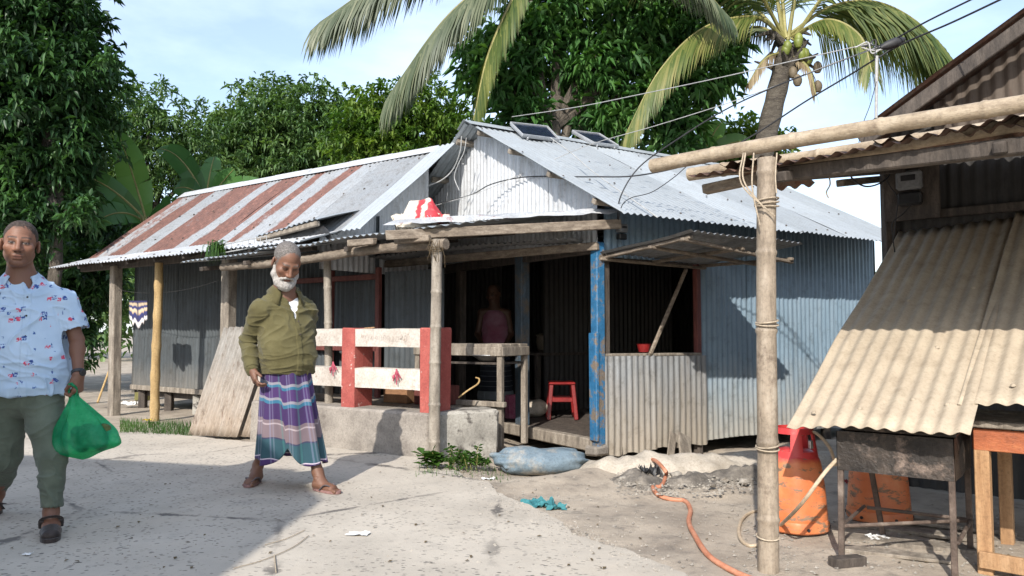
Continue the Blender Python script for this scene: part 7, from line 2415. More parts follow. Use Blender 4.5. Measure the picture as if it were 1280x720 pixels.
# ---------------------------------------------------------------- sack on the porch roof
def make_roof_sack():
    c = atY(528, 283, 7.0)
    t = thing('cement_sack', 'crumpled red and white cement sack on the porch roof', 'sack', tuple(c))
    n, m = 30, 18
    V, F, col = [], [], []
    for i in range(n + 1):
        for j in range(m + 1):
            u, v = i / n, j / m
            px = 496 + 66 * u
            # outline: peak right of the middle, long white skirt to the left
            top = float(np.interp(u, [0, 0.10, 0.24, 0.45, 0.60, 0.66, 0.80, 1.0], [283, 272, 251, 250, 247, 248, 262, 279]))
            py = 284 + (top - 284) * v
            d = 0.10 * math.sin(math.pi * v) * (0.5 + math.sin(math.pi * u)) + 0.045 * fbm((u * 4, v * 3, 1.7)) + 0.02 * fbm((u * 11, v * 8, 4))
            p = atY(px + 3 * fbm((u * 3, v * 5, 9)), py, 7.02 + 0.16 * v - d)
            V.append(p)
            red = 1.0 if (u > 0.30 + 0.10 * v and v > 0.20 and not (0.40 < u - 0.12 * v < 0.50)) else 0.0
            red = red if not (u < 0.36 and v < 0.6) else 0.0
            col.append((0.62, 0.56, 0.47) if red == 0 else (0.50, 0.035, 0.045))
    for i in range(n):
        for j in range(m):
            k = i * (m + 1) + j; F.append((k, k + m + 1, k + m + 2, k + 1))
    o = mesh_obj('sack_cloth', np.array([tuple(p) for p in V]), np.array(F), M['sack_paint'], t, smooth=True, vcol=np.array(col))
    md = o.modifiers.new('thickness', 'SOLIDIFY'); md.thickness = 0.12; md.offset = -1
    cu = bpy.data.curves.new('lettering', 'FONT'); cu.body = "ANWAR"; cu.size = 0.085; cu.extrude = 0.001
    tmp = bpy.data.objects.new('lettering', cu); link(tmp)
    me = bpy.data.meshes.new_from_object(tmp.evaluated_get(bpy.context.evaluated_depsgraph_get()))
    bpy.data.objects.remove(tmp)
    # bend the lettering onto the sack face
    a0 = np.array([tuple(p) for p in V]).reshape(n + 1, m + 1, 3)
    for v in me.vertices:
        u = 0.56 + (v.co.x / 0.27) * 0.36; w_ = 0.26 + (v.co.y / 0.085) * 0.20 + 0.06 * (v.co.x / 0.27)
        i, j = min(n - 1, int(u * n)), min(m - 1, int(w_ * m))
        fu, fv = u * n - i, w_ * m - j
        p = a0[i, j] * (1 - fu) * (1 - fv) + a0[i + 1, j] * fu * (1 - fv) + a0[i, j + 1] * (1 - fu) * fv + a0[i + 1, j + 1] * fu * fv
        v.co = Vector(p) + Vector((0, -0.006, 0.002)) - Vector(c)
    me.materials.append(M['sack_ink'])
    ob = bpy.data.objects.new('lettering', me); link(ob, t); ob['kind'] = 'stuff'
def sack_paint():
    t = NT('sack_paint'); c = t.attr()
    c = t.mix(c, (0.30, 0.26, 0.22), t.ramp(t.noise(t.pos(), 14, 6, .7), [(0.55, 0), (0.75, .5)]))
    t.color(c); t.rough(0.7); t.bump(t.noise(t.pos(), 40, 4), .3, .01); M['sack_paint'] = t.m
sack_paint()
make_roof_sack()

# ---------------------------------------------------------------- blue sack on the ground
def make_blue_sack():
    c = Vector((0.235, 6.42, gz(0.235, 6.42) + 0.01))
    ax = H(1, 0.10); ay = H(-0.10, 1)
    s = Sdf(c - Vector((0.55, 0.45, 0.05)), c + Vector((0.55, 0.45, 0.40)), 0.007)
    rm = Matrix((ax, ay, Z)).transposed()
    s.ell(c + Z * 0.115, (0.30, 0.20, 0.105), 0.05, rot=rm)
    s.ell(c + ax * 0.20 + Z * 0.125, (0.17, 0.17, 0.095), 0.06, rot=rm)
    s.ell(c - ax * 0.18 + Z * 0.130, (0.18, 0.17, 0.105), 0.06, rot=rm)
    s.cone(c - ax * 0.30 + Z * 0.14, c - ax * 0.385 + Z * 0.165, 0.055, 0.03, 0.05)
    s.cone(c + ax * 0.33 + Z * 0.10, c + ax * 0.395 + Z * 0.085, 0.06, 0.035, 0.05)
    s.cone(c - ax * 0.36 + ay * -0.03 + Z * 0.16, c - ax * 0.30 - ay * 0.13 + Z * 0.10, 0.018, 0.014, 0.03)
    def dp(v, n):
        u = (v - np.array(c)) @ np.array(ax); w = (v - np.array(c)) @ np.array(ay)
        fold = 0.010 * np.sin((v[:, 2] * 90 + w * 30 + 3 * vnoise(v * 6, 2))) * np.clip((np.abs(u) - 0.17) / 0.15, 0, 1)
        return fold + 0.012 * vfbm(v * 7, 4, 5)
    o = sdf_obj(s, 'filled_sack', M['sack_blue'], None, disp=dp)
    tag(o, 'filled dusty blue sack lying before the shop step', 'sack')
make_blue_sack()

# ---------------------------------------------------------------- white sheeting and mud along the house
def strip_mound(name, pts, width, height, mat, seed, nx=70, ny=14, rough=0.03, folds=0.0, skirt=0.05):
    c = catmull(pts, 12); V, F = [], []
    n = len(c)
    for i, p in enumerate(c):
        d = (c[min(i + 1, n - 1)] - c[max(i - 1, 0)]); d.z = 0; d.normalize()
        s = Vector((-d.y, d.x, 0))
        end = min(1, min(i, n - 1 - i) / 4.0)
        for j in range(ny + 1):
            v = j / ny * 2 - 1
            w = width(i / (n - 1)) if callable(width) else width
            h = height(i / (n - 1)) if callable(height) else height
            x = p + s * v * w
            prof = (max(0, 1 - abs(v) ** 2.4)) ** 0.8
            z = gz(x.x, x.y) - skirt + (h * end + skirt) * prof
            z += rough * fbm((x.x * 5 + seed, x.y * 5, 0.5)) * prof * 1.5 + 0.4 * rough * fbm((x.x * 17, x.y * 17, seed)) * prof
            if folds: z += folds * math.sin((i * 0.8 + 2.5 * v + 3 * fbm((x.x * 3, x.y * 3, seed)))) * prof
            V.append(Vector((x.x, x.y, z)))
    for i in range(n - 1):
        for j in range(ny):
            k = i * (ny + 1) + j; F.append((k, k + ny + 1, k + ny + 2, k + 1))
    return MB().add(V, F).build(name, M[mat], None, smooth=True)
g0 = lambda px, py: Vector((atZ(px, py, 0.0).x, atZ(px, py, 0.0).y, 0))
o = strip_mound('ground_sheeting', [g0(725, 580), g0(770, 588), g0(815, 590), g0(870, 588), g0(920, 583), g0(985, 577), g0(1060, 570)], lambda t: 0.19 + 0.08 * t, lambda t: 0.075 + 0.05 * math.sin(t * 4) ** 2, 'sack_white', 3, rough=0.02, folds=0.010)
tag(o, 'crumpled off-white sheeting laid along the foot of the tin wall', 'sheeting')
o = strip_mound('mud_heap', [g0(770, 596), g0(815, 606), g0(860, 606), g0(905, 603), g0(965, 600)], lambda t: 0.18, lambda t: 0.035 + 0.035 * abs(math.sin(t * 9)), 'mud', 8, rough=0.045)
tag(o, 'dark lumpy mud heap in front of the white sheeting', 'mud', kind='structure')

def rock(c, r, seed, mat='stone', name='stone', lab=None, cat='stone', group=None, parent=None, flat=0.6):
    bm = bmesh.new(); bmesh.ops.create_icosphere(bm, subdivisions=2, radius=1.0)
    for v in bm.verts:
        k = 1 + 0.35 * fbm((v.co.x * 1.3 + seed, v.co.y * 1.3, v.co.z * 1.3))
        v.co = Vector((v.co.x * k * r, v.co.y * k * r * random.uniform(.95, 1.05), v.co.z * k * r * flat))
    me = bpy.data.meshes.new(name); bm.to_mesh(me); bm.free(); me.materials.append(M[mat])
    o = bpy.data.objects.new(name, me); link(o, parent); o.location = c; o.rotation_euler = (0, 0, seed)
    if lab: tag(o, lab, cat, group)
    return o
LUMPS = ['dark clod beside the torn black plastic in the mud heap', 'pale lump right of the orange hose on the mud heap', 'largest pale broken lump on the mud heap', 'dark clod on the far side of the largest lump', 'small pale stone at the end of the mud heap near the blue sack', 'small pale stone just under the orange hose bend', 'dark clod in front of the largest lump', 'pale lump at the end of the mud heap near the bamboo post']
for k, (px, py, r_) in enumerate(((800, 602, .045), (846, 594, .05), (868, 596, .06), (905, 602, .035), (780, 598, .03), (826, 600, .028), (890, 608, .03), (930, 603, .04))):
    p = atZ(px, py, 0.03)
    rock((p.x, p.y, gz(p.x, p.y) + 0.035), r_, k * 1.7, 'stone' if k % 3 else 'mud', lab=LUMPS[k], group='lumps in the mud heap')
# gravel and small rubble scattered over the dirt
def make_rubble():
    mb = MB(); rr = random.Random(3)
    for k in range(1500):
        if k < 520: p = atZ(rr.uniform(770, 950), rr.uniform(596, 622), 0)
        elif k < 1000: p = atZ(rr.uniform(600, 1000), rr.uniform(590, 715), 0)
        else: p = atZ(rr.uniform(930, 1270), rr.uniform(640, 715), 0)
        r_ = rr.choice((0.004, 0.006, 0.008, 0.012)) * (1.4 if k < 520 else 1)
        z = gz(p.x, p.y) + r_ * 0.3
        if k < 520: z += 0.03
        vs_ = [Vector((p.x, p.y, z)) + Vector((rr.uniform(.6, 1.2) * r_ * math.cos(a), rr.uniform(.6, 1.2) * r_ * math.sin(a), 0)) for a in (0, 1.57, 3.14, 4.71)]
        tp = Vector((p.x + rr.uniform(-.3, .3) * r_, p.y, z + r_ * rr.uniform(.5, .9)))
        mb.add(vs_ + [tp], [(0, 1, 4), (1, 2, 4), (2, 3, 4), (3, 0, 4)])
    tag(mb.build('gravel', M['stone'], None), 'fine rubble and grit scattered over the bare earth', 'gravel', kind='stuff')
make_rubble()
def make_edge_grit():
    mb = MB(); rr = random.Random(13)
    path = [(545, 580), (575, 594), (620, 614), (680, 648), (740, 677), (840, 719)]
    for k in range(1400):
        i = rr.randrange(len(path) - 1); t_ = rr.random()
        px = path[i][0] + (path[i + 1][0] - path[i][0]) * t_ + rr.gauss(0, 22); py = path[i][1] + (path[i + 1][1] - path[i][1]) * t_ + rr.gauss(0, 6)
        if k > 900: px, py = rr.uniform(20, 840), rr.uniform(560, 718)
        p = gp(px, py, 0.0); r_ = rr.choice((0.003, 0.004, 0.006, 0.009))
        p.z = max(p.z, 0.018 if px < 560 + (py - 590) * 2.2 else p.z)
        vs_ = [p + Vector((rr.uniform(.6, 1.3) * r_ * math.cos(a), rr.uniform(.6, 1.3) * r_ * math.sin(a), 0)) for a in (0, 1.57, 3.14, 4.71)]
        mb.add(vs_ + [p + Z * r_ * rr.uniform(.5, .9)], [(0, 1, 4), (1, 2, 4), (2, 3, 4), (3, 0, 4)])
    tag(mb.build('grit', M['stone'], None), 'loose grit along the ragged edge of the concrete lane', 'grit', kind='stuff')
    mb = MB()
    for k in range(170):
        px, py = rr.uniform(5, 1270), rr.uniform(548, 718)
        p = gp(px, py, 0.004); p.z = max(p.z, 0.022 if px < 560 + (py - 590) * 2.2 else p.z)
        a = rr.uniform(0, 6.28); l = rr.uniform(.012, .035); d = Vector((math.cos(a), math.sin(a), 0)); s_ = Vector((-d.y, d.x, 0)) * l * .28
        mb.add([p, p + d * l * .5 + s_ + Z * .006, p + d * l + Z * .004, p + d * l * .5 - s_ + Z * .003], [(0, 1, 2), (0, 2, 3)])
    tag(mb.build('leaf_litter', M['leaf_dry'], None), 'small dry leaf fragments scattered over lane and yard', 'leaf litter', kind='stuff')
make_edge_grit()

# ---------------------------------------------------------------- hoses
hp = [atZ(811, 573, 0.10), atZ(821, 577, 0.12), atZ(831, 588, 0.10), gp(833, 602, .05), gp(826, 611, .03), gp(816, 609, .02), gp(822, 618), gp(838, 622), gp(856, 624), gp(863, 634), gp(861, 650), gp(868, 670), gp(885, 695), gp(912, 711), gp(945, 724), gp(1000, 742)]
o = MB().tube(catmull(hp, 8), 0.0145, 10).build('water_hose', M['hose_orange'], None, smooth=True)
tag(o, 'faded orange hose snaking from the sheeting across the dirt', 'hose')
top1 = CYL1 + Vector((0.02, -0.02, 0.52))
hp = [top1, top1 + Vector((0.07, -0.05, 0.02)), top1 + Vector((0.14, -0.08, -0.06)), top1 + Vector((0.17, -0.08, -0.16))]
o = MB().tube(catmull(hp, 8), 0.009, 8).build('gas_hose', M['hose_cream'], None, smooth=True)
tag(o, 'short brown gas hose bending over the red cylinder top', 'hose')
hp = [STP(0.02, 0.05, 0.47) - STX * 0.02, atY(1030, 592, 3.80), atY(1000, 632, 3.88), gp(972, 664, .03), gp(945, 680, .012), gp(927, 674, .012), gp(924, 657, .012), gp(935, 642, .012), gp(965, 636, .014), gp(990, 636, .014)]
o = MB().tube(catmull(hp, 8), 0.0095, 8).build('gas_hose', M['hose_cream'], None, smooth=True)
tag(o, 'cream gas hose drooping from the stove and coiling round the bamboo post', 'hose')

# ---------------------------------------------------------------- litter
def crumple(name, px, py, w, d, mat, lab, cat, seed, h=0.02, n=14, rot=0.0, z=None):
    c = gp(px, py, 0.004) if z is None else Vector((atZ(px, py, z).x, atZ(px, py, z).y, z))
    V, F = [], []
    for i in range(n + 1):
        for j in range(n + 1):
            u, v = i / n - .5, j / n - .5
            x = u * w * (1 + 0.3 * fbm((u * 3, v * 3, seed))); y = v * d * (1 + 0.3 * fbm((u * 3, v * 3, seed + 5)))
            V.append(c + Vector((x * math.cos(rot) - y * math.sin(rot), x * math.sin(rot) + y * math.cos(rot), max(0.002, h * (0.5 + 1.2 * fbm((u * 5, v * 5, seed + 2)))))))
    for i in range(n):
        for j in range(n):
            k = i * (n + 1) + j; F.append((k, k + n + 1, k + n + 2, k + 1))
    o = MB().add(V, F).build(name, M[mat], None, smooth=True)
    return tag(o, lab, cat)
crumple('rag', 672, 628, 0.20, 0.16, 'cloth_teal', 'crumpled teal rag lying on the dirt', 'rag', 3, 0.035, 18)
crumple('rag', 694, 632, 0.12, 0.10, 'cloth_teal', 'small teal rag end trailing beside the larger rag', 'rag', 9, 0.025)
crumple('paper_scrap', 448, 673, 0.115, 0.06, 'paper', 'white paper scrap lying on the sunlit concrete lane', 'paper', 5, 0.008, 8, -0.1)
crumple('paper_scrap', 610, 596, 0.11, 0.05, 'paper', 'folded white packet beside the blue sack', 'paper', 6, 0.012, 8)
crumple('paper_scrap', 1098, 672, 0.10, 0.09, 'paper', 'white paper scrap on the planks beneath the stove', 'paper', 7, 0.010, 8)
crumple('paper_scrap', 34, 699, 0.04, 0.03, 'paper', 'tiny pale scrap on the shaded concrete', 'paper', 8, 0.010, 6)
crumple('red_wrapper', 1062, 604, 0.10, 0.06, 'red_plastic', 'crumpled red wrapper on the dirt left of the stove legs', 'wrapper', 12, 0.03, 8)
crumple('plastic_scrap', 812, 594, 0.14, 0.10, 'black_plastic', 'torn black plastic poking out of the mud heap', 'plastic scrap', 2, 0.07, 10, z=0.05)
crumple('plastic_scrap', 163, 508, 0.25, 0.2, 'paper', 'pale plastic scrap under the veranda', 'plastic scrap', 4, 0.05, 10)
crumple('yellow_wrapper', 183, 528, 0.09, 0.06, 'wrapper_yellow', 'small yellow wrapper at the foot of the yellow bamboo post', 'wrapper', 14, 0.02, 6)
def twig(pts, lab, r=0.0022, mat='rope'):
    o = MB().tube(catmull([gp(*p_, 0.006) for p_ in pts], 6), [r] * ((len(pts) - 1) * 6 + 1), 6).build('twig', M[mat], None, smooth=True)
    tag(o, lab, 'twig')
twig([(292, 717), (330, 706), (366, 690), (386, 675)], 'long dry twig on the lane crossing the edge of the shade')
twig([(331, 687), (358, 679), (381, 668)], 'shorter dry twig beside the long one on the lane')
twig([(343, 700), (345, 722)], 'pale straw stub at the edge of the shade', 0.003)
twig([(690, 672), (740, 682), (790, 690)], 'thin dry stalk on the bare dirt', 0.003)

# boards propped under the wall
def board(name, a, b, w, th, mat, lab, up=Vector((0, 0, 1))):
    o = MB().beam(a, b, w, th, up, bevel=0.004, jit=0.003).build(name, M[mat], None)
    return tag(o, lab, 'board')
pw = HC + UX * 0.72 - GX * 0.20
board('wood_board', pw + Vector((-0.03, -0.02, -0.12)), pw + Vector((0.03, 0.10, 0.14)), 0.09, 0.02, 'wood_old', 'narrow grey board leaning under the tin wall', -GX)
pw = HC + UX * 0.86 - GX * 0.22
board('wood_board', pw + Vector((-0.0, -0.06, -0.12)), pw + Vector((0.02, 0.10, 0.11)), 0.17, 0.02, 'wood_old', 'wider grey board leaning under the tin wall', -GX)
a = gp(1040, 706, 0.02); b = gp(1078, 703, 0.02)
board('wood_chunk', a, b, 0.07, 0.045, 'wood_dark', 'charred wood chunk beside the front stove leg')
for k, (x0, y0, x1, y1, wd) in enumerate(((1052, 668, 1240, 692, .12), (1062, 655, 1250, 676, .11), (1050, 682, 1190, 702, .10), (1085, 646, 1270, 664, .10))):
    a = gp(x0, y0, 0.006 + .002 * k); b = gp(x1, y1, 0.006 + .002 * k)
    o = MB().beam(a, b, wd, 0.02, bevel=0.003, jit=0.004).build('floor_plank', M['wood_old'], None)
    tag(o, 'worn plank lying on the ground beneath the stove', 'plank', 'planks under the stove')
bs = onplane(122, 503, Vector((E_B.x, E_B.y, 0)) + NX * 0.75, NX); be = onplane(137, 462, Vector((E_B.x, E_B.y, 0)) + NX * 1.05, NX)
o = MB().tube([bs, be], 0.016, 8).build('stick', M['bamboo_yellow'], None); tag(o, 'thin bamboo stick leaning against the veranda wall', 'stick')

# ---------------------------------------------------------------- things on the balustrade
p = KB + BX * 0.86 + MX * 0.12 + Z * 1.135
o = MB().beam(p, p - BX * 0.12 + Z * 0.006, 0.022, 0.012, bevel=0.002).build('wood_strip', M['wood_new'], None); tag(o, 'small yellow wood strip lying on the top rail', 'wood strip')
def red_knot(s, z, lab):
    c = KB + BX * s + MX * 0.045 + Z * z
    t = thing('cloth_knot', lab, 'rag', tuple(c))
    MB().lathe(c - MX * 0.02 - Z * 0.02, [(0.002, -0.025), (0.013, -0.015), (0.015, 0.0), (0.010, 0.014), (0.003, 0.02)], 9).build('knot', M['cloth_red'], t, smooth=True)
    for k, (dx, dz) in enumerate(((-0.05, -0.05), (-0.03, -0.09), (-0.075, -0.03), (0.01, -0.06))):
        pts = [c + Z * 0.03 - BX * 0.02, c - BX * (0.03) + Z * 0.04 - MX * 0.02, c + BX * dx + Z * dz - MX * 0.015]
        MB().tube(catmull(pts, 5), 0.006, 6).build('tail', M['cloth_red'], t, smooth=True)
red_knot(0.42, 0.72, 'red cloth strip knotted round the right bay of the lower rail')
red_knot(1.20, 0.77, 'faded pink cloth strip tied to the lower rail left of the middle post')

# ---------------------------------------------------------------- washing line on the veranda
def make_washing():
    pl = Vector((E_B.x, E_B.y, 0)) + NX * 0.40
    a = onplane(147, 362, pl, NX); b = onplane(280, 348, pl, NX)
    o = MB().tube(sag(a, b, 0.10, 20), 0.003, 5).build('washing_line', M['wire_black'], None, smooth=True)
    tag(o, 'thin washing line strung between the veranda posts', 'line')
    n, m = 16, 16; V, F, col = [], [], []
    for i in range(n + 1):
        for j in range(m + 1):
            u, v = i / n, j / m
            px = 162.5 + 22 * u; bot = 407 + 4 * math.sin(u * 15) - 10 * (abs(u - 0.5) > 0.33)
            py = 376 + (bot - 376) * v
            p = onplane(px, py, pl - NX * (0.02 + 0.012 * math.sin(u * 14) + 0.01 * v), NX)
            V.append(tuple(p))
            stripe = int(v * 9)
            c = [(0.02, 0.02, 0.07), (0.42, 0.33, 0.22), (0.03, 0.035, 0.12), (0.50, 0.40, 0.28), (0.40, 0.30, 0.20), (0.025, 0.03, 0.12), (0.03, 0.03, 0.09), (0.55, 0.52, 0.50), (0.50, 0.47, 0.46), (0.4, 0.38, 0.38)][stripe]
            if 0.45 < u < 0.55 and stripe < 7: c = (0.02, 0.02, 0.06)
            col.append(c)
    for i in range(n):
        for j in range(m):
            k = i * (m + 1) + j; F.append((k, k + m + 1, k + m + 2, k + 1))
    o = mesh_obj('small_garment', np.array(V), np.array(F), M['cloth_paint'], None, smooth=True, vcol=np.array(col))
    md = o.modifiers.new('thickness', 'SOLIDIFY'); md.thickness = 0.012
    tag(o, 'small navy and tan striped garment drying on the veranda line', 'garment')
t_ = NT('cloth_paint'); t_.color(t_.attr()); t_.rough(0.9); M['cloth_paint'] = t_.m
make_washing()

# ---------------------------------------------------------------- inside the shop
def box_thing(name, c, size, ax, mat, lab, cat, lid=None):
    t = thing(name, lab, cat, tuple(c))
    MB().box(Vector(c) + Z * size[2] / 2, size, ax, bevel=0.006).build('body', M[mat], t)
    MB().box(Vector(c) + Z * (size[2] + 0.004), (size[0] * 0.98, size[1] * 0.48, 0.006), ax).build('flap', M[lid or mat], t)
    return t
def make_shop_table():
    r0 = Vector((-0.10, 7.26, 0))
    t = thing('serving_table', 'grey plank serving table between the red balustrade post and the shop', 'table', (r0.x, r0.y, 0))
    L = 1.05; D = 0.50; zt = 0.985
    ax = (BX, MX, Z)
    for k in range(3):
        MB().box(r0 + BX * L / 2 + MX * (0.08 + 0.165 * k) + Z * (zt - 0.0125), (L, 0.155, 0.025), ax, bevel=0.003, jit=0.002).build('top_board', M['wood_old'], t)
    MB().beam(r0 + Z * (zt - 0.07), r0 + BX * L + Z * (zt - 0.07), 0.03, 0.09).build('apron', M['wood_old'], t)
    MB().beam(r0 + Z * (zt - 0.07), r0 + MX * D + Z * (zt - 0.07), 0.03, 0.09).build('apron', M['wood_old'], t)
    for s, m in ((0.03, 0.03), (0.03, D - .03), (L - .03, .03), (L - .03, D - .03)):
        p_ = r0 + BX * s + MX * m
        MB().beam(p_ + Z * 0.0, p_ + Z * (zt - 0.03), 0.055, 0.055, MX).build('leg', M['wood_old'], t)
    MB().beam(r0 - BX * 0.05 + Z * 0.42 - MX * 0.01, r0 + BX * (L + .3) + Z * 0.42 - MX * 0.01, 0.06, 0.05).build('low_rail', M['wood_old'], t)
    MB().box(r0 + BX * L / 2 + MX * D / 2 + Z * 0.80, (L - .05, D - .05, 0.02), ax).build('shelf', M['wood_dark'], t)
    c = r0 + BX * 0.22 + MX * 0.15 + Z * 0.815
    b = thing('metal_basin', 'shallow shiny metal basin on the shelf under the serving table', 'basin', tuple(c))
    MB().lathe(c, [(0.10, 0.0), (0.15, 0.035), (0.185, 0.06), (0.19, 0.062), (0.186, 0.065), (0.148, 0.04), (0.09, 0.008)], 28).build('bowl', M['steel'], b, smooth=True)
    MB().tube([c + Vector((0.19 * math.cos(a), 0.19 * math.sin(a), 0.062)) for a in np.linspace(0, 6.283, 30)], 0.006, 6, caps=False).build('rim', M['steel'], b, smooth=True)
    y = catmull([atY(573, 497, 7.1), atY(585, 488, 7.15), atY(597, 480, 7.2), atY(599, 474, 7.25), atY(595, 472, 7.3)], 6)
    o = MB().tube(y, 0.008, 8).build('yellow_pipe', M['bamboo_yellow'], None, smooth=True); tag(o, 'thin yellow bent pipe under the serving table', 'pipe')
make_shop_table()
fl = 0.125
def hf(px, py, z=fl): 
    p_ = atZ(px, py, z); return Vector((p_.x, p_.y, z))
def make_stool():
    c = hf(702, 523)
    t = thing('plastic_stool', 'red plastic stool on the shop floor', 'stool', tuple(c))
    w, h = 0.155, 0.40
    for sx in (-1, 1):
        for sy in (-1, 1):
            MB().beam(c + Vector((sx * w, sy * w, 0.0)), c + Vector((sx * (w - .035), sy * (w - .035), h - 0.01)), 0.045, 0.03, Vector((0, 1, 0)), bevel=0.006).build('leg', M['red_plastic'], t)
    MB().box(c + Z * h, (0.30, 0.30, 0.03), bevel=0.012).build('seat', M['red_plastic'], t)
    for sx, sy in ((0, -1), (0, 1), (1, 0), (-1, 0)):
        a = c + Vector((sx * w * .85 - (0 if sx else .13), sy * w * .85 - (0 if sy else .13), h * .55)); b = c + Vector((sx * w * .85 + (0 if sx else .13), sy * w * .85 + (0 if sy else .13), h * .55))
        MB().beam(a, b, 0.02, 0.05).build('brace', M['red_plastic'], t)
make_stool()
def make_back_table():
    c = hf(690, 512, fl) + Vector((0.05, 0.25, 0))
    t = thing('cooking_table', 'dark cooking table at the back of the shop', 'table', tuple(c))
    ax = (UX, GX, Z)
    MB().box(c + Z * 0.70, (0.95, 0.55, 0.035), ax, bevel=0.004).build('top', M['wood_dark'], t)
    for i in (-.43, .43):
        for j in (-.23, .23):
            p_ = c + UX * i + GX * j
            MB().beam(p_, p_ + Z * 0.69, 0.06, 0.06, UX).build('leg', M['wood_dark'], t)
    k = c + Z * 0.72 - UX * 0.10
    pt = thing('cooking_pot', 'dented aluminium cooking pot on the back table', 'pot', tuple(k))
    MB().lathe(k, [(0.11, 0.0), (0.15, 0.03), (0.16, 0.12), (0.15, 0.20), (0.165, 0.215), (0.16, 0.22), (0.145, 0.205)], 24).build('pot_body', M['old_steel'], pt, smooth=True)
    MB().lathe(k + Z * 0.218, [(0.165, 0.0), (0.11, 0.02), (0.02, 0.03), (0.015, 0.05)], 24).build('lid', M['old_steel'], pt, smooth=True)
    for lab, dx in (('steel cup on the back table near the shop post', 0.36),):
        u = k + UX * dx
        cp = thing('steel_cup', lab, 'cup', tuple(u))
        MB().lathe(u, [(0.03, 0), (0.036, 0.10), (0.038, 0.102), (0.033, 0.10)], 16).build('cup_body', M['steel'], cp, smooth=True)
        MB().tube([u + Vector((0.036, 0, .08)), u + Vector((0.065, 0, .07)), u + Vector((0.06, 0, .035)), u + Vector((0.034, 0, .025))], 0.005, 6).build('handle', M['steel'], cp)
make_back_table()
def lumpy_sack(name, c, r, mat, lab, cat, seed):
    s = Sdf(Vector(c) - Vector((r * 2,) * 3), Vector(c) + Vector((r * 2,) * 3), 0.012)
    rr = random.Random(seed)
    for k in range(5):
        s.ell(Vector(c) + Vector((rr.uniform(-.5, .5) * r, rr.uniform(-.4, .4) * r, r * rr.uniform(.45, .8))), (r * .6, r * .5, r * .5), 0.05)
    o = sdf_obj(s, name, M[mat], None, disp=lambda v, n: 0.02 * vfbm(v * 9, 3, seed))
    return tag(o, lab, cat)
lumpy_sack('white_sack', hf(668, 521), 0.17, 'sack_white', 'slumped white sack on the floor behind the shop post', 'sack', 3)
box_thing('pink_carton', hf(640, 523), (0.13, 0.10, 0.26), (UX, GX, Z), 'pink_card', 'pink carton standing beside the dark shop post', 'carton')
ct = PF + BX * 0.55 + MX * 0.75
box_thing('brick_red_crate', ct + Z * 0.40, (0.36, 0.26, 0.18), (BX, MX, Z), 'wood_red_dark', 'red-brown crate behind the white lower rail', 'crate')
box_thing('cardboard_box', ct + BX * 0.42 + Z * 0.40, (0.30, 0.26, 0.16), (BX, MX, Z), 'cardboard', 'low cardboard box behind the lower rail', 'box')
MB_f = MB().box(PF + BX * 1.5 + MX * 0.88 + Z * 0.36, (2.4, 0.9, 0.07), (BX, MX, Z)).build('porch_floor', M['wood_old'], porch)
bk = HC + UX * 0.35 + Z * 0.92 + GX * 0.10
b_ = thing('red_bucket', 'small red bucket on the window ledge', 'bucket', tuple(bk))
MB().lathe(bk - Z * 0.015 + UX * 0.30, [(0.05, 0), (0.07, 0.075), (0.075, 0.078), (0.066, 0.075)], 18).build('pail', M['red_plastic'], b_, smooth=True)
# red painted frames and tin panels behind the balustrade
def make_screen():
    o = Vector((E_B.x, E_B.y, 0)) + EX * (Q0 - 0.05) + NX * 1.0
    t = thing('tin_screen', 'tin screen in a dull red frame behind the balustrade', 'screen', tuple(o))
    for q_ in (0.0, 0.75, 1.45):
        MB().beam(o + EX * q_ + Z * 0.1, o + EX * q_ + Z * 1.80, 0.06, 0.05, NX).build('frame_post', M['wood_red_dark'], t)
    for z in (0.92, 1.70):
        MB().beam(o + Z * z, o + EX * 1.45 + Z * z, 0.05, 0.06).build('frame_rail', M['wood_red_dark'], t)
    corr('screen_sheet', o + NX * 0.05 - EX * 0.9, EX, Z, 0.85, 0.3, 1.75, M['tin_grey'], t, n=-NX, nl=2)
    corr('screen_sheet', o + NX * 0.06 + EX * 0.8, EX, Z, 0.6, 0.3, 0.95, M['tin_grey'], t, n=-NX, nl=2)
make_screen()

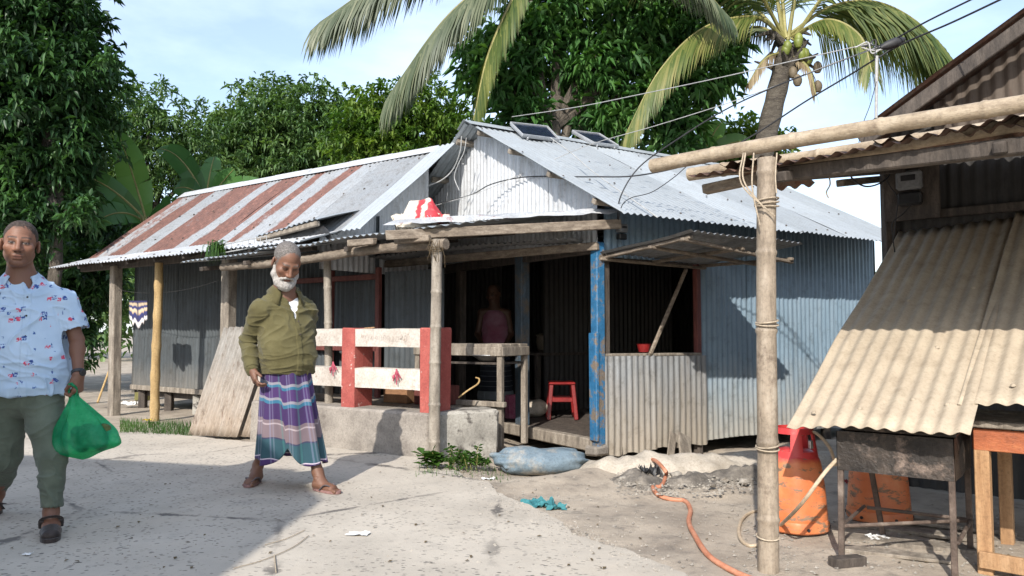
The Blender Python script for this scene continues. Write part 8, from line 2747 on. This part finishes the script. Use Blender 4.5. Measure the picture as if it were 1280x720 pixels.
# shopkeeper in the dark of the shop
def make_keeper():
    Y0 = 9.7
    def w(px, py, dy=0.0): return atY(px, py, Y0 + dy)
    base = w(620, 520); base.z = fl
    t = thing('person', 'person in pink top and long dark striped skirt inside the shop', 'person', tuple(base))
    hc = w(617, 368); Rh = rotm(-0.5, 0.25, 0); nb = w(618, 386)
    s = Sdf(Vector((base.x - 0.5, Y0 - 0.5, 0.0)), Vector((base.x + 0.5, Y0 + 0.5, 1.75)), 0.006)
    add_head(s, hc, Rh, 1.05, nb)
    pel = w(619, 435); s.cone(nb, w(618, 410), .06, .11, .05); s.cone(w(618, 410), pel, .11, .12, .05)
    for sg in (-1, 1):
        sh = nb + Vector((sg * 0.16, 0, -0.05)); el = sh + Vector((sg * 0.05, -0.04, -0.27)); wr = el + Vector((-sg * 0.06, -0.18, -0.12))
        s.cone(nb - Z * .03, sh, .045, .05, .03); s.chain([sh, el, wr], [.045, .036, .026], .02)
        add_hand(s, wr, Vector((-sg * .4, -.8, -.3)), Vector((0, 0, -1)), Vector((-sg, 0.2, 0)), (.4, .5, .5, .6))
        kn = Vector((base.x + sg * 0.09, Y0, 0.6)); s.chain([pel + Vector((sg * .08, 0, 0)), kn, Vector((base.x + sg * 0.09, Y0, fl + .08))], [.08, .055, .035], .02)
        add_foot(s, Vector((base.x + sg * .09, Y0 + .06, fl)), Vector((base.x + sg * .11, Y0 - .18, fl)), Vector((base.x + sg * .09, Y0 + .02, fl + .1)))
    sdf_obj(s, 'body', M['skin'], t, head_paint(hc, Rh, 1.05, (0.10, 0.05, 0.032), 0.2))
    s = Sdf(Vector((base.x - .4, Y0 - .4, .85)), Vector((base.x + .4, Y0 + .4, 1.6)), 0.007)
    s.loft([(pel.z - .05, pel.x, Y0, .17, .14), (w(618, 410).z, pel.x, Y0, .17, .13), (nb.z - .09, nb.x, Y0, .15, .11), (nb.z - .02, nb.x, Y0, .08, .08)], -0.3)
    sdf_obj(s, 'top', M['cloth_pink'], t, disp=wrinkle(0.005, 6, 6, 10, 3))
    s = Sdf(Vector((base.x - .4, Y0 - .4, fl)), Vector((base.x + .4, Y0 + .4, 1.1)), 0.008)
    s.loft([(fl + .06, base.x, Y0, .22, .20), (.55, base.x, Y0, .19, .17), (pel.z, pel.x, Y0, .15, .13)], -.3)
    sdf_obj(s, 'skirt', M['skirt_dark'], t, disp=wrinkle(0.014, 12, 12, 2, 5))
    s = Sdf(hc - Vector((.15,) * 3), hc + Vector((.15,) * 3), .005)
    s.ell(hc + Rh @ Vector((0, .022, .045)), (.08, .095, .088), .01, rot=Rh); s.ell(hc + Rh @ Vector((0, -.10, -.02)), (.085, .09, .09), .01, 'cut', rot=Rh)
    sdf_obj(s, 'hair', M['hair_dark'], t)
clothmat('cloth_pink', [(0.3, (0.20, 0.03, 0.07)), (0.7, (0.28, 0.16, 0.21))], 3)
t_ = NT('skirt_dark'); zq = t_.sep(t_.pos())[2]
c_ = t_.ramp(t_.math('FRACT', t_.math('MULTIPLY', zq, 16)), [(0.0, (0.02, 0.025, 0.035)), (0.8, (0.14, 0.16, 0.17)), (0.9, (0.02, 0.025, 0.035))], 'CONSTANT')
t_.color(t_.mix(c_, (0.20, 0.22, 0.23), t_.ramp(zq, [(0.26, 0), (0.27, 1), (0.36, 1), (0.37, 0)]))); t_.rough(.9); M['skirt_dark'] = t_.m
make_keeper()

# ---------------------------------------------------------------- weeds and grass
def weed(px, py, n, h, spread, lab, seed, broad=False):
    rr = random.Random(seed); c = gp(px, py, 0.0)
    t = thing('weed', lab, 'weed', tuple(c))
    mb = MB(); st = MB()
    for k in range(n):
        a = rr.uniform(0, 6.28); hh = h * rr.uniform(.5, 1.1)
        b = c + Vector((rr.uniform(-1, 1) * spread * .5, rr.uniform(-1, 1) * spread * .25, -0.01))
        e = b + Vector((math.cos(a) * hh * .35, math.sin(a) * hh * .35, hh))
        cv = catmull([b, b.lerp(e, .55) + Z * .02, e], 5)
        st.tube(cv, [0.003] * len(cv), 4)
        for i in range(2, len(cv)):
            for q_ in range(2):
                d = Vector((rr.uniform(-1, 1), rr.uniform(-1, 1), rr.uniform(-.1, .5))).normalized()
                l = rr.uniform(.035, .075) * (1.7 if broad else 1); w_ = l * (0.34 if broad else .17)
                s_ = d.cross(Z).normalized() * w_
                p_ = cv[i]; m_ = p_ + d * l * .5 + Z * .008
                mb.add([p_, m_ + s_, p_ + d * l - Z * .01, m_ - s_], [(0, 1, 2), (0, 2, 3)])
    st.build('stem', M['palm_stalk'], t); tag(mb.build('foliage', M['leaf_weed'], t), kind='stuff')
    t.children[0]['kind'] = 'stuff'
weed(577, 588, 15, 0.17, 0.24, 'feathery green weed clump against the concrete block', 3)
weed(541, 589, 5, 0.13, 0.10, 'broad leaved weed at the foot of the porch bamboo', 5, True)
weed(602, 585, 5, 0.07, 0.12, 'low weed tuft beside the blue sack', 9)
def make_grass():
    rr = random.Random(8); mb = MB()
    for k in range(1300):
        px = rr.uniform(150, 240); py = rr.uniform(529, 545) + (px - 190) * 0.04
        c = atZ(px, py, 0.0); h = rr.uniform(.03, .10)
        a = rr.uniform(0, 6.28); d = Vector((math.cos(a), math.sin(a), 0)); s_ = Vector((-d.y, d.x, 0)) * .004
        mb.add([c - s_, c + s_, c + d * h * .4 + Z * h], [(0, 1, 2)])
    for k in range(500):
        px = rr.uniform(520, 640); py = rr.uniform(578, 600)
        c = gp(px, py, 0); h = rr.uniform(.02, .05); a = rr.uniform(0, 6.28); d = Vector((math.cos(a), math.sin(a), 0)); s_ = Vector((-d.y, d.x, 0)) * .003
        if rr.random() < .35: mb.add([c - s_, c + s_, c + d * h * .4 + Z * h], [(0, 1, 2)])
    tag(mb.build('grass', M['leaf_weed'], None), 'short grass along the edge of the concrete lane', 'grass', kind='stuff')
make_grass()
